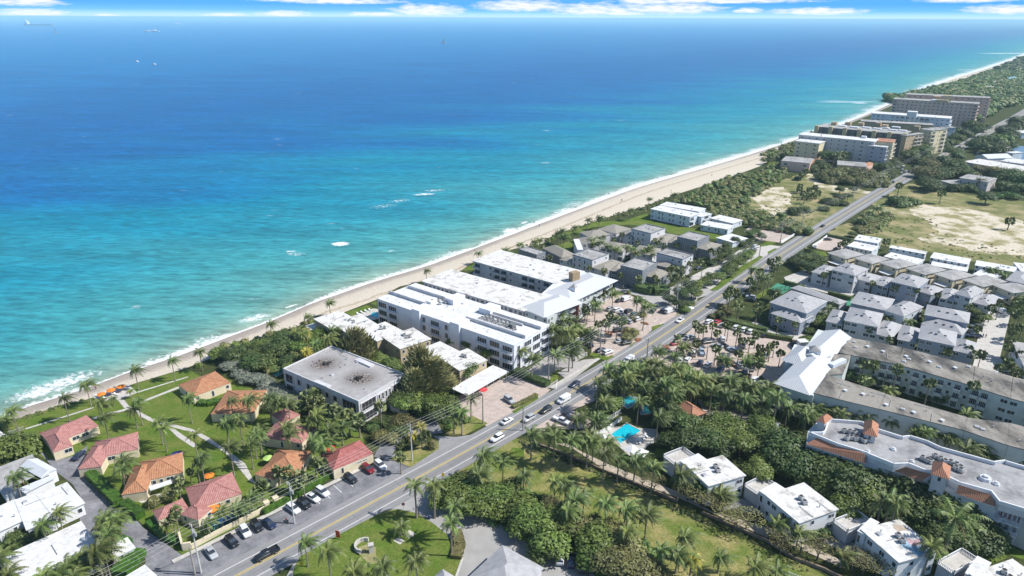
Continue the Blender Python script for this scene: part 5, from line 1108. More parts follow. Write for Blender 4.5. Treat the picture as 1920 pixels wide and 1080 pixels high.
# ================================================================ inland: white cottages row and zigzag roofs
WR = 'white cottages along the dry field'
for q, h, lab in (('J 640 477 812 505 862 474 690 444', 5.6, 'white two storey cottage farthest toward the road'), ('J 600 527 782 567 828 530 645 494', 5.6, 'white two storey cottage behind the brick lot'),
                  ('J 905 540 1172 584 1196 574 935 522', 4.6, 'narrow white cottage behind the covered pool'), ('J 868 606 1130 662 1160 630 930 575', 3.4, 'low white roof in front of the covered pool'),
                  ('J 1222 612 1500 668 1518 622 1245 578', 4.8, 'white cottage right of the covered pool'), ('J 1210 668 1488 720 1502 685 1250 645', 3.4, 'low white roof in front of that cottage and behind the grey zigzag'),
                  ('J 1552 672 1850 722 1864 688 1572 636', 4.8, 'white cottage nearest the right edge'), ('J 1540 745 1800 800 1856 770 1600 700', 3.4, 'low white roof at the right behind the dark palm')):
    building('white_cottage', lab, 'cottage', [dict(q=q, h=h, st=2 if h > 4 else 1, f=('w.w.w.w.w.w', 'w', '', ''), wm=PALEBLUE, rm=ROOFW, over=.3)], WR)
pool('J 930 585 1150 622 1165 605 950 570', 'turquoise pool between the two narrow white cottages')
ZG = 'cream houses with overlapping grey roofs'
ZL = ['nearest the road', 'second from the road', 'third from the road', 'fourth from the road, in the middle', 'fifth from the road', 'sixth from the road', 'last before the right edge']
for i, q in enumerate(('J 465 577 580 622 718 585 570 545', 'J 660 617 780 657 905 622 765 583', 'J 855 652 970 697 1112 658 975 618', 'J 1050 692 1180 742 1330 700 1180 657', 'J 1265 737 1390 782 1545 744 1395 698', 'J 1480 782 1620 832 1778 788 1620 738', 'J 1710 828 1860 880 1990 850 1845 788')):
    r_, o = building('terrace_house', f'cream house with a weathered grey roof, {ZL[i]}', 'house', [dict(q=q, h=6.0, st=2, wm=CREAM, rm=ROOFG, roof='hip', rise=.8, over=.5, f=('w.w', 'n.ww', '', ''))], ZG)
    c, u, v, wd, dp, cnt, rf = o[0]; org = r_.location; mb = MB(org); p = c - v * (dp * .5 + 2.2) + u * wd * .12; mb.box((p.x, p.y, 2.9), (wd * .6, 4.2, .12), math.atan2(u.y, u.x)); link('carport_roof', mb.mesh('carport_roof', METALW), r_)
    mb = MB(org); p = c - v * (dp * .5 + 2.0) - u * wd * .36; mb.box((p.x, p.y, 0), (.25, 4.4, 4.2), math.atan2(u.y, u.x)); link('wing_wall', mb.mesh('wing_wall', CREAM), r_)
# ================================================================ inland town houses with light grey hip roofs
GG = 'light grey hip roofed town houses'
SH_ = dict(roof='hip', rm=ROOFS, over=.45, trim=ROOFS)
def sky_lights(o, n, h, rise):
    for b in o:
        c, u, v, wd, dp, cnt, rf = b
        if wd * dp < 60: continue
        root = rf.parent
        for k in range(n):
            f = (k + 1) / (n + 1) - .5; p = c + u * wd * f * .8 - v * dp * .22; half = min(wd, dp) / 2 + .45; z = b[6].get('hh', 0)
            mb = MB(root.location); zz = b[6]['hh'] + b[6]['rr'] * (1 - (.22 * dp if wd >= dp else abs(f * .8 * wd)) / half) + .02
            mb.box((p.x, p.y, zz), (.9, .9, .12), math.atan2(u.y, u.x)); link('skylight', mb.mesh('skylight', GLASS), rf)
def th(label, blocks, wm, nsk=3):
    bl = [dict(q=q, h=h, st=st, rise=rise, f=f, wm=wm, **SH_) for q, h, st, rise, f in blocks]; r_, o = building('town_house', label, 'town house', bl, GG)
    for b, d in zip(o, blocks): b[6]['hh'] = d[1]; b[6]['rr'] = d[3]
    sky_lights(o, nsk, 0, 0)
    for b in o:
        for k_ in ('hh', 'rr'): del b[6][k_]
    return r_
th('white three part town house beside the tree clump at the road', [('J 490 705 668 748 735 695 580 650', 9, 3, 2.2, ('dd.d|dd.d|....', 'w.w', '', '')), ('J 352 727 470 750 520 692 405 658', 6, 2, 1.4, ('.dd', '', '', '')), ('J 655 770 800 803 822 748 700 712', 6, 2, 1.6, ('d.d', 'w', '', ''))], PALEW)
th('blue grey three part town house with garages, middle of the back row', [('J 932 792 1150 842 1178 772 1005 728', 9, 3, 2.2, ('dd.dd|dd.dd|g.g', 'w.w', '', '')), ('J 805 816 930 835 955 780 850 742', 6, 2, 1.4, ('.dd', '', '', '')), ('J 1145 868 1250 897 1292 842 1180 808', 6, 2, 1.6, ('d.d', 'w', '', ''))], BLUEGREY)
th('white three part town house at the right end of the back row', [('J 1430 892 1560 922 1578 850 1478 818', 9, 3, 2.0, ('d.d|d.d|g.', 'w.w', '', '')), ('J 1290 912 1402 935 1432 862 1332 840', 6, 2, 1.4, ('dd|dd', '', '', '')), ('J 1560 952 1692 985 1694 905 1590 882', 6, 2, 1.6, ('d.d', '', '', ''))], PALEW)
th('blue grey double town house with a long lower roof, nearest the car park', [('H 35 112 300 192 432 95 165 18', 8.5, 2, 2.6, ('w.....w', 'b.b', '', '')), ('H 0 190 262 256 312 212 150 142', 5.8, 2, 2.2, ('w.w.w', 'w', '', ''))], BLUEGREY)
th('blue grey broad roofed town house behind the front row', [('H 620 112 882 165 952 88 690 28', 7, 2, 2.2, ('.......g', 'w.w', '', ''))], BLUEGREY)
th('small blue grey town house between garden trees', [('H 915 178 1060 225 1118 128 985 88', 7, 2, 2.2, ('...', 'w', '', ''))], PALEBLUE)
th('white front row town house above the car park trees', [('H 570 238 820 292 862 192 630 148', 9.2, 3, 2.4, ('dd.dd|dd.dd|....', 'w', '', '')), ('H 440 247 560 275 605 185 492 163', 6.2, 2, 1.5, ('.dd', '', '', '')), ('H 810 340 950 382 982 272 850 242', 6.2, 2, 1.8, ('.d.', 'w', '', ''))], PALEW)
th('blue grey front row town house behind the long grey roof', [('H 1125 372 1390 432 1418 332 1168 284', 9.2, 3, 2.4, ('dd.dd', 'w', '', '')), ('H 968 382 1102 408 1140 308 1012 280', 6.2, 2, 1.5, ('d.d', '', '', '')), ('H 1385 462 1542 502 1558 410 1412 382', 6.2, 2, 1.8, ('d.d', 'w', '', ''))], BLUEGREY)
th('blue grey double town house beside the concrete court', [('H 1165 198 1480 258 1526 192 1218 128', 8.5, 2, 2.4, ('..w.', 'w.w', '', '')), ('H 1130 265 1466 352 1480 300 1232 232', 5.8, 2, 2.2, ('...', 'w', '', ''))], BLUEGREY)
building('club_house', 'long low grey roofed hall beside the tennis court', 'hall', [dict(q='H 185 2 555 128 575 96 225 -22', h=3.8, roof='hip', rm=ROOFS, wm=PALEW, rise=1.0, over=.3, f=('w..w', '', '', ''))])
building('house', 'small white house left of the hedge on the far side of the road verge', 'house', [dict(q='H 230 395 255 420 290 395 262 378', h=3.2, f=('', '', '', ''))])
# ================================================================ L shaped apartment complex with mossy grey roofs
LG = dict(rm=ROOFDG, wm=SAGE, st=3, over=.06, th=.3, raw=True)
h1 = 9.4
lc, o = building('apartment_complex', 'grey roofed three storey apartment complex round a narrow court with a white metal roofed head', 'apartment building', [
    dict(q='H 535 490 965 577 1010 450 580 372', h=h1, f=('..b.wbb', '', '', ''), bsolid=True, **LG), dict(q='H 970 577 1530 738 1552 592 1006 450', h=h1, f=('bwbw.bwbw', '', '', ''), bsolid=True, **LG),
    dict(q='H 1530 740 1815 832 1838 672 1550 594', h=h1, f=('bb.d', '', '', ''), bsolid=True, **LG), dict(q='H 1815 832 2100 905 2120 740 1836 672', h=h1, f=('d.bb', '', '', ''), bsolid=True, **LG),
    dict(q='H 345 795 830 912 882 797 440 655', h=h1, f=('', '', '', ''), **LG), dict(q='H 832 912 1472 1072 1492 975 880 800', h=h1, f=('', '', '', ''), **LG),
    dict(q='H 1474 1074 1798 1185 1806 1020 1492 978', h=h1, f=('', '', '', ''), **LG), dict(q='H 1800 1185 2110 1265 2120 1095 1806 1018', h=h1, f=('', '', '', ''), **LG),
    dict(q='H 430 660 560 650 620 510 500 500', h=h1 - .02, f=('', '', '', ''), **LG)])
for b, pts in ((o[0], ((745, 445), (862, 482))), (o[1], ((1035, 518), (1212, 560), (1402, 605))), (o[4], ((578, 775), (712, 803))), (o[5], ((885, 882), (1092, 940), (1305, 1000)))):
    for x, y in pts: p = T('H', x, y, h1 + .3); mb = MB(lc.location); mb.box((p.x, p.y, h1 + .3), (.8, .8, .5), .5); mb.box((p.x, p.y, h1 + .8), (1.1, 1.1, .08), .5); link('roof_vent', mb.mesh('roof_vent', METALW), b[6])
poly_part(lc, 'wall', Q('H 92 725 340 808 575 365 376 310', h1), 0, h1, SAGE)
poly_part(lc, 'wall', Q('H 130 555 290 560 330 450 200 420', h1), 0, h1 - .1, PALEBLUE)
roofpiece(lc, 'H 90 727 340 808 480 560 250 490', h1, 2.6, PT_SEAM, over=.5, lab='white metal hip roof at the lower end')
roofpiece(lc, 'H 270 520 480 590 578 365 378 310', h1 + .02, 2.2, PT_SEAM, gable=True, over=.4, lab='white metal roof at the upper end')
roofpiece(lc, 'H 132 555 290 590 360 480 205 422', h1 - .05, 2.4, PT_SEAM, over=.4, lab='white metal roof of the side wing')
mb = MB(lc.location); p = T('H', 350, 475, h1 + 2.0); mb.box((p.x, p.y, h1 + .6), (3.6, 3.0, 2.2), rzb + .3); mb2 = mb
for k in range(4):
    a, b_ = [Vector((p.x + 2.6 * math.cos(rzb + .3 + R(45) + j * R(90)), p.y + 2.6 * math.sin(rzb + .3 + R(45) + j * R(90)), h1 + 2.8)) for j in (k, k + 1)]; mb.face([a, b_, (p.x, p.y, h1 + 4.3)], 1)
link('cupola', mb.mesh('cupola', [WHITE, ROOFG]), lc)
addpart(lc, 'lift_tower', 'H 495 580 530 595 555 520 520 505', 0, h1 + 1.5, PALEBLUE)
# ================================================================ Mediterranean style building with parapets and tile skirts
hm = 11.0
deck = Q('D 300 20 400 20 420 10 450 -80 700 -60 820 -5 1000 52 1062 45 1190 85 1290 132 1500 190 1700 246 1778 236 2100 330 2100 680 1920 600 1740 545 1680 470 1430 400 1330 350 1230 330 1050 258 940 262 760 190 735 175 520 110', hm)
q0 = sum(deck, Vector()) / len(deck); mc = thing('mediterranean_building', 'cream apartment house with terracotta tile skirts and two tiled towers', 'apartment building', (q0.x, q0.y, .05))
outer = Q('D 288 80 300 -10 375 -80 450 -85 700 -65 820 -8 1000 50 1062 42 1190 82 1290 130 1500 188 1700 244 1778 234 2100 328 2100 690 1920 610 1745 552 1700 560 1420 462 1330 420 1230 385 950 290 740 235', hm - 1.5)
poly_part(mc, 'wall', outer, 0, hm - 1.5, mat('cool_cream_stucco', (.50, .52, .52), .85, .07, .4))
poly_part(mc, 'wall', deck, hm - 1.6, hm, PALEW); 
mb = MB(mc.location); mb.face([(p.x, p.y, hm + .02) for p in deck]); mdeck = link('roof_deck', mb.mesh('roof_deck', mat('cool_grey_deck', (.345, .345, .355), .85, 0, .2, c2=(.20, .20, .205), lo=.46, hi=.66, detail=9, grain=.15, gs=1.0)), mc)
cd = q0
mb = MB(mc.location)
for i in range(len(deck)):
    a, b_ = deck[i], deck[(i + 1) % len(deck)]; d = (b_ - a); n = Vector((-d.y, d.x, 0)).normalized() * .35
    if (cd - a).dot(n) < 0: n = -n
    mb.prism([(a.x, a.y), (b_.x, b_.y), (b_.x + n.x, b_.y + n.y), (a.x + n.x, a.y + n.y)], hm, hm + 1.0, 0, True)
link('parapet', mb.mesh('parapet', WHITE), mc)
def skirt(pin, pout, z0, z1):
    a, b_ = Q(pin, z1); c2, d2 = Q(pout, z0); mb = MB(mc.location); w_ = (d2 - c2).length; sl = (a - c2).length
    mb.face([c2, d2, b_, a], 0, [(0, 0), (w_, 0), (w_, sl), (0, sl)]); mb.face([(c2.x, c2.y, z0 - .12), (d2.x, d2.y, z0 - .12), d2, c2], 1); mb.face([a, b_, (b_.x, b_.y, z0 - .12), (a.x, a.y, z0 - .12)], 1)
    mb.face([c2, a, (a.x, a.y, z0 - .12)], 1); mb.face([d2, (b_.x, b_.y, z0 - .12), b_], 1); link('tile_skirt', mb.mesh('tile_skirt', [PT_TERRA, WHITE]), mc)
skirt('D 385 30 730 165', 'D 285 92 738 240', hm - 1.4, hm + .6); skirt('D 1030 262 1225 318', 'D 945 292 1150 375', hm - 1.4, hm + .6); skirt('D 1150 375 1150 375', 'D 1 1 2 2', 0, 0) if False else None
skirt('D 1428 395 1672 470', 'D 1410 462 1705 562', hm - 1.4, hm + .6); skirt('H 410 935 470 985', 'H 375 1005 385 1010', hm - 1.2, hm + .6) if False else None
for q, zb, lab in (('D 715 10 790 25 835 -50 745 -75', hm, 'near left'), ('D 1232 310 1335 345 1368 262 1255 232', 0, 'near right')):
    c, u, v, wd, dp = fit(Q(q, hm + 2.4)); cs = corners(c, u, v, wd, dp); mb = MB(mc.location); mb.prism(cs, zb, hm + 2.4, 0); link('tower', mb.mesh('tower', PALEW), mc)
    mb = MB(mc.location); hip(mb, corners(c, u, v, wd, dp, .45), hm + 2.4, 1.8, u, v, wd, dp, .45); link('tower_roof', mb.mesh('tower_roof', [PT_TERRA]), mc)
    facade(mc, cs[0], cs[1], hm - .2, 1, 2.5, '.w.', mc.location, [0, 0])
addpart(mc, 'tower', 'H 380 1010 430 1010 475 985 415 940', hm - 2, hm + 1.5, PALEW); roofpiece(mc, 'H 378 1008 430 1008 475 982 412 935', hm + 1.5, 1.3, PT_TERRA, over=.2, name='tower_roof')
acs(mc, mdeck, [T('D', x, y, hm) for x, y in [(570, 5), (610, 12), (645, 20), (590, 60), (620, 55), (655, 65), (700, 45), (690, 60), (720, 80), (1155, 208), (1190, 225), (1215, 235), (1250, 195), (1290, 215), (1325, 235), (1365, 240), (1410, 258), (1440, 280), (1405, 285), (1440, 300)]], hm + .05, 1.2)
for x, y, s in ((940, 125, .9), (750, 138, .7), (1082, 215, .7), (1630, 350, 1.6), (1712, 385, 1.0)):
    p = T('D', x, y, hm + .3); mb = MB(mc.location); mb.tube((p.x, p.y, hm), (p.x, p.y, hm + .5 * s), s, s * .8, 8); mb.tube((p.x, p.y, hm + .5 * s), (p.x, p.y, hm + .8 * s), s * .5, s * .4, 8); link('roof_vent', mb.mesh('roof_vent', METALW), mdeck)
oo = [Vector((p.x, p.y, 0)) for p in outer]
# outer[14..] : right end is last front vertices
fc = [0, 0]
for i, pat in ((15, 'bbb'), (16, 'bb'), (17, 'd'), (18, 'w.nw'), (19, '.'), (20, 'w.w.'), (21, 'bbb.dd'), (22, 'w.b.w.b')):
    a, b_ = oo[i % len(oo)], oo[(i + 1) % len(oo)]
    area = sum(oo[k].x * oo[(k + 1) % len(oo)].y - oo[(k + 1) % len(oo)].x * oo[k].y for k in range(len(oo)))
    if area > 0: facade(mc, a, b_, .3, 3, 3.0, pat, mc.location, fc, None, WHITE, 1.8)
    else: facade(mc, b_, a, .3, 3, 3.0, pat[::-1], mc.location, fc, None, WHITE, 1.8)
# striped awnings under the skirt
for s0, s1 in (('D 775 245', 'D 945 300'), ('D 1750 585', 'D 1920 650')):
    a, b_ = Q(s0, 8.2)[0], Q(s1, 8.2)[0]; d = b_ - a; n = 10
    for k in range(n):
        p0 = a + d * (k / n); p1 = a + d * ((k + .55) / n); nn_ = Vector((d.y, -d.x, 0)).normalized() * 1.1; mb = MB(mc.location); mb.face([p0 + nn_ - Vector((0, 0, .9)), p1 + nn_ - Vector((0, 0, .9)), p1, p0]); mb.face([p0 - Vector((0, 0, .05)), p1 - Vector((0, 0, .05)), p1 + nn_ - Vector((0, 0, .95)), p0 + nn_ - Vector((0, 0, .95))]); link('awning', mb.mesh('awning', WHITE if k % 2 else mat('faded_red_canvas', (.35, .16, .17), .9)), mc)
# ================================================================ white duplexes with roof terraces and outside stairs
DG = 'white duplexes with balustraded terraces'
def balustrade(root, pts, z, closed=False, parent=None):
    P = [Vector((p.x, p.y, 0)) for p in pts]; mb = MB(root.location)
    for i in range(len(P) - (0 if closed else 1)):
        a, b_ = P[i], P[(i + 1) % len(P)]; d = (b_ - a); ln = d.length; rz = math.atan2(d.y, d.x); m_ = (a + b_) / 2
        mb.box((m_.x, m_.y, z + .85), (ln, .16, .1), rz); mb.box((m_.x, m_.y, z), (ln, .16, .08), rz); k = max(2, int(ln / .35))
        for j in range(k + 1): p = a + d * (j / k); mb.box((p.x, p.y, z + .08), (.12, .1, .77), rz)
        for p in (a, b_): mb.box((p.x, p.y, z), (.28, .28, 1.1), rz)
    return link('railing', mb.mesh('railing', RAIL), parent or root)
def stairs(root, p0, z0, p1, z1, wd_=1.3):
    a = Vector((p0.x, p0.y, z0)); b_ = Vector((p1.x, p1.y, z1)); n = max(4, int((z1 - z0) / .19)); d = Vector((b_.x - a.x, b_.y - a.y, 0)); ln = d.length; d.normalize(); rz = math.atan2(d.y, d.x); mb = MB(root.location)
    for i in range(n): p = a.lerp(b_, (i + .5) / n); mb.box((p.x, p.y, max(0, p.z - .35)), (ln / n + .01, wd_, .35), rz)
    st_ = link('staircase', mb.mesh('staircase', CONC), root); r = MB(root.location); s = Vector((-d.y, d.x, 0)) * (wd_ / 2)
    for sg in (-1, 1):
        r.tube(a + s * sg + Vector((0, 0, .95)), b_ + s * sg + Vector((0, 0, .95)), .05, n=5)
        for i in range(0, n + 1, 1): p = a.lerp(b_, i / n) + s * sg; r.tube(p, p + Vector((0, 0, .95)), .025, n=4, caps=False)
    link('railing', r.mesh('railing', RAIL), st_)
def duplex(label, main, small, terr, st0, st1, tz=3.4, h=6.6):
    r_, o = building('duplex_house', label, 'house', [dict(q=main, h=h, st=2, f=('wd.d.w', '.w.d', '', ''), wm=WHITE, rm=ROOFWS, over=.35), dict(q=small, h=h - .3, st=2, f=('v.', '', '', ''), wm=WHITE, rm=ROOFW, over=.2), dict(q=terr, h=tz, f=('', '', '', ''), wm=PALEW, rm=CONC, over=.15, th=.2)], DG)
    c, u, v, wd, dp, cnt, rf = o[2]; balustrade(r_, corners(c, u, v, wd, dp, .05) , tz + .2, True); stairs(r_, T(*st0), .1, T(*st1, tz), tz + .1)
    c, u, v, wd, dp, cnt, rf = o[0]; acs(r_, rf, [c + u * .8, c - u * .8 + v * .5], h + .22, 1.1); return r_
duplex('white duplex left of the row with its terrace beside the pool deck', 'C 1350 285 1480 410 1735 320 1545 157', 'C 1270 218 1350 292 1440 192 1392 172', 'C 1155 190 1215 262 1375 190 1265 135', ('C', 1600, 460), ('C', 1690, 390), 4.2)
duplex('white duplex with twin white stairs, second from the left', 'D 0 490 240 682 510 578 262 382', 'D -80 430 0 492 128 428 72 402', 'D -180 400 -70 490 60 410 -40 360', ('D', 0, 660), ('D', -60, 510))
duplex('white duplex with blue and pink stains on its roof', 'D 715 762 1018 990 1225 880 975 645', 'D 655 735 715 768 840 688 792 664', 'D 495 680 612 775 748 672 662 615', ('D', 760, 990), ('D', 660, 830))
duplex('white duplex cut off by the bottom edge at the right', 'D 1560 1100 1760 1255 1995 1080 1800 942', 'D 1455 1040 1562 1112 1682 985 1602 962', 'D 1275 985 1392 1082 1562 965 1445 905', ('D', 1420, 1180), ('D', 1400, 1090))
dx = [o for o in C.objects if o.get('label', '').startswith('white duplex with blue')][0]
rfx = [o for o in dx.children if o.name.startswith('roof')][0]
for s_, c_, lab in (('D 1000 830 1060 815 1130 840 1200 850 1205 900 1120 935 1050 880 1010 870', (.26, .40, .52), 'pale blue stain on the roof'), ('D 1040 800 1090 810 1150 800 1140 850 1100 860 1060 840', (.46, .30, .33), 'faded pink stain on the roof'), ('D 930 690 1010 700 1050 740 980 750', (.42, .35, .28), 'brown stain on the roof')):
    P = ragged(Q(s_, 6.82), .5, 3); mb = MB(dx.location); ar = sum(P[i].x * P[(i + 1) % len(P)].y - P[(i + 1) % len(P)].x * P[i].y for i in range(len(P))); P = P if ar > 0 else P[::-1]
    zz = {'p': 6.835, 'f': 6.843, 'b': 6.851}[lab[0]]; mb.face([(p.x, p.y, zz) for p in P]); o_ = link('roof_stain', mb.mesh('roof_stain', mat('stain_' + lab[0], c_, .8, .2, 1)), rfx); o_['label'] = lab
# ================================================================ small buildings
building('pavilion', 'small terracotta tiled pavilion among dark trees beside the brick lane', 'pavilion', [dict(q='G 1215 870 1330 960 1455 940 1300 850', h=3.4, roof='hip', rm=PT_TERRA, rise=1.8, over=.6, wm=CREAM, f=('w.w', 'w.w', '', ''), ridge=True, trim=PT_TERRA)])
bo_, _ = building('shingled_house', 'light grey gabled roof at the bottom edge beside the shaded side street', 'house', [dict(q='P 882 1082 960 1135 1010 1060 942 1028', h=4.2, roof='hip', rm=ROOFS, rise=2.6, over=.5, wm=PALEW, f=('w.w', '.w', '', ''))])
building('kiosk', 'small grey pyramid roof at the bottom edge of the palm lawn', 'kiosk', [dict(q='B 1345 1085 1400 1130 1490 1085 1395 1035', h=3.0, roof='hip', rm=ROOFS, rise=1.3, over=.2, wm=PALEW, f=('w', 'w', '', ''))])
# ================================================================ towers far along the beach
def far(label, blocks, name='apartment_tower'): return building(name, label, 'apartment tower', blocks)
YW = mat('pale_yellow_stucco', (.66, .57, .38), .85, .06, .1); TB = mat('tan_brown_stucco', (.46, .35, .23), .85, .1, .1); LAV = mat('cool_grey_stucco', (.42, .42, .48), .85, .06, .1); BLW = mat('blue_white_stucco', (.62, .68, .76), .8, .05, .1)
def bar(tile, xa, ya, xb, yb, h, depth):
    a, b_ = T(tile, xa, ya, h), T(tile, xb, yb, h); d = (b_ - a).normalized(); n = Vector((-d.y, d.x, 0)) * depth; return [a, b_, b_ + n, a + n]
def fartower(label, specs, name='apartment_tower', rooms=()):
    b0 = bar(*specs[0][:7]); c0 = sum(b0, Vector()) / 4; r_ = thing(name, label, 'apartment tower', (c0.x, c0.y, .05)); cnt = [0, 0]; roofs = []
    for s in specs:
        (tl, xa, ya, xb, yb, h, dp_), st, wm, rm, f0, f1 = s[:7], *s[7:12]; o = block(r_, bar(tl, xa, ya, xb, yb, h, dp_), h, 'flat', wm, rm, st, None, (f0, f1, '', ''), .5, cnt=cnt, th=.5); roofs.append(o[6])
    for (tl, x, y, w_, d_, z0, z1, m_) in rooms:
        p = T(tl, x, y, z1); a = math.atan2((b0[1] - b0[0]).y, (b0[1] - b0[0]).x); mb = MB(r_.location); mb.box((p.x, p.y, z0), (w_, d_, z1 - z0), a); link('roof_house', mb.mesh('roof_house', m_), roofs[0])
    return r_
fartower('pale yellow beach tower with a white roof nearest the sandy lot', [
    ('K', 232, 492, 800, 546, 20.8, 16, 6, mat('lavender_grey_stucco', (.56, .54, .54), .85, .06, .1), ROOFW, 'dwddwwdwdw', 'bb'),
    ('K', 205, 540, 385, 560, 17.5, 15, 5, YW, ROOFW, 'dwd', ''), ('K', 755, 575, 890, 588, 17.5, 15, 5, LAV, ROOFW, 'dd', 'bwb'), ('K', 800, 540, 935, 552, 20.7, 18, 6, YW, PT_TERRA, '.', 'bwb')], rooms=[('K', 720, 500, 4, 4, 21, 23, METALW)])
def towerpiers(root, q, h, n, m_):
    a, b_, c2, d2 = q
    for i in range(n + 1):
        p = a.lerp(b_, i / n); d = (b_ - a).normalized(); nn_ = Vector((d.y, -d.x, 0)) * 1.3; mb = MB(root.location); mb.box((p.x + nn_.x, p.y + nn_.y, 0), (3.4, 3.0, h + 1.6), math.atan2(d.y, d.x)); link('pier', mb.mesh('pier', m_), root)
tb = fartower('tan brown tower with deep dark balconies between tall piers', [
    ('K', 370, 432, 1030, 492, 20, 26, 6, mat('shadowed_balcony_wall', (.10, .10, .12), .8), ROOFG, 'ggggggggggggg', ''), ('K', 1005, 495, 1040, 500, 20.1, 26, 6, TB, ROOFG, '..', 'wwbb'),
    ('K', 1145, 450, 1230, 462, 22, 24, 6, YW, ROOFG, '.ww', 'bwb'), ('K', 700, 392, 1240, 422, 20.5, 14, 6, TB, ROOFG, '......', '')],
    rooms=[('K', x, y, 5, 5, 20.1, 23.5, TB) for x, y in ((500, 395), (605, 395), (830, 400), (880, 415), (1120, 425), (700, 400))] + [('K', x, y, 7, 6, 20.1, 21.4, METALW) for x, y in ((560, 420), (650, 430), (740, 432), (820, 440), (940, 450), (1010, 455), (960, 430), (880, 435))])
towerpiers(tb, bar('K', 370, 432, 1030, 492, 20, 26), 20, 6, mat('tan_pier', (.55, .44, .28), .85, .08, .2))
fartower('blue white tower with a bright roof and a white roof box', [('K', 778, 332, 1370, 372, 22.5, 20, 6, BLW, ROOFW, 'wdw.ddggddbbwwwd', 'bb'), ('K', 1245, 425, 1310, 440, 14, 14, 4, mat('steel_blue_stucco', (.38, .44, .54), .8, .06, .1), ROOFG, '...', 'www')], rooms=[('K', 1085, 315, 9, 8, 22.5, 28.5, WHITE)])
fartower('near pink terracotta tower slab with many windows', [('K', 940, 224, 1580, 262, 29, 18, 8, PINKW, ROOFG, 'bddHdddHdddHdddHddb', 'dbd')], rooms=[('K', 1310, 228, 12, 6, 29, 31.5, TANW), ('K', 1250, 226, 6, 6, 29, 31, WHITE)])
fartower('far pink terracotta tower slab behind the near one', [('K', 1040, 190, 1670, 218, 29, 18, 8, PINKW, ROOFG, 'ddHddHddHddHdd', 'dbd')], rooms=[('K', 1350, 195, 8, 8, 29, 36, TANW), ('K', 1270, 200, 8, 8, 29, 32, TANW)])
PK = 'low pink seaside terraces'
building('pink_terrace', 'low pink terrace houses at the end of the dune scrub', 'terrace', [dict(q='K 75 682 290 705 370 672 160 655', h=8, st=2, wm=PINKW, rm=ROOFG, over=.1, f=('g.g', 'ww', '', '')), dict(q='K 290 700 330 708 375 672 330 665', h=7, roof='hip', rise=1.2, rm=PT_TERRA, wm=PINKW, f=('', '', '', ''))], PK)
building('pink_terrace', 'low pink terrace houses half hidden behind dense grey scrub', 'terrace', [dict(q='K 480 712 700 732 770 702 560 690', h=8, st=2, wm=PINKW, rm=ROOFG, over=.1, f=('g.g', 'ww', '', '')), dict(q='K 690 730 735 738 775 702 730 698', h=7, roof='hip', rise=1.2, rm=PT_TERRA, wm=PINKW, f=('', '', '', ''))], PK)
building('white_hall', 'white gable roofed hall near the marina on the far right', 'hall', [dict(q='K 1600 662 1700 678 1785 655 1690 628', h=6, roof='hip', gable=True, rise=2.5, rm=METALW, wm=WHITE, f=('', '', '', ''))])
building('apartment_building', 'long white flat roof crossing the right edge above the trees', 'apartment building', [dict(q='K 1490 698 1960 778 1990 740 1560 668', h=6.5, st=2, rm=ROOFWS, wm=PALEW, f=('w.w.w.w.w.w', '', '', ''))])
building('apartment_building', 'second white roof behind the long one at the right edge', 'apartment building', [dict(q='K 1760 690 1980 720 1990 690 1800 665', h=5, rm=ROOFW, wm=PALEW, f=('w.w.w', '', '', ''))])
building('pale_house', 'pale pinkish flat roofed house among trees inland of the far road', 'house', [dict(q='K 1440 812 1655 850 1712 815 1500 790', h=8, st=2, wm=mat('pale_pink_stucco', (.52, .47, .45), .85, .08, .3), rm=ROOFG, f=('v.v.v.v', 'w', '', '')), dict(q='K 1350 850 1440 880 1470 830 1400 815', h=4.5, wm=MATS['pale_pink_stucco'], rm=ROOFG, f=('', '', '', ''))])
for q, lab in (('K 1870 470 1960 490 1990 465 1900 450', 'flat white roofed house at the right edge beyond the far trees'), ('V 1700 690 1800 710 1860 680 1760 665', 'low pale roofed boathouse near the right edge')):
    building('white_house', lab, 'house', [dict(q=q, h=6, st=2, wm=PALEBLUE, rm=ROOFW, f=('w.w', '', '', ''))])
building('turquoise_roof_house', 'house with a turquoise hip roof in the far wood', 'house', [dict(q='X 1670 550 1760 565 1850 545 1770 525', h=9, roof='hip', rise=5, rm=mat('turquoise_roof', (.30, .55, .60), .7), wm=PALEW, f=('', '', '', ''))])
building('white_house', 'white flat roofed mansion in the far wood', 'house', [dict(q='X 1420 580 1500 592 1595 578 1500 565', h=9, rm=ROOFW, wm=PALEW, f=('', '', '', ''))])
building('white_house', 'tall white house in the far wood below the mansion', 'house', [dict(q='X 1360 660 1400 670 1450 655 1400 645', h=10, rm=ROOFW, wm=PALEW, f=('', '', '', ''))])
building('white_house', 'small white house in the far wood left of the tall one', 'house', [dict(q='X 1200 720 1230 728 1255 716 1228 708', h=8, rm=ROOFW, wm=PALEW, f=('', '', '', ''))])
building('grey_house', 'pale grey roofed house in the far wood near the right edge', 'house', [dict(q='X 1800 490 1850 500 1910 485 1850 472', h=9, rm=ROOFS, wm=PALEW, f=('', '', '', ''))])
sheet('water', S('V 1700 620 1760 580 2200 620 2300 900 1800 780'), .12, mat('marina_water', (.10, .16, .24), .2, .1, .05), 'grey blue water of the marina at the right edge')
building('teal_house', 'long pale teal walled building at the right edge beyond the concrete court', 'building', [dict(q='H 1880 660 2060 700 2080 440 1915 420', h=6.5, st=2, wm=PALEBLUE, rm=ROOFG, f=('w.w.w', '', '', 'w.w.w.w'))])
building('white_cottage', 'white cottage cut by the right edge behind the dry field row', 'cottage', [dict(q='J 1908 800 2020 815 2030 670 1915 660', h=4.6, st=1, wm=PALEBLUE, rm=ROOFW, f=('w.w', '', '', ''))])
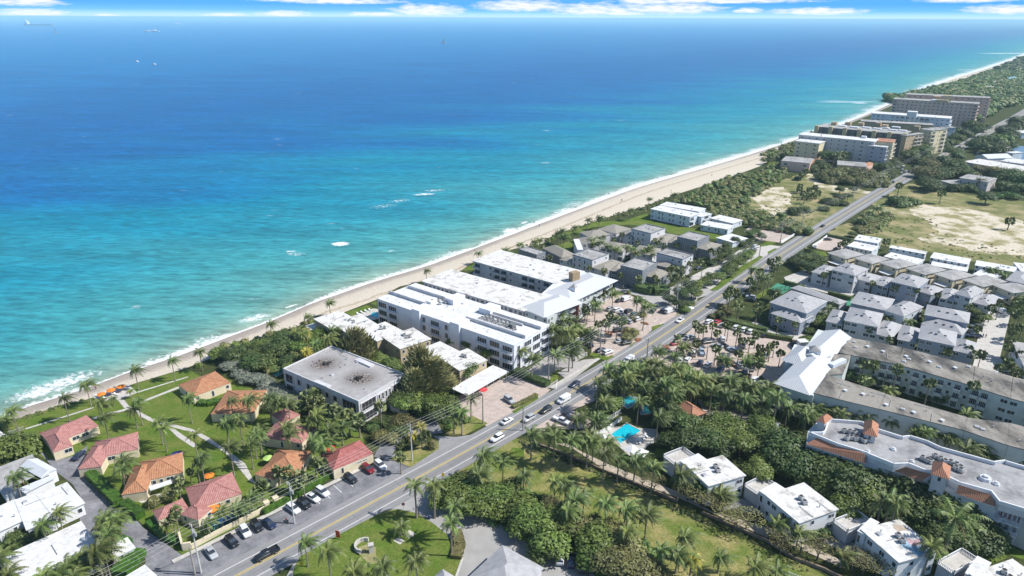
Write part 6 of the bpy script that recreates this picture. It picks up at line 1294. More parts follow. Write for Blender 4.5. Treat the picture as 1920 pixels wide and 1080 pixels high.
building('grey_house', 'grey hip roofed house at the right edge above the concrete court', 'house', [dict(q='H 1800 -60 1960 -20 2010 -100 1850 -130', h=6.5, st=2, roof='hip', rise=1.6, wm=PALEW, rm=ROOFS, f=('w.w.w', '', '', ''))])
# leftover windows beyond the nearest hundred
for nm, L_ in LEFT.items():
    root = L_[0][6]; mb = MB()
    for kd, w_, h_, p, rz, fr, rr in L_:
        cs_, sn = math.cos(rz), math.sin(rz)
        me = win_mesh(kd, w_, h_, fr)
        for pl in me.polygons: mb.face([(p.x + me.vertices[i].co.x * cs_ - me.vertices[i].co.y * sn, p.y + me.vertices[i].co.x * sn + me.vertices[i].co.y * cs_, p.z + me.vertices[i].co.z) for i in pl.vertices], pl.material_index)
    tag(link('window', mb.mesh('window', [FRAMEW, GLASS]), root), None, None, None, 'stuff')
# ================================================================ palms
palms('c', 'along the beach edge of the cottage lawn', 'palms along the beach', 'E 90 685 475 585 645 490 1008 375 1285 305 1495 240', 8.0, 1.0, adj='windswept ')
palms('b', 'low at the left end of the beach lawn', 'low palms', 'E 45 760 30 740', 3, .8)
palms('c', 'between the beach deck and the big orange cottage', 'lawn palms', 'E 745 615 1030 610 1000 680 775 730 1185 765 1215 810', 7.5, 1.0)
palms('b', 'small at the beach deck', 'low palms', 'E 975 535 845 590', 3, .6)
palms('c', 'alone on the lawn left of the orange cottages', None, 'E 1405 590', 8.5, 1.0)
palms('c', 'in front of the dark orange cottage', 'palms round the orange cottages', 'E 1690 770 1730 610 1860 595 1790 740', 8.5, 1.1)
palms('c', 'along the curved garden path', 'palms along the garden path', 'E 1450 860 A 1500 190 1470 230 1720 110 1870 90 B 20 20 A 1900 30', 8.5, 1.05)
palms('c', 'between the pink and the big orange cottage', 'palms between the cottages', 'A 915 215 905 280', 8.5, 1.15)
palms('f', 'behind the big orange cottage', 'palms between the cottages', 'A 1345 370 1420 300 1340 420', 4.5, .8)
palms('c', 'leaning over the white roofs at the left edge', 'palms among the white roofs', 'A 110 335 430 600 320 700 -10 950 60 1060', 7.5, 1.05)
palms('c', 'in the tall clump beside the driveway', 'palms beside the driveway', 'A 780 640 830 680 760 720 880 640 800 770 720 900 740 860 780 910', 8.5, 1.15, adj='')
palms('c', 'in the clump over the lowest white roof', 'palms at the bottom left corner', 'A 500 1000 420 1060 600 960 640 1010 320 1070 540 1080', 7, 1.1)
palms('f', 'beside the wall pillar of the cottages', 'palms along the wall', 'A 1290 640 1310 600', 6, 1.1)
palms('c', 'by the blue pool screen at the wall', 'palms along the wall', 'A 1240 700 1880 480 1780 570 1650 590 1560 680 1860 540', 5, .9)
palms('f', 'behind the parking strip wall', 'cabbage palms along the wall', 'B 165 290 235 300 350 370 20 430 40 400 500 240 440 230 270 380 330 330', 5.0, 1.2)
palms('c', 'in front of the pink cross gabled cottage', 'palms round the pink cottages', 'B 240 20 F 160 850 90 830 240 870 220 1040 20 1060', 8, 1.05)
palms('f', 'at the left corner of the scorched building', 'palms round the scorched building', 'F 380 810 430 800 470 850 690 950 770 990 590 920', 7.5, 1.45)
palms('c', 'below the long side of the scorched building', 'palms round the scorched building', 'F 450 950 560 1000 480 1000 600 960 640 1040 540 1060 410 1000', 7, 1.2)
palms('f', 'at the near corner of the scorched building', None, 'F 930 885', 10, 1.2)
palms('c', 'in front of the red tile roofed cottage', 'palms round the red cottage', 'B 500 90 420 60 560 60', 7, 1.1)
palms('f', 'on the grass corner by the entrance', 'palms on the grass corner', 'B 1075 90 1080 190 1270 20 1240 30', 5, 1.1)
palms('y', 'behind the grass corner', 'palms on the grass corner', 'B 1170 30 F 1230 1040', 5, .9)
palms('c', 'in the sea grape thicket', 'palms of the thicket', 'F 570 320 345 350 300 330 440 420 530 380', 6.5, 1.2)
palms('y', 'in the sea grape thicket', 'palms of the thicket', 'F 360 350 370 480 310 330 380 510', 6.5, 1.15)
palms('c', 'standing alone on the beach before the white roofs', 'palms on the sand', 'F 550 115 380 215 105 270 c 0 0'.replace(' c 0 0', ''), 7.5, 1.0, adj='windswept ')
palms('c', 'on the beach side of the hotel', 'palms by the hotel', 'P 799 508 896 475 945 470', 7.5, 1.0, adj='windswept ')
palms('r', 'on the green palm lawn', 'royal palms on the lawn', 'B 1190 400 1330 400 1480 560 1460 680', 10, 1.15)
palms('c', 'bending at the bottom of the palm lawn', 'windswept palms on the lawn', 'B 365 830 535 890 735 1045 950 1010 1200 970', 8.5, 1.1)
palms('b', 'short and shaggy beside the concrete slabs', None, 'B 1085 710', 3, .9)
palms('c', 'at the road edge of the park', 'palms at the park edge', 'B 1700 170 1650 270 1670 320 1850 230', 7.5, 1.1)
palms('c', 'in the row along the low park wall', 'palms along the park wall', 'C 145 10 315 30 450 65 565 90 690 160 800 200 925 210 1060 260 1260 320', 8.5, 1.25)
palms('c', 'behind the row at the pool', 'palms by the pool', 'C 580 20 610 60 715 75 460 30', 7.5, 1.05)
palms('c', 'in the second row of the park', 'palms inside the park', 'C 85 330 320 370 400 410 540 470 710 540 850 580 1010 620 470 510 420 590 860 745', 7, 1.15)
palms('c', 'on the open dry lawn of the park', 'palms on the dry park lawn', 'C 1290 790 1560 940 1820 1010 D 60 1040', 5.5, 1.15)
palms('c', 'at the edge of the shaded car park', 'palms by the shaded cars', 'C 1120 880 1240 920', 5.5, 1.1)
palms('y', 'at the lower edge of the park', None, 'C 1345 965', 5.5, 1.1)
palms('c', 'beside the white pickup', 'palms at the lay-by', 'G 490 990 600 930 640 960 290 1060 620 1000 540 960', 6.5, 1.15)
palms('c', 'in the front rank of the dense roadside grove', 'palms of the grove', 'G 640 710 715 605 840 600 690 860 790 720 850 670 980 740 1100 730 1150 710', 9.5, 1.3)
palms('c', 'in the middle rank of the dense roadside grove', 'palms of the grove', 'G 940 600 1040 620 1000 560 1090 570 1230 610 1330 660 1290 740 1200 790 1350 760 1400 690', 9, 1.3)
palms('c', 'on the right side of the dense grove', 'palms of the grove', 'G 1470 690 1530 680 1640 690 1690 760 1790 740 1850 780 1920 740 1600 800 1740 830 1880 860 1500 760', 8, 1.3)
palms('c', 'standing in front of the dark trees at the pool', None, 'G 1095 970', 9.5, 1.3)
palms('c', 'over the pool garden wall', 'palms over the pool wall', 'G 1150 850 1060 810 950 850', 7.5, 1.2)
palms('r', 'at the corner below the white metal roof', None, 'H 70 815', 11, 1.6)
palms('c', 'between the long grey roof and tiled building', 'palms behind the tiled building', 'H 230 870 330 910 430 910 530 940 640 950 740 950 840 930 930 990 290 960 150 900', 6.5, 1.25)
palms('c', 'behind the terracotta towers', 'palms behind the towers', 'D 1110 10 1180 0 1290 10 1370 60 1440 20 1540 50 1480 130 1580 100', 6.5, 1.25)
palms('c', 'beside the mossy roof at the right edge', 'palms behind the towers', 'D 1650 170 1740 160 1830 190 1900 200', 5.5, 1.15)
palms('f', 'in the narrow court of the grey roofed complex', 'palms in the narrow court', 'H 720 565 790 580 975 610 1215 710 1545 725 730 690', 9.5, 1.35)
palms('b', 'low in the narrow court', 'low palms in the narrow court', 'H 900 770 1490 950 640 640 690 660 810 670 1150 740 1350 810', 3, 1.1)
palms('f', 'in the court before the front row houses', 'palms in front of the grey houses', 'H 80 240 205 270 590 265 765 310 1145 405 1345 480 920 385', 6.5, 1.0)
palms('f', 'along the front of the back row houses', 'palms in front of the back row', 'J 650 755 785 805 955 835 1115 860 1275 890 470 730 420 745', 6.5, 1.0)
palms('f', 'beside the wide concrete court', 'palms beside the concrete court', 'H 1510 145 1680 150 1740 125 1600 215 1570 305 1500 460 1600 500 1555 500', 6.5, 1.15)
palms('f', 'on the far side of the concrete court', 'palms beyond the concrete court', 'H 1865 205 1840 300 1835 330 1815 400 1810 450 1805 555 1830 600 1740 600 1890 100 1850 130', 6, 1.15)
palms('c', 'in the small gardens between grey houses', 'garden palms', 'H 755 150 975 200 1120 190 1050 255 890 225 390 190 450 160', 4.5, .95)
palms('c', 'on the left side of the hotel car park', 'palms by the hotel car park', 'Y 450 340 715 175 1080 280 1190 370', 9, 1.25)
palms('f', 'in the planted islands of the hotel car park', 'palms in the hotel car park', 'Y 665 500 780 560 860 570 610 610 500 620 850 600 1080 250', 8, 1.2)
palms('f', 'at the front door of the hotel', 'palms at the hotel door', 'Y 330 430 300 400 590 160 640 90 530 180 420 300', 5.5, 1.1)
palms('c', 'along the drive between hotel and white apartment block', 'palms along the hotel drive', 'G 330 290 380 250 420 330 470 290 520 330 360 200 430 240 560 380 600 340 340 330 300 310', 8, 1.25)
palms('c', 'in front of the white apartment block', 'palms before the apartment block', 'G 60 470 150 530 320 500 430 470 460 420', 8.5, 1.25)
palms('r', 'in front of the carport at the brick lot', 'palms by the brick lot', 'F 1610 830 1480 970 1540 930', 7.5, 1.05)
palms('c', 'in the palm court of the town houses', 'palms in the town house court', 'I 770 550 720 530 660 500 850 540 900 550 930 580 990 560 1030 540 1050 590 600 480 640 470 610 510', 7, 1.1)
palms('f', 'round the white town houses', 'palms round the town houses', 'I 825 440 915 440 1015 470 1070 480 1125 480 1140 530 1095 500 690 460 765 480 945 500', 6.5, 1.0)
palms('f', 'round the dark town houses', 'palms round the town houses', 'I 580 690 690 710 815 750 950 770 1075 760 1235 520 1365 540 1090 790 280 610 450 700', 6, 1.05)
palms('f', 'in the front garden of the dark town house', 'palms in the front garden', 'I 1180 700 1210 690 1250 720 1270 700 1190 750 1230 760 1280 740', 7, 1.2)
palms('f', 'beside the lane behind the road hedge', 'palms beside the lane', 'I 1340 660 1400 640 1430 660 1490 560 1530 580 1560 550', 6, 1.1)
palms('c', 'on the beach edge before the taupe roofs', 'palms on the dune edge', 'I 60 515 160 495 205 485 345 430 385 450 370 410 465 385 565 330 655 315', 7.5, 1.1, adj='windswept ')
palms('c', 'at the seaside lawn', 'palms at the seaside lawn', 'I 885 255 1030 175 1215 140', 7.5, 1.1, adj='windswept ')
palms('c', 'on the dune left of the yellow tower', 'palms by the yellow tower', 'K 95 590 60 620 25 610 20 640 185 555 110 575 40 640', 8, 1.4)
palms('f', 'with a dark round head on the sandy lot', 'cabbage palms on the lot', 'K 310 905 355 890 260 930 290 945 340 945 370 930 275 965 240 880 250 795 290 765 235 900', 4, 1.6)
palms('f', 'in the upper islands of the brick car park', 'palms in the brick car park', 'Z 1090 90 1290 80 1160 200 1460 200 1740 230 1530 300 1650 320 1330 90 840 70 960 130 890 150 Z 1000 130'.replace(' Z 1000 130', ''), 6, 1.15)
palms('f', 'in the middle islands of the brick car park', 'palms in the brick car park', 'Z 570 280 850 360 1140 430 1480 500 1800 410 1790 650 1310 300 1360 320'.replace(' 1310 300 1360 320', ''), 6, 1.15)
palms('c', 'in the planted islands of the brick car park', 'coconut palms in the brick car park', 'Z 250 470 500 540 660 400 620 420 1640 560 1740 590 1580 620 1660 660 1230 600 1180 580 1270 620', 4.5, 1.1)
palms('f', 'at the upper right of the brick car park', 'palms at the car park end', 'H 50 425 95 490 20 440 -20 470 -60 500', 5.5, 1.1)
palms('c', 'beside the road opposite the town houses', 'palms beside the road', 'I 1800 700 1850 760 1900 770', 8, 1.3)
palms('f', 'beside the road opposite the dark town houses', 'palms beside the road', 'I 1790 790 1640 860 1680 880 1620 890 1700 970 1870 970 1840 1010', 6, 1.5)
palms('f', 'between road and the green tennis court', 'palms by the tennis court', 'J 20 640 85 630 50 690 -60 720 10 760 J 50 890', 6, 1.4)
palms('c', 'along the field edge of the road', 'palms at the field edge', 'J 725 300 760 275 815 245 740 320 690 330', 4, 1.4)
palms('f', 'standing alone in the dry field', 'lone palms in the field', 'J 1815 335 1303 130 985 75', 7, 2.0)
palms('f', 'behind the brick lot by the white cottages', 'palms by the brick lot inland', 'J 545 515 580 500 310 555 890 490', 5, 1.4)
palms('c', 'before the low white roof at the right', 'palms at the low white roof', 'J 1680 710 1740 740 1790 760', 4, 1.5)
palms('c', 'in front of the pale pink house', 'palms at the pale house', 'J 1500 30 1580 35', 7, 2.0)
palms('c', 'between the yellow tower and the pink terraces', 'palms behind the pink terraces', 'K 540 630 575 640 500 650', 10, 1.8)
palms('f', 'inside the horseshoe court of the hotel', 'palms in the hotel court', 'I 205 750 375 760 330 790', 8, 1.1)
palms('r', 'tall between the white duplexes', 'tall palms between the duplexes', 'D 860 510 920 500 960 540 1225 850', 9.5, 1.3)
palms('r', 'rising from the dark trees near the curved balconies', None, 'D 1400 640', 11, 2.0)
palms('c', 'beside the duplex stairs', 'palms beside the duplexes', 'D 65 680 230 760 560 920 C 1400 400 1550 470 1590 480', 4.5, 1.2)
# ================================================================ broadleaf trees and shrubs
trees('d', 'in the thicket by the teal pool', 'thicket trees', 'F 40 560 5 6 160 470 5 6 230 400 5 6 60 470 4.5 5 240 540 4 5.5 90 410 4 4.5 180 370 4 4.5 E 1750 260 5.5 6 1900 320 5 6 1880 260 4 5')
trees('g', 'in the thicket by the teal pool', 'thicket trees', 'F 20 430 4 5 300 440 4 6 110 500 4.5 5 400 370 4 5 470 340 4 5 440 400 4 5 260 600 3.5 5 E 1640 250 4 5')
trees('s', 'in the silvery belt beside the thicket', 'silvery shrubs', 'F 20 680 4 4 80 720 4 4 150 770 4 4 220 800 4 4 280 830 3.5 4 60 790 4 3.5 E 1720 340 4 4 1850 430 4 4 1800 380 3.5 4')
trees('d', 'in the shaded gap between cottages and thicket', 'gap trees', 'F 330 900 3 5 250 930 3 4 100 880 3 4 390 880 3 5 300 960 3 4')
trees('k', 'rising before the stepped white roofs', 'feathery trees', 'F 750 400 5.5 14 820 430 4.5 11 690 440 4 10')
trees('k', 'between scorched building and carport', 'feathery trees', 'F 1230 560 6 15 1320 640 6.5 13 1200 700 5.5 11 1400 640 4.5 9 1160 620 4 9 1420 720 4.5 6')
trees('g', 'below the feathery trees', 'garden trees', 'F 930 540 4 6 1020 570 4 6 870 520 3.5 5 1300 860 5 7 1400 870 5 6 1200 860 4.5 7 1450 900 4 5 1100 870 4 7 1590 610 3.8 7 1470 740 3 4')
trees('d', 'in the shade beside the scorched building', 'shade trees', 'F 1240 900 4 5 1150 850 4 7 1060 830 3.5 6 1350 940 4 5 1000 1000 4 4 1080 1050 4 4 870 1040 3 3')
trees('o', 'around the entrance by the parking strip', 'entrance shrubs', 'F 940 990 3 3 1080 1000 4 4.5 1180 1020 3 3 B 930 20 3 4 1000 30 3 4')
trees('p', 'on the grass corner by the road', 'clipped shrubs', 'B 1322 92 1.5 2.6')
trees('p', 'at the patio of the big orange cottage', 'clipped shrubs', 'A 1150 525 1.8 2.4 1268 470 2.1 3')
trees('g', 'along the foot of the white apartment block', 'apartment block trees', 'G -460 370 3 4 -380 420 3 4 -330 380 3 5 -220 450 3.5 6 -250 400 3 5 -120 470 3 6 0 440 2.5 6 -60 440 3 5 F 1730 490 3 6 1590 420 3 6 1480 400 3 5')
trees('g', 'forming a big round crown at the left edge', None, 'E 120 960 7.5 5.5')
trees('g', 'forming the left flank of that round crown', None, 'E -10 980 6 5')
trees('d', 'round the small white roofs', 'garden shrubs', 'A 110 790 3 3.5 220 800 3 3 260 740 2.5 3 170 860 2.5 2.5')
trees('g', 'in the canopy beside the shaded side street', 'side street canopy', 'B 1500 470 5 7 1420 430 4.5 6 1600 450 5 7 1700 470 5 7 1650 560 5 6 1800 480 5 7 1850 560 5 6 1400 510 4 5 1560 400 4.5 6 1900 420 4 6')
trees('g', 'in the lower canopy over the parked cars', 'lower canopy', 'C 60 560 5 7 150 640 5 7 240 700 5 7 80 700 4.5 6 300 830 5 7 420 700 5 7 350 620 4 6 240 880 5 6 640 820 5.5 7 620 930 5 6')
trees('o', 'in the lower canopy near the yellow palm', 'lower canopy', 'C 780 830 5 6 880 900 5 6 820 1000 5 6 960 960 4 5 720 970 4.5 6 930 1060 5 5 1080 1040 4 4 530 720 4.5 6 620 700 3.5 5 740 740 4 5 300 560 3.5 6')
trees('l', 'along the low park wall', 'flat spreading trees', 'C 850 310 2.5 4 980 370 2.5 4 1070 400 3 4 1320 480 4.2 4 1420 520 4.2 4.5 1520 570 4 4 1600 640 4 4 1760 700 4.2 4.5 1670 690 3.5 4 D 80 800 3.5 4 250 870 4 4.5 380 900 4.2 5 640 990 3.5 4 720 1020 3.5 4 820 1040 4 4 100 870 3 3.5')
trees('d', 'in the dark grove right of the pool', 'dark grove', 'G 1230 980 4.5 6 1180 900 4 6 1300 1020 5 8 1100 900 4 7 1150 1000 4 6 C 1300 60 5 8 1180 60 4 6 1500 60 5 8 1580 110 5 7')
trees('g', 'around the tiled pavilion', 'pavilion trees', 'G 1570 1010 5 7 1500 1060 5 7 1680 1050 5 7 1450 1070 4.5 7 1880 1020 4.5 7 1880 1080 5 7 C 1640 40 5 8 1720 70 5 8 1900 60 5 7')
trees('g', 'between the first two duplexes', 'duplex trees', 'C 1850 290 4.5 7 1560 430 2.5 4 1530 400 2.5 4 1380 410 3 4 1330 390 2.5 3.5 1900 220 4 6')
trees('d', 'in the dark belt below the tiled building', 'dark belt', 'D 150 130 7 10 250 250 6 9 90 210 6 8 420 260 6 9 520 300 6 9 650 330 6 10 580 400 6 8 770 350 6 9 880 330 6 9 980 400 6 9 1120 430 6.5 10 1210 460 6 9 1100 520 6 8')
trees('g', 'in the dark belt below the tiled building', 'dark belt', 'D 560 200 5 9 420 360 5 7 700 260 5 9 720 420 5 8 1020 350 5 9 940 300 5 9 1400 540 6.5 9 1320 500 5.5 9 1500 620 5.5 8 1340 600 5 8 600 580 4.5 6 1100 620 4 4')
trees('d', 'behind the third duplex', 'back garden trees', 'D 1220 650 5 6 1550 700 5.5 7 1650 790 5 6 1600 840 4.5 5 1300 780 4 6 1420 800 4.5 6 400 420 5 5 500 470 5 5 720 520 4.5 5 950 640 4 4 1130 580 4 5')
trees('h', 'beside the duplexes', 'bright shrubs', 'D 410 740 2.4 3.5 340 740 2.2 3 1250 930 3 4 C 1370 390 2 3 1590 500 2 3 D 550 650 2.5 3')
trees('g', 'along the car park side of the grove', 'grove trees', 'G 1150 640 4.5 7 1290 620 5 8 1400 780 4 6 1120 800 4 6 1230 850 4 6 760 870 3.5 6')
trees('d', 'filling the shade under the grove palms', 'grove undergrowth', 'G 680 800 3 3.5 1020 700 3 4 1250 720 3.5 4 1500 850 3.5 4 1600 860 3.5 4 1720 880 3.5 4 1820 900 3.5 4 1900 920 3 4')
trees('d', 'in the clump by the car park hedge', 'roadside clump', 'I 1280 880 4 6 1350 860 4 6 1330 820 4 5 1250 960 3.5 5 1320 960 3.5 4 1180 920 3.5 5')
trees('g', 'in the roadside clump by the power pole', 'roadside clump', 'I 1380 820 4 5 1300 990 3 4 1380 880 3.5 5 1260 860 3.5 6')
trees('g', 'in the roadside belt before the lane', 'roadside belt', 'I 1500 760 4 6 1550 750 4 6 1450 790 3.5 5 1640 680 4.5 6 1700 650 5 7 1750 600 5 7 1660 620 4.5 6 1620 720 4 5 1780 580 4 6')
trees('d', 'in the roadside belt at the lawn end', 'roadside belt', 'I 1500 640 3 4 1450 620 3 4 1580 600 3.5 5 1620 560 3.5 5 1600 520 3.5 5 1680 480 3 5 1740 500 3 4 1790 430 3.5 5 1830 420 3.5 5 1870 450 3.5 5 1780 480 3 4')
trees('p', 'in the bed by the brick lot', 'bushes by the bays', 'Y 930 740 2.2 3 1020 760 2.4 3 930 840 2.6 2.6 1150 480 2 3.2 1000 540 1.6 2 950 150 1.3 1.6')
trees('o', 'on the inland road verge', 'inland verge shrubs', 'I 1560 1030 3 3.5 1620 1010 3 3.5 1600 1060 2.5 3 1500 1050 2 2 1570 970 2.5 3')
trees('d', 'in the road clump before the white town house', 'road clump', 'J 200 640 4.5 5 270 620 5 6 330 600 5 6 380 640 4.5 6 300 680 4.5 6 340 690 4.5 6 420 630 4 5 240 660 4 5')
trees('g', 'between the grey double house and white roof', 'garden trees inland', 'H 330 250 3 4.5 400 240 3.5 5 370 260 3 4.5 290 380 3 4 430 270 3 4.5 380 190 3 5 445 155 3 5 500 120 3 4.5 320 310 2.5 3.5')
trees('d', 'in the gardens between the grey houses', 'garden trees inland', 'H 880 230 2.5 3.5 1080 260 3 4 920 260 2.5 3 1120 230 2.5 3.5 40 40 3.5 6 60 280 1.5 2 1000 300 1.5 2')
trees('g', 'at the right end of the paved court', 'court trees', 'H 1890 90 4 5 1910 130 4 5 1860 160 3 4 1630 220 3 5 1560 180 3 5')
trees('d', 'in the court garden of the grey roofed complex', 'court shrubs', 'H 620 650 3 5 740 700 3 5 1000 740 2.5 3 1180 800 2.5 3 1300 840 2.5 3 1560 890 2.5 3')
trees('g', 'just inside the hotel court', 'hotel court shrubs', 'I 10 810 2 3.5 60 850 2.5 2.5 150 880 2.5 2.5 260 850 2.5 2.5')
trees('d', 'by the bend of the sand track', 'track bushes', 'K 225 815 4 4 200 1070 6 5 260 1060 6 4.5 420 1050 4.5 3.5 440 990 5 4.5 540 960 5 7 500 1000 5 4.5 560 1010 5 4 600 950 3.5 6 540 900 4 6 640 900 3.5 6')
trees('d', 'beside the road at the edge of the field', 'field edge trees', 'J 950 180 5 7 1200 80 6 8 1150 60 5 7 1230 50 6 8 1640 160 7 9 1290 85 5 5 1400 90 6 6 1500 90 6 6 670 350 4 3 640 430 3 4')
trees('h', 'around the pale pink house', 'pale house shrubs', 'J 1560 110 4 4 1440 100 4 4 1780 140 6 6 1850 150 6 6 1720 150 5 5')
trees('d', 'before the pink terrace and yellow tower', 'tower foot trees', 'K 440 650 9 13 520 680 8 10 390 710 7 9 600 660 7 9 340 740 7 7 420 740 7 7 850 690 7 7 790 720 6 6 880 740 8 7 940 700 8 8 900 790 7 6')
trees('o', 'in the grey scrub behind the sand track', 'grey scrub trees', 'K 420 800 9 9 500 790 9 10 580 770 9 10 660 790 9 10 740 790 9 9 820 820 9 9 470 840 8 6 600 840 8 7 720 850 8 7 860 860 7 6 800 860 7 6')
trees('d', 'around the feet of the tan tower', 'tower foot trees', 'K 1060 640 10 12 1130 620 10 12 1180 590 9 12 1120 680 8 8 980 610 6 8 1180 650 8 8 1240 560 9 9 1330 560 9 10 1420 520 9 11 1480 480 9 11 1400 470 9 11 1560 460 9 12 1520 420 10 12 1620 440 9 10 1330 600 7 6')
trees('d', 'bordering the far road on its inland side', 'far road trees', 'K 1400 620 8 10 1420 650 8 9 1560 560 10 11 1620 540 12 12 1700 560 14 13 1640 600 12 11 1740 600 12 12 1800 580 10 9 1780 470 12 12 1850 440 12 12 1880 400 14 14 1820 500 10 10')
trees('g', 'with a bright crown by the marina', None, 'K 1750 545 13 14')
trees('o', 'in the wood before the long white roof', 'inland wood', 'K 1150 770 9 10 1230 720 10 11 1200 790 9 9 1560 760 9 8 1640 770 9 8 1720 780 9 9 1280 690 8 9')
trees('d', 'in the wood before the long white roof', 'inland wood', 'K 1330 700 11 12 1390 720 10 12 1350 780 10 10 1430 770 10 10 1280 790 10 10 1200 850 9 10 1230 880 8 8 1500 790 9 9 1440 740 9 10 1800 800 10 11 1880 830 10 11 1850 790 9 10 1750 830 9 8 1880 900 8 8 1780 880 8 8')
# hedges
hedge('A 680 335 780 430 900 555', 2.6, 2.2, 'thick trimmed hedge between lawn and driveway')
hedge('A 935 560 1060 650', 2.4, 2.2, 'short trimmed hedge nearer the road')
hedge('A 1120 690 1230 800 1340 840', 1.6, 1.4, 'low hedge at the driveway mouth')
hedge('A 840 830 900 820 970 860', 2.2, 1.6, 'hedge corner by the small shed')
hedge('A 900 1100 980 1000 1040 920', 4.0, 2.2, 'broad hedge at the bottom by the driveway')
hedge('G 5 905 100 860 185 812', 1.5, 1.2, 'trimmed hedge beside the roadside brick lot', LF_OLV)
hedge('G 20 640 140 690 270 740', 3.0, 2.0, 'dark hedge round the entrance drive', LF_DRK)
hedge('I 930 850 1060 880 1170 880', 7.0, 3.2, 'big dark block hedge beside the hotel car park', LF_DRK)
hedge('Z 1260 20 1600 110 1900 190', 3.0, 1.8, 'dark hedge along the top of the brick car park', LF_DRK)
hedge('H -250 310 0 370 180 400', 2.0, 1.8, 'dark hedge between car park and paved court', LF_DRK)
hedge('J 120 810 270 850', 1.4, 2.0, 'dark hedge left of the lane beside the tennis court', LF_DRK)
hedge('J 450 890 620 935', 1.4, 2.0, 'dark hedge right of the lane beside the tennis court', LF_DRK)
hedge('J 300 790 440 810 620 850 760 880', 1.8, 1.4, 'dark hedge at the foot of the white town house', LF_DRK)
hedge('E 1490 635 1560 640 1650 625', 2.4, 1.6, 'rounded hedge before the orange cottage')
hedge('H 350 820 700 920 960 990', 3.0, 3.2, 'tall hedge behind the mossy grey roof', LF_DRK)
hedge('H 960 985 1300 1085 1700 1200 2000 1290', 3.0, 3.2, 'tall hedge continuing behind the tiled building', LF_DRK)
hedge('J 430 450 620 490', 1.0, 1.6, 'low dark hedge beyond the inland brick lot', LF_DRK)
hedge('B 60 620 200 545 570 330', 1.4, 1.6, 'hedge inside the cream roadside wall')
hedge('F 240 620 500 760 740 900', 3.2, 2.6, 'overgrown hedge along the scorched building', LF_DRK)
hedge('B 1500 760 1530 860 1500 960', 2.6, 1.3, 'rounded planting inside the kerb of the palm lawn', LF_OLV)
# masses
scatter_mass('dune_scrub', 'I 1220 260 1300 160 1480 75 1640 15 1820 0 I 1900 -40 2010 -90 2060 -20 1980 60 1860 130 1790 180 1760 260 1900 290 2100 340 2260 400 2240 450 1900 380 1720 330 1480 270 1440 240 1200 190', 620, (1.6, 3.6), (1.6, 4.0), 'mounded green and brown dune scrub between beach and sandy lot', [LF_OLV, LF_GRN, LF_DRK, LF_OLV], 5)
scatter_mass('dune_growth', 'I 0 545 200 500 330 440 600 345 850 262 1000 225 1210 140 1240 170 1050 250 860 300 700 330 560 380 340 460 240 540', 260, (.5, 1.4), (.5, 1.0), 'low dune growth along the top of the beach', [LF_OLV, LF_GRN], 6)
scatter_mass('scrub', 'I 1440 290 1700 300 1900 330 2200 420 2240 460 1800 390 1700 350 1480 320', 150, (2, 3.4), (2.5, 4.5), 'dark scrub belt behind the white bungalows', [LF_DRK, LF_OLV], 8)
scatter_mass('scrub', 'J 650 400 760 330 900 280 940 310 880 380 780 430 700 440', 120, (1.5, 3), (1.2, 2.2), 'low pale scrub at the corner of the field', [LF_OLV, LF_GRN], 9)
scatter_mass('scrub', 'J 880 210 960 190 1040 190 1130 200 1130 225 1000 240', 40, (2, 4), (2.5, 4), 'dense scrub where the track meets the road', [LF_DRK, LF_GRN], 10)
wshore = [G(*p) for p in [(1655, 188), (1700, 184), (1745, 172), (1790, 163), (1855, 139)]]
wood = wshore + [Vector((1330, 1640, 0)), Vector((1000, 1318, 0)), Vector((850, 1152, 0)), Vector((690, 985, 0)), Vector((560, 845, 0))]
scatter_mass('woodland', '', 3600, (4.5, 9), (6, 12), 'dense wood on the coast just beyond the towers', [LF_DRK, LF_DRK, LF_OLV, LF_DRK, LF_GRN], 11, wood, .7, 9)
woodf = [wshore[-1], G(1917, 113), Vector((2720, 3500, 0)), Vector((3400, 3500, 0)), Vector((2500, 2700, 0)), Vector((1330, 1640, 0))]
scatter_mass('woodland', '', 2200, (9, 17), (9, 16), 'far off wood fading along the coast toward the horizon', [LF_DRK, LF_DRK, LF_OLV], 31, woodf, .6, 6)
wood2 = [Vector((720, 905, 0)), Vector((1060, 1280, 0)), Vector((1500, 1600, 0)), Vector((1900, 1500, 0)), Vector((1000, 750, 0)), Vector((800, 800, 0))]
scatter_mass('woodland', '', 500, (7, 13), (7, 12), 'far off wood on the inland side of the far road', [LF_DRK, LF_GRN, LF_OLV], 12, wood2, .7, 13)
scatter_mass('thicket', 'E 1420 380 1560 330 1640 230 F 0 395 120 355 270 322 420 290 610 330 700 440 560 430 200 600 190 650 100 660 0 560 -60 600 -300 480', 130, (1.5, 3.2), (1.5, 3.5), 'low sea grape thicket behind the beach', [LF_GRN, LF_DRK, LF_OLV], 13)
scatter_mass('shrubbery', 'F 1330 800 1500 820 1560 960 1600 1010 1480 1060 1300 1010 1180 960 1060 900 1000 960 860 1020 900 1060 1000 1110 820 1080', 90, (.8, 1.8), (.8, 2), 'mixed low shrubbery beside the entrance drive', [LF_GRN, LF_DRK], 14)
scatter_mass('ground_cover', 'G 640 680 900 560 1000 560 1150 600 1420 650 1900 700 2000 900 1900 940 1500 850 1200 830 1150 870 950 790 800 830 640 830', 190, (.8, 2.0), (.8, 2.2), 'leafy ground cover under the palm grove', [LF_GRN, LF_DRK], 15)
scatter_mass('shrubbery', 'D -300 -20 30 160 250 320 560 520 900 600 1240 780 1500 700 1650 860 1480 820 1300 960 1180 820 960 640 560 600 240 380 -160 160', 240, (1.2, 2.6), (1.2, 3), 'dark shrubbery between duplexes and tiled building', [LF_DRK, LF_GRN, LF_DRK], 16)
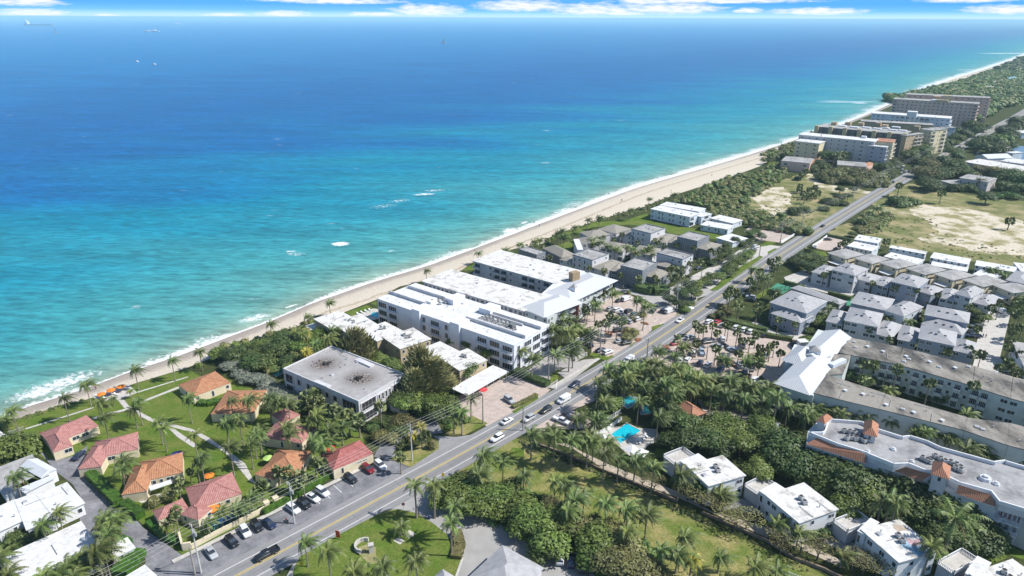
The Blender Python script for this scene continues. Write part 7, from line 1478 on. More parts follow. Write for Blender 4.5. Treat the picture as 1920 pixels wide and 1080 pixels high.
scatter_mass('shrubbery', 'C -60 420 250 480 520 640 760 760 1040 840 1080 1060 700 1200 480 900 240 960 60 760 -300 640 -500 440 -300 400', 170, (1, 2.2), (1, 2.2), 'shaded shrubbery under the side street canopy', [LF_GRN, LF_DRK], 17)
scatter_mass('dune_growth', 'K -60 640 100 590 200 550 330 470 380 475 240 570 120 660 -40 700', 90, (1.5, 3.5), (1.5, 3), 'ragged dune growth before the yellow tower', [LF_OLV, LF_DRK], 21)
scatter_mass('dune_growth', 'E -60 790 190 722 420 650 640 600 660 612 430 668 200 742 -40 815', 90, (.3, .9), (.3, .6), 'low ragged growth at the sand edge of the cottage lawn', [LF_OLV, LF_GRN], 22)
scatter_mass('weeds', 'J 700 400 900 300 1250 330 1300 420 1500 480 1900 560 1960 640 1500 620 1100 540 700 470', 150, (.4, 1.3), (.25, .7), 'weed clumps scattered over the dry field', [LF_OLV, LF_OLV, LF_GRN], 23)
scatter_mass('weeds', 'I 1780 260 2000 150 2200 130 2340 160 2400 300 2200 420 1900 330', 110, (.4, 1.4), (.3, .7), 'weed clumps over the dry lot beside the scrub', [LF_OLV, LF_GRN], 24)
scatter_mass('ground_cover', 'C 60 60 330 160 640 290 900 400 1200 540 1500 690 1500 720 1160 560 860 420 600 310 300 190 60 90', 230, (.3, .9), (.2, .6), 'weedy ground cover along the foot of the park wall', [LF_OLV, LF_DRK], 25)
palms('f', 'at the right edge beside the concrete court', 'palms at the right edge', 'H 1890 500 1905 300 1870 640 1900 180 1880 720', 6, 1.2)
# ================================================================ cars
def two(t, x0, y0, x1, y1): 
    a, b = T(t, x0, y0, .6), T(t, x1, y1, .6); d = b - a; return (a + b) / 2, math.atan2(d.y, d.x)
RC = 'cars driving on the road'
for (t, x0, y0, x1, y1, k, c, lab) in [('B', 150, 875, 10, 965, 'pickup', 'black', 'black pickup truck driving at the bottom of the road'), ('B', 1855, 30, 1760, 65, 'suv', 'white', 'white car on the road nearest the park lawn'),
        ('G', 165, 965, 85, 1000, 'suv', 'silver', 'silver car between the white car and the dark one on the road'), ('G', 295, 900, 215, 935, 'suv', 'black', 'dark blue black car ahead of the silver one on the road'),
        ('G', 425, 825, 350, 860, 'van', 'white', 'small white van driving on the road'), ('G', 510, 705, 430, 740, 'sedan', 'darkblue', 'dark sedan in the sea side lane by the entrance drive'),
        ('G', -80, 1035, 0, 1000, 'sedan', 'white', 'white sedan on the sea side lane beside the roadside hedge'), ('G', 1290, 235, 1230, 255, 'sedan', 'white', 'white car on the road opposite the hotel car park'),
        ('J', 395, 380, 428, 370, 'sedan', 'darkblue', 'dark blue car on the far stretch of the road'), ('G', 900, 535, 850, 560, 'van', 'white', 'white van on the road half hidden by palm crowns')]:
    if lab.startswith('white sedan on the sea'): t, x0, y0, x1, y1 = 'F', 1850, 1020, 1915, 980
    p, rz = two(t, x0, y0, x1, y1); rr = rdir(min(1400, max(-100, (Vector((p.x, p.y, 0)) - road(0)).dot((road(50) - road(0)).normalized())))); rz = rr + (math.pi if math.cos(rz - rr) < 0 else 0)
    car((p.x, p.y, .22), rz, k, c, lab, RC, p.y < 420)
PCG = 'cars parked along the cottage wall'
for (x0, y0, x1, y1, k, c, lab) in [('A', 0, 0, 0, 'suv', 'silver', 'x')][:0] + [(-330, 905 - 0, 0, 0, '', '', '')][:0]: pass
for (t, x0, y0, x1, y1, k, c, lab) in [('A', 1555, 870, 1615, 950, 'sedan', 'silver', 'silver sedan parked just right of the wooden power pole'), ('A', 1705, 790, 1775, 860, 'suv', 'black', 'black sport utility car parked beside the white one with roof window'), ('A', 1810, 700, 1870, 800, 'suv', 'white', 'white sport utility car with a dark roof window between two black cars'),
        ('A', 1895, 670, 1960, 745, 'suv', 'black', 'black car parked right of the white sport utility car'), ('B', 60, 660, 140, 720, 'sedan', 'darkblue', 'dark blue sedan parked left of the motor scooter'), ('B', 240, 550, 320, 610, 'suv', 'white', 'white car parked beside the metal power pole'),
        ('B', 325, 510, 400, 570, 'suv', 'black', 'black sport utility car right of the metal power pole'), ('B', 395, 475, 460, 515, 'sedan', 'white', 'small white car squeezed between black and white cars'), ('B', 460, 425, 540, 480, 'suv', 'white', 'white car at the end of the row before the empty bays'),
        ('B', 670, 325, 750, 380, 'suv', 'black', 'lone black car beside the empty bays'), ('B', 800, 250, 880, 310, 'suv', 'maroon', 'dark red sport utility car before the red roofed cottage'), ('B', 895, 220, 970, 285, 'suv', 'white', 'white car at the far end of the parking strip')]:
    p, rz = two(t, x0, y0, x1, y1); car((p.x, p.y, .20), rz, k, c, lab, PCG)
p, rz = two('G', 320, 975, 425, 1020); car((p.x, p.y, .20), rz, 'pickup', 'white', 'white pickup truck parked in the brick lay-by')
p, rz = two('G', 395, 950, 440, 980); car((p.x, p.y, .20), rz, 'sedan', 'black', 'black car parked behind the white pickup truck')
p, rz = two('F', 1870, 820, 1930, 865); car((p.x, p.y, .20), rz, 'suv', 'silver', 'silver sport utility car alone on the roadside brick lot')
p, rz = two('E', 560, 1045, 625, 990); car((p.x, p.y, .20), rz, 'sedan', 'darkblue', 'dark car in the courtyard between two pink cottages')
lot('under trees at the bottom edge', 'cars in the shade', 'C 360 945 85 suv white; C 440 970 85 suv darkblue; C 520 1010 85 suv black; C 605 1030 85 sedan grey')
lot('in the hotel car park', 'cars in the hotel car park', '''Y 680 395 40 suv silver; Y 780 410 40 suv white; Y 860 435 40 sedan white; Y 945 430 40 suv black; Y 1040 475 40 suv green; Y 1095 545 40 suv white; Y 930 580 130 suv silver;
 Y 790 715 20 suv black; Y 820 875 25 sedan silver; Y 915 905 25 suv black; Y 530 1010 35 sedan darkblue; Y 640 1045 35 suv white; Y 370 930 100 suv darkblue; Y 815 265 40 sedan black; Y 1320 420 60 suv darkblue; Y 1465 420 60 suv darkblue; Y 215 860 0 sedan white; Y 895 500 40 sedan grey''')
lot('in the hotel car park', 'vans in the hotel car park', 'Y 915 250 40 van white'); lot('at the road end of the hotel car park', 'vans in the hotel car park', 'Y 1560 430 40 van white')
lot('in the palm dotted brick car park', 'cars in the brick car park', '''Z 1035 30 40 suv white; Z 1150 30 40 sedan red; Z 1245 80 50 suv silver; Z 1445 115 45 suv white; Z 1565 145 45 suv white; Z 1665 175 45 suv white; Z 1860 220 60 sedan black;
 Z 755 265 30 suv silver; Z 1000 330 20 suv black; Z 1240 285 80 suv white; Z 1550 370 70 suv silver; Z 1390 450 130 suv paleblue; Z 1240 380 140 sedan black; Z 1840 540 150 suv white; Z 540 350 20 sedan red; Z 600 600 70 suv white; Z 590 520 70 sedan white; Z 710 600 60 suv white;
 Z 800 500 80 suv white; Z 925 480 85 pickup paleblue; Z 900 650 60 suv darkblue; Z 1025 675 50 suv white; Z 1205 745 50 suv blue; Z 1375 640 110 sedan red; Z 1480 680 100 suv white; Z 1590 770 60 suv silver; Z 1500 820 60 suv black; Z 1620 860 60 suv black; Z 1730 895 40 suv white; Z 380 470 20 suv darkblue; Z 1160 390 150 sedan silver; Z 1460 480 150 sedan grey;
 Z 1680 720 70 suv silver''')
lot('by the far brick lots', 'cars in the far brick lots', 'J 85 410 60 sedan red; J 170 408 60 van white; J 450 475 0 sedan black; J 520 545 20 sedan black; J 355 530 60 sedan white; J 260 590 60 suv black')
lot('on the lane beside the grey town houses', 'cars on the lane', 'I 1830 530 30 suv white; I 1810 555 30 suv grey; I 1400 690 30 sedan darkblue; I 850 830 30 suv grey; I 740 810 30 suv darkblue')
lot('at the inland road verge', 'cars at the verge', 'I 1790 910 150 suv silver; I 1790 930 150 sedan black; I 1760 890 150 sedan grey')
lot('on the wide concrete court', 'cars on the concrete court', 'H 1540 360 170 pickup darkblue; H 1500 330 170 suv black; H 1560 290 170 suv grey; H 1750 640 165 suv white; H 1830 650 165 sedan darkblue; H 1780 630 165 sedan grey; H 195 415 60 suv black')
lot('parked on the wide concrete court', 'vans on the concrete court', 'H 1735 170 100 van white')
lot('before the far towers', 'cars before the towers', 'V 110 910 60 van white; V 95 950 60 suv white; V 150 975 60 suv white; V 190 970 60 suv darkblue; V 250 890 60 suv black; V 330 850 60 suv blue; V 80 990 60 sedan white; V 690 630 20 van white; V 760 640 20 van white; V 600 610 20 suv white; V 850 620 40 suv black; V 950 610 40 suv darkblue; V 1240 690 40 suv white; V 1200 720 40 suv black; V 1350 340 60 suv black; V 40 920 60 suv silver')
lot('by the bend after the sand track', 'cars at the bend', 'K 940 845 50 suv grey')
lot('by the tiled building entrance', 'cars at the tiled building', 'G 1800 890 0 suv black; H -40 995 60 suv darkblue; H 60 1040 60 suv silver; H -10 1050 60 sedan grey')
# ================================================================ power poles and lines
def pole(nm, pos, h, label, arms=True, m_=None, lean=0, trans=False, lamp=False, group='power poles beside the road'):
    t_ = thing('utility_pole', label, 'power pole', (pos.x, pos.y, .05), rdir(min(1400, max(-100, nm))) , group); mb = MB(); mb.tube((0, 0, 0), (0, 0, h), .22, .14, 8); link('pole', mb.mesh('pole', m_ or POLE), t_)
    if arms:
        a = MB(); a.box((0, 0, h - .9), (.14, 2.6, .14)); link('crossarm', a.mesh('crossarm', POLE), t_)
        for y in (-1.2, 0, 1.2):
            i_ = MB(); i_.tube((0, y, h - .76), (0, y, h - .5), .06, n=6); link('insulator', i_.mesh('insulator', METALW), t_)
    if trans:
        for y in (-.5, .5): x_ = MB(); x_.tube((.35, y, h - 3.2), (.35, y, h - 2.2), .28, n=10); link('transformer', x_.mesh('transformer', STEEL), t_)
    if lamp: l_ = MB(); l_.tube((0, 0, h - 2), (0, -2.6, h - 1.6), .05, n=5); l_.box((0, -2.8, h - 1.72), (.3, .7, .14)); link('lamp_arm', l_.mesh('lamp_arm', STEEL), t_)
    return t_
poles = []
for (t, x, y, h, lab, m_, kw) in [('A', 1510, 1062, 14, 'wooden power pole at the driveway mouth', POLEC, dict(trans=True)), ('B', 290, 690, 12.5, 'pale metal power pole by the motor scooter', POLEC, dict(trans=True)), ('B', 1172, 222, 12.5, 'concrete power pole on the grass corner', POLEC, dict(trans=True)),
        ('F', 1703, 1022, 10.5, 'dark pole on the grass beside the brick lot', POLE, dict(arms=False)), ('G', 272, 715, 11, 'dark pole in the green island of the entrance drive', POLE, {}), ('G', 658, 520, 12, 'wooden pole in the grass island of the hotel car park', POLE, dict(trans=True)), ('G', 1232, 160, 12, 'pole on the verge at the end of the hotel car park', POLEC, dict(trans=True)),
        ('I', 1853, 608, 12, 'pole on the verge by the small grass island', POLE, dict(trans=True)), ('J', 90, 508, 12, 'reddish pole by the white wall of the brick lot', POLE, {}), ('J', 245, 425, 12.5, 'pale tall pole at the end of the white wall', POLEC, {}), ('J', 632, 200, 11, 'thin pole on the green verge far along the road', POLEC, {}), ('K', 840, 890, 13, 'tall pole by the car at the bend', POLEC, dict(trans=True)), ('V', 545, 760, 12, 'pole before the tan tower', POLE, {})]:
    p = T(t, x, y); s = (p - road(0)).dot((road(100) - road(0)).normalized()); tp = pole(s, p, h, lab, m_=m_, **kw); poles.append((p, h, tp))
for (t, x, y, h, lab) in [('G', 82, 1072, 9, 'slim dark pole at the corner of the park'), ('G', 1008, 562, 10, 'wooden pole on the inland side beside the palm grove'), ('A', 1465, 1075, 8, 'short second pole beside the wooden power pole'), ('Z', 995, 600, 6, 'slim lamp pole inside the brick car park')]:
    pole(0, T(t, x, y), h, lab, arms=(t == 'G' and x > 1000), group='slim poles')
main = [q for i, q in enumerate(poles) if i not in (3,)]
main = [(main[0][0] + (main[0][0] - main[1][0]), 13, None)] + main
for k, (off, dz) in enumerate(((-1.2, -.45), (0, -.45), (1.2, -.45), (0, -2.6))):
    cu = bpy.data.curves.new('power_line', 'CURVE'); cu.dimensions = '3D'; cu.bevel_depth = .030; cu.bevel_resolution = 0; mb = MB()
    for (a, ha, _), (b, hb, _) in zip(main, main[1:]):
        d = (b - a).normalized(); n = Vector((-d.y, d.x, 0)) * off; pa = Vector((a.x, a.y, ha + dz + .05)) + n; pb = Vector((b.x, b.y, hb + dz + .05)) + n; pv = pa
        for j in range(1, 9): f = j / 8; q = pa.lerp(pb, f) - Vector((0, 0, 4 * f * (1 - f) * min(1.5, (pb - pa).length * .02))); mb.tube(pv, q, .022, n=4, caps=False); pv = q
    tag(link('power_line', mb.mesh('power_line', WIRE)), ['pale power line on the road side end of the crossarms', 'pale power line along the middle of the crossarms', 'pale power line on the sea side end of the crossarms', 'lowest power line strung below the crossarms'][k], 'cable', 'power lines along the road')
# ================================================================ walls, fences, signs, small things
def wallrun(name, spec, wd, h, m_, label, cat='wall', z=.05):
    P = S(spec); t_ = MB(P[0])
    for a, b in zip(P, P[1:]):
        d = (b - a).normalized(); n = Vector((-d.y, d.x, 0)) * wd / 2; t_.prism([a - n, b - n, b + n, a + n], z, h, 0, True)
    return tag(link(name, t_.mesh(name, m_), None, P[0]), label, cat)
wallrun('garden_wall', 'B 160 545 570 322 720 250 870 178', .35, 1.5, CREAM, 'cream wall between parking strip and cottages, right of the gate')
wallrun('garden_wall', 'B 70 590 0 630 A 1640 770 1440 880', .35, 1.5, CREAM, 'cream wall between parking strip and cottages, left of the gate')
for x, y, lab in ((152, 540, 'cream gate pillar right of the wall opening'), (85, 575, 'cream gate pillar left of the wall opening')):
    p = T('B', x, y); t_ = thing('gate_pillar', lab, 'pillar', (p.x, p.y, .05), rdir(15), 'gate pillars'); mb = MB(); mb.box((0, 0, 0), (1.1, 1.1, 2.0)); link('shaft', mb.mesh('shaft', CREAM), t_); mb = MB(); mb.box((0, 0, 2.0), (1.4, 1.4, .22)); link('cap', mb.mesh('cap', CREAM), t_)
wallrun('garden_wall', 'A 1352 800 1375 890 1440 880', .5, 2.2, CREAM, 'cream corner wall at the driveway mouth')
BRW = mat('brown_block_wall', (.24, .18, .13), .9, .2, .8)
wallrun('park_wall', 'C 150 88 330 150 600 262 860 370 1100 470 1240 530', .45, .9, BRW, 'long low brown wall of the park, nearer the road')
wallrun('park_wall', 'C 1420 612 1600 690 1920 830 D 200 960 420 1040 620 1140', .45, .9, BRW, 'long low brown wall of the park, farther from the road')
wallrun('white_wall', 'J 95 505 175 460 232 425', .3, 1.4, WHITE, 'white boundary wall on the sea side of the far brick lot')
wallrun('white_wall', 'J 330 535 400 492 440 458', .3, 1.4, WHITE, 'white boundary wall on the inland side of the far brick lot')
wallrun('stone_wall', 'F 1700 440 1920 560'.replace('1700 440 1920 560', '1010 915 1100 970 1200 890'), .4, 2.2, PALEW, 'white planter wall under the trees by the scorched building')
wallrun('garden_wall', 'C 620 35 700 0 820 -90', .3, 1.3, WHITE, 'white wall along the pool deck')
def fence(spec, h, label, m_=None, gap=.35):
    P = S(spec); t_ = thing('fence', label, 'fence', P[0]); mb = MB(P[0]); pm = MB(P[0])
    for a, b in zip(P, P[1:]):
        d = (b - a); ln = d.length; d.normalize(); rz = math.atan2(d.y, d.x); c = (a + b) / 2
        for z in (.15, h * .9): mb.box((c.x, c.y, z), (ln, .07, .09), rz)
        for i in range(int(ln / gap)): p = a + d * gap * i; mb.box((p.x, p.y, .05), (.1, .05, h), rz)
        for i in range(int(ln / 2.5) + 1): p = a + d * 2.5 * i; pm.box((p.x, p.y, 0), (.16, .16, h + .15), rz)
    link('panel', mb.mesh('panel', m_ or RAIL), t_); link('post', pm.mesh('post', m_ or RAIL), t_)
fence('G 605 1075 700 1015 820 940', 1.8, 'white picket fence beside the pool garden')
fence('E 75 860 190 820', 1.2, 'grey fence at the left end of the beach lawn', STEEL)
fence('A 1480 810 1700 700 1920 590', 1.6, 'green metal fence behind the cream wall', mat('green_fence', (.05, .10, .07), .7))
fence('J 30 880 200 850 280 830', 2.6, 'tall dark green fence of the tennis court', MATS['green_fence'], .8)
fence('D 150 1080 300 1140', 1.2, 'short white fence by the park', RAIL)
# entrance sign wall by the hotel drive
st_ = thing('sign_wall', 'pale curved entrance wall with planting beside the hotel drive', 'wall', T('G', 510, 530)); mb = MB(st_.location)
P = S('G 470 550 500 535 560 510'); 
for a, b in zip(P, P[1:]): d = (b - a).normalized(); n = Vector((-d.y, d.x, 0)) * .25; mb.prism([a - n, b - n, b + n, a + n], 0, 1.6, 0, True)
link('wall', mb.mesh('wall', CONC), st_)
def sign(pos, kind, label, h=2.2, rz=0):
    t_ = thing('road_sign', label, 'sign', (pos.x, pos.y, .2), rz, None); mb = MB(); mb.tube((0, 0, 0), (0, 0, h + .3), .04, n=6); link('post', mb.mesh('post', STEEL), t_)
    mb = MB(); red = mat('sign_red', (.5, .02, .02), .5); yel = mat('sign_yellow', (.65, .42, .03), .5)
    if kind == 'stop':
        P = [Vector((.46 * math.cos(R(22.5) + k * R(45)), 0, h + .46 * math.sin(R(22.5) + k * R(45)))) for k in range(8)]
        mb.face([p + Vector((0, -.06, 0)) for p in P]); mb.face([p + Vector((0, -.03, 0)) for p in reversed(P)])
        for k in range(8): a, b = P[k], P[(k + 1) % 8]; mb.face([a + Vector((0, -.06, 0)), a + Vector((0, -.03, 0)), b + Vector((0, -.03, 0)), b + Vector((0, -.06, 0))])
        pn = link('sign_panel', mb.mesh('sign_panel', red), t_); tx = bpy.data.curves.new('lettering', 'FONT'); tx.body = 'STOP'; tx.size = .34; tx.align_x = 'CENTER'; tx.align_y = 'CENTER'; tx.extrude = .004
        tx.materials.append(MARKW); o0 = bpy.data.objects.new('tmp', tx); C.objects.link(o0); bpy.context.view_layer.update(); me_t = bpy.data.meshes.new_from_object(o0.evaluated_get(bpy.context.evaluated_depsgraph_get())); bpy.data.objects.remove(o0); o = bpy.data.objects.new('lettering', me_t); C.objects.link(o); o.location = (0, -.07, h); o.rotation_euler = (R(90), 0, 0); o.parent = pn
    elif kind == 'red': mb.box((0, -.03, h - 1.6), (1.2, .06, 2.0)); link('sign_panel', mb.mesh('sign_panel', mat('sign_orange_red', (.55, .07, .03), .6)), t_)
    else: mb.box((0, -.03, h - .9), (.8, .06, 1.0)); link('sign_panel', mb.mesh('sign_panel', yel), t_)
    return t_
sign(T('B', 1108, 600), 'stop', 'red stop sign at the tip of the palm lawn', 2.3, R(10)); sign(T('B', 618, 805), 'red', 'red orange board standing at the road edge of the palm lawn', 2.0, R(-20)); sign(T('B', 1403, 360), 'yel', 'small yellow board beside the road at the side street', 2.0, R(10))
sign(T('B', 345, 1010), 'yel', 'small yellow marker under the bending palm', 1.2, R(0))
# old stone well seat on the palm lawn
p = T('B', 810, 870); t_ = thing('stone_monument', 'round stone seat wall with a little stone pillar on the palm lawn', 'monument', (p.x, p.y, .25)); mb = MB()
for k in range(7):
    a0, a1 = R(70 + k * 28), R(70 + (k + 1) * 28); q = [Vector((2.3 * math.cos(a0), 2.3 * math.sin(a0), 0)), Vector((2.3 * math.cos(a1), 2.3 * math.sin(a1), 0)), Vector((1.9 * math.cos(a1), 1.9 * math.sin(a1), 0)), Vector((1.9 * math.cos(a0), 1.9 * math.sin(a0), 0))]
    mb.prism(list(reversed(q)) if False else q, 0, 1.1, 0, True)
link('seat_wall', mb.mesh('seat_wall', CONC), t_); mb = MB(); mb.box((2.1, -1.6, 0), (1.0, .9, 2.2), .3); mb.box((2.1, -1.6, 2.2), (1.3, 1.2, .2), .3); link('pillar', mb.mesh('pillar', CONC), t_)
p = T('B', 765, 915); t_ = thing('park_bench', 'wooden bench beside the stone seat wall', 'bench', (p.x, p.y, .25), R(-35)); mb = MB(); mb.box((0, 0, .4), (1.8, .5, .07)); link('seat', mb.mesh('seat', POLE), t_); mb = MB(); mb.box((0, .24, .5), (1.8, .06, .5)); link('backrest', mb.mesh('backrest', POLE), t_)
for s in (-.8, .8): mb = MB(); mb.box((s, 0, 0), (.1, .45, .4)); link('leg', mb.mesh('leg', POLE), t_)
p = T('B', 1300, 655); t_ = thing('litter_bin', 'dark blue litter bin on a concrete pad at the lawn tip', 'bin', (p.x, p.y, .25)); mb = MB(); mb.tube((0, 0, 0), (0, 0, 1.0), .33, .36, 10); link('bin_body', mb.mesh('bin_body', mat('bin_blue', (.03, .05, .12), .6)), t_); mb = MB(); mb.tube((0, 0, 1.0), (0, 0, 1.15), .38, .2, 10); link('lid', mb.mesh('lid', MATS['bin_blue']), t_)
# motor scooter beside the metal pole
p = T('B', 235, 680); t_ = thing('motor_scooter', 'red and black motor scooter parked by the metal power pole', 'scooter', (p.x, p.y, .2), R(-50)); mb = MB(); mb.ball((-.35, 0, .55), (.5, .18, .2), 8, 5); mb.box((.15, 0, .3), (.5, .3, .08)); mb.box((.5, 0, .35), (.12, .34, .6)); link('body', mb.mesh('body', CHAR), t_)
for x in (-.6, .62): mb = MB(); mb.tube((x, -.07, .25), (x, .07, .25), .25, n=12); link('wheel', mb.mesh('wheel', TYRE), t_)
mb = MB(); mb.box((.45, 0, .95), (.06, .7, .06)); mb.tube((.62, 0, .3), (.45, 0, 1.0), .04, n=6); link('handlebar', mb.mesh('handlebar', STEEL), t_); mb = MB(); mb.ball((-.35, 0, .8), (.42, .14, .08), 8, 4); link('saddle', mb.mesh('saddle', mat('scooter_seat', (.3, .04, .04), .6)), t_)
# umbrellas
UG = 'patio umbrellas'
for t, x, y, col, lab in (('E', 758, 552, 'orange', 'orange umbrella on the beach deck, leftmost of three'), ('E', 830, 522, 'orange', 'orange umbrella on the beach deck, middle of three'), ('E', 905, 495, 'orange', 'orange umbrella on the beach deck, rightmost of three'), ('A', 1325, 165, 'blue', 'dark blue umbrella at the far corner of the big orange roof'), ('A', 1565, 322, 'orange', 'orange umbrella behind the pink cross roofed cottage'), ('A', 1590, 568, 'orange', 'big orange umbrella in front of the pink cross roofed cottage'), ('B', 90, 190, 'green', 'lime green umbrella beside the orange gabled cottage'), ('B', 552, 115, 'red', 'red umbrella behind the red roofed cottage'), ('F', 1705, 758, 'red', 'red umbrella at the carport edge'), ('G', 1340, 145, 'white', 'white umbrella on the verge beside the road'), ('J', 1880, -60, 'white', 'x')):
    if lab == 'x': continue
    umbrella(T(t, x, y, 2.3), col, lab, 1.9 if 'big' in lab else 1.45, 2.5, UG)
for i, (x, y) in enumerate([(740, 580), (780, 565), (820, 555), (860, 545), (930, 520), (800, 590), (760, 600), (880, 565), (960, 520)]): p = T('E', x, y); lounger((p.x, p.y, .15), R(150 + 17 * (i % 3)), f'white sun lounger on the beach deck, {ORD[i]} as set out from the umbrellas'.replace('first as set out from the umbrellas', 'nearest the left umbrella'), 'loungers on the beach deck')
for i, (x, y) in enumerate([(935, 70), (960, 85), (990, 60), (1010, 40)]): p = T('C', x, y); lounger((p.x, p.y, .15), R(60 + 15 * i), f'white sun lounger on the pool deck, {ORD[i]} from left', 'loungers on the pool deck')
for i, (x, y) in enumerate([(770, 200), (800, 190), (830, 180), (860, 172)]): p = T('F', x, y); lounger((p.x, p.y, .15), R(140), f'white sun lounger on the terrace by the clipped lawn, {ORD[i]} from left', 'loungers by the clipped lawn')
for i, (q, lab) in enumerate((('C 840 120 900 175 960 130 900 90', 'white canvas canopy at the near corner of the pool'), ('C 900 170 970 190 1040 150 960 115', 'white canvas canopy right of the first by the pool'), ('C 650 30 690 90 715 50 690 0', 'white canvas canopy left of the pool'))):
    c, u, v, wd, dp = fit(Q(q, 2.8)); t_ = thing('shade_canopy', lab, 'canopy', (c.x, c.y, .1), 0, 'white canopies round the pool'); mb = MB((c.x, c.y, .1)); hip(mb, corners(c, u, v, wd, dp), 2.7, .8, u, v, wd, dp, 0); link('canopy', mb.mesh('canopy', WHITE), t_)
    for p in corners(c, u, v, wd, dp, -.15): mb = MB((c.x, c.y, .1)); mb.tube((p.x, p.y, 0.1), (p.x, p.y, 2.7), .05, n=6); link('post', mb.mesh('post', STEEL), t_)
# blue pool screens by the pink cottage wall
for x, y, col in ((1625, 690, (.10, .42, .48)), (1675, 670, (.05, .2, .5)), (1725, 640, (.06, .3, .36))):
    p = T('A', x, y, 1.4); mb = MB(); mb.box((0, 0, 0), (2.6, .25, 2.2), 0); mb.box((0, 0, 2.2), (2.8, .4, .1), 0); tag(link('screen_panel', mb.mesh('screen_panel', mat('screen_%d' % x, col, .8, .1, 1)), None, (p.x, p.y, .05), rdir(15)), {1625: 'pale teal screen panel behind the wall, left of the blue one', 1675: 'bright blue screen panel behind the cream wall', 1725: 'dark teal screen panel right of the blue one'}[x], 'screen', 'screen panels behind the wall')
# red flower beds
for i, (sp_, n) in enumerate((('Y 590 740 660 730 700 760 690 800 600 770', 40), ('Y 1120 600 1220 610 1250 640 1180 630', 30), ('Y 1040 850 1150 840 1130 870 1060 900', 34), ('Z 330 400 420 370 450 440 360 500', 60), ('Z 500 340 570 330 580 360 520 370', 30))):
    scatter_mass('flower_bed', sp_, n, (.3, .6), (.3, .6), 'red flowering low plants in a car park bed', [mat('red_flower', (.40, .05, .03), .8, .3, 3), LF_OLV], 40 + i, None, .7, 8)
# ================================================================ people on the beach
def person_mesh():
    V = [(0, 0, .95), (0, 0, 1.2), (0, 0, 1.42), (0, 0, 1.55), (0, 0, 1.68), (.1, 0, .9), (.13, .08, .5), (.14, -.02, .06), (.14, .12, .02), (-.1, 0, .9), (-.13, -.06, .5), (-.14, .06, .06), (-.14, .2, .02), (.2, 0, 1.4), (.27, -.05, 1.12), (.28, .1, .9), (-.2, 0, 1.4), (-.27, .05, 1.12), (-.28, .16, .92)]
    E_ = [(0, 1), (1, 2), (2, 3), (3, 4), (0, 5), (5, 6), (6, 7), (7, 8), (0, 9), (9, 10), (10, 11), (11, 12), (2, 13), (13, 14), (14, 15), (2, 16), (16, 17), (17, 18)]
    Rr = [.14, .14, .13, .06, .105, .1, .07, .045, .035, .1, .07, .045, .035, .07, .045, .035, .07, .045, .035]
    me = bpy.data.meshes.new('person'); me.from_pydata(V, E_, []); o = bpy.data.objects.new('tmp', me); C.objects.link(o); o.modifiers.new('s', 'SKIN')
    for i, r in enumerate(Rr): me.skin_vertices[0].data[i].radius = (r, r * .8)
    me.skin_vertices[0].data[0].use_root = True; o.modifiers.new('u', 'SUBSURF').levels = 1; o.modifiers['u'].render_levels = 1
    dg = bpy.context.evaluated_depsgraph_get(); out = bpy.data.meshes.new_from_object(o.evaluated_get(dg)); bpy.data.objects.remove(o); return out
try:
    me_p = person_mesh()
except Exception: 
    bpy_m = bpy.data.meshes.new('p'); me_p = None
if me_p is None or len(me_p.vertices) < 50:
    me2 = bpy.data.meshes.new('person'); me2.from_pydata([(0, 0, 0)], [], []); mod = None
SK = mat('skin', (.45, .27, .19), .7)
if me_p:
    me_p.materials.clear(); me_p.materials.append(SK)
    for i, (t, x, y, lab, cc) in enumerate([('I', 820, 190, 'person in dark clothes walking on the wet sand, left of a pair', (.03, .03, .04)), ('I', 828, 190, 'person in a light shirt walking on the wet sand, right of a pair', (.5, .5, .52)), ('I', 205, 380, 'person in dark clothes standing at the water near the foam', (.04, .05, .08)), ('I', 1192, 122, 'person in grey clothes walking on the dry sand by the scrub', (.2, .2, .22)), ('I', 1498, 2, 'tiny dark dressed person far along the beach', (.05, .05, .06)), ('E', 722, 525, 'person in a pink top standing at the beach deck', (.5, .2, .22)), ('H', 1630, 375, 'person in a red top walking on the concrete court', (.4, .05, .05)), ('H', 1610, 372, 'person in dark clothes on the concrete court', (.05, .05, .08)), ('Z', 785, 600, 'person in a brown top standing among the parked cars', (.2, .1, .08)), ('G', 1338, 165, 'person in dark clothes under the white umbrella by the road', (.05, .05, .06))]):
        p = T(t, x, y); t_ = link('person', me_p, None, (p.x, p.y, .1), rnd.uniform(0, 6.28)); tag(t_, lab, 'person', 'people')
        mb = MB(); cm_ = mat('cloth_%d' % i, cc, .9)
        for a, b, r0, r1 in (((0, 0, 1.45), (0, 0, 1.0), .20, .185), ((.2, 0, 1.42), (.27, -.05, 1.15), .09, .07), ((-.2, 0, 1.42), (-.27, .05, 1.15), .09, .07)): mb.tube(a, b, r0, r1, 9)
        link('shirt', mb.mesh('shirt', cm_), t_); mb = MB()
        for a, b, r0, r1 in (((0, 0, 1.02), (0, 0, .85), .19, .2), ((.1, 0, .92), (.13, .07, .48), .125, .1), ((-.1, 0, .92), (-.13, -.05, .48), .125, .1)): mb.tube(a, b, r0, r1, 9)
        link('shorts', mb.mesh('shorts', mat('dark_shorts', (.05, .06, .1), .9)), t_); mb = MB(); mb.ball((0, -.01, 1.73), (.10, .115, .1), 8, 5); link('hair', mb.mesh('hair', mat('dark_hair', (.05, .035, .025), .8)), t_)
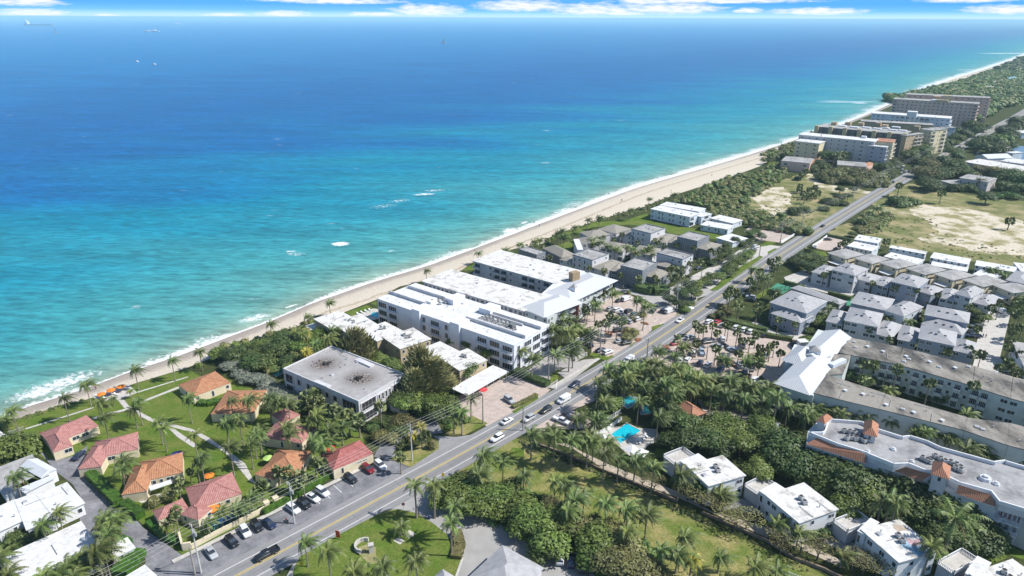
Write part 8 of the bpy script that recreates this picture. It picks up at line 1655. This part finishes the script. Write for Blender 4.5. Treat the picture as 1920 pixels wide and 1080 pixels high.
# ================================================================ ships and boats far out
def boat(pos, rz, ln, label, kind, group=None):
    t_ = thing({'ship': 'cargo_ship', 'sail': 'sailing_boat', 'motor': 'motor_boat'}[kind], label, {'ship': 'ship', 'sail': 'sailing boat', 'motor': 'boat'}[kind], (pos.x, pos.y, 0), rz, group)
    w_ = ln * (.14 if kind == 'ship' else .28); h_ = ln * (.05 if kind == 'ship' else .09); mb = MB(); st = []
    for f, k in ((-.5, .8), (-.3, 1), (.2, 1), (.4, .6), (.5, .03)): st.append((f * ln, [(w_ * .3 * k, -.2), (w_ * .5 * k, h_ * (1.25 if f > .3 else 1))]))
    loft(mb, st); link('hull', mb.mesh('hull', WHITE if kind != 'ship' else mat('ship_hull', (.5, .52, .55), .6)), t_)
    if kind == 'ship':
        m2 = MB(); m2.box((-.40 * ln, 0, h_ * .98), (.09 * ln, w_ * .9, ln * .08)); m2.box((-.41 * ln, 0, h_ * .98 + ln * .08), (.05 * ln, w_ * 1.1, ln * .025)); m2.box((-.43 * ln, 0, h_ + ln * .104), (.03 * ln, w_ * .3, ln * .03)); link('superstructure', m2.mesh('superstructure', WHITE), t_)
        for f in (-.2, 0, .2, .4): m3 = MB(); m3.tube((f * ln, 0, h_), (f * ln, 0, h_ + ln * .04), ln * .006, n=6); link('mast', m3.mesh('mast', WHITE), t_)
    elif kind == 'sail':
        m2 = MB(); m2.tube((.05 * ln, 0, h_), (.05 * ln, 0, ln * 1.35), .09, n=6); link('mast', m2.mesh('mast', STEEL), t_)
        m3 = MB(); 
        for y in (-.04, .04): m3.face([(.03 * ln, y, h_ + .8), (-.4 * ln, y * 3, h_ + .9), (.04 * ln, y, ln * 1.3)])
        link('mainsail', m3.mesh('mainsail', WHITE), t_); m4 = MB(); 
        for y in (-.04, .04): m4.face([(.07 * ln, y, h_ + .8), (.48 * ln, y, h_ + .5), (.06 * ln, y, ln * 1.1)])
        link('jib', m4.mesh('jib', WHITE), t_)
    else:
        m2 = MB(); loft(m2, [(-.2 * ln, [(w_ * .36, h_ * .9), (w_ * .3, h_ * 2.4)]), (.12 * ln, [(w_ * .36, h_ * .9), (w_ * .3, h_ * 2.4)]), (.25 * ln, [(w_ * .3, h_ * .9), (w_ * .2, h_ * 1.2)])]); link('cabin', m2.mesh('cabin', WHITE), t_)
    return t_
boat(G(74, 48), R(0), 400, 'long white cargo ship near the horizon at the far left', 'ship'); boat(G(105, 62), R(170), 34, 'sailing boat just right of the long ship, trailing a wake', 'sail')
boat(G(276, 59.5), R(180), 60, 'white ship near the horizon, left of a close pair', 'motor', 'ships near the horizon'); boat(G(289, 59.5), R(180), 80, 'white ship near the horizon, right of a close pair', 'motor', 'ships near the horizon')
boat(G(331, 46), R(180), 120, 'tiny white ship closest to the horizon', 'motor', 'ships near the horizon'); boat(G(256, 116), R(150), 17, 'white boat, left one of the two nearest the middle distance', 'motor', 'boats offshore'); boat(G(289, 121), R(150), 14, 'white boat, right one of the two in the middle distance', 'motor', 'boats offshore')
boat(G(832, 82), R(160), 26, 'lone white sailing boat far out in the middle', 'sail')
# ================================================================ haze
AIR = True
if AIR:
    x0, x1, y0, y1, z0, z1 = -3000, 6000, -1200, 9000, -3.0, 122.0
    x0, x1, y0, y1 = -135000, 190000, -2500, 190000
    mb = MB(); mb.prism([(x0, y0), (x1, y0), (x1, y1), (x0, y1)], z0, z1, 0, True, True); hz_ = link('haze', mb.mesh('haze', mat('haze', (1, 1, 1)))); tag(hz_, 'thin pale blue haze over sea and coast', None, None, 'stuff')
    m = MATS['haze']; t = m.node_tree; t.nodes.clear(); pv = N(t, 'ShaderNodeVolumePrincipled'); pv.inputs['Color'].default_value = (.60, .90, 1, 1); pv.inputs['Density'].default_value = .00008; pv.inputs['Anisotropy'].default_value = 0; ou = N(t, 'ShaderNodeOutputMaterial'); L(t, pv.outputs[0], ou.inputs['Volume'])

for o in bpy.data.objects:
    if o.get('label') and not 4 <= len(o['label'].split()) <= 16 and not o.get('kind'): print('LABEL', len(o['label'].split()), o['label'])
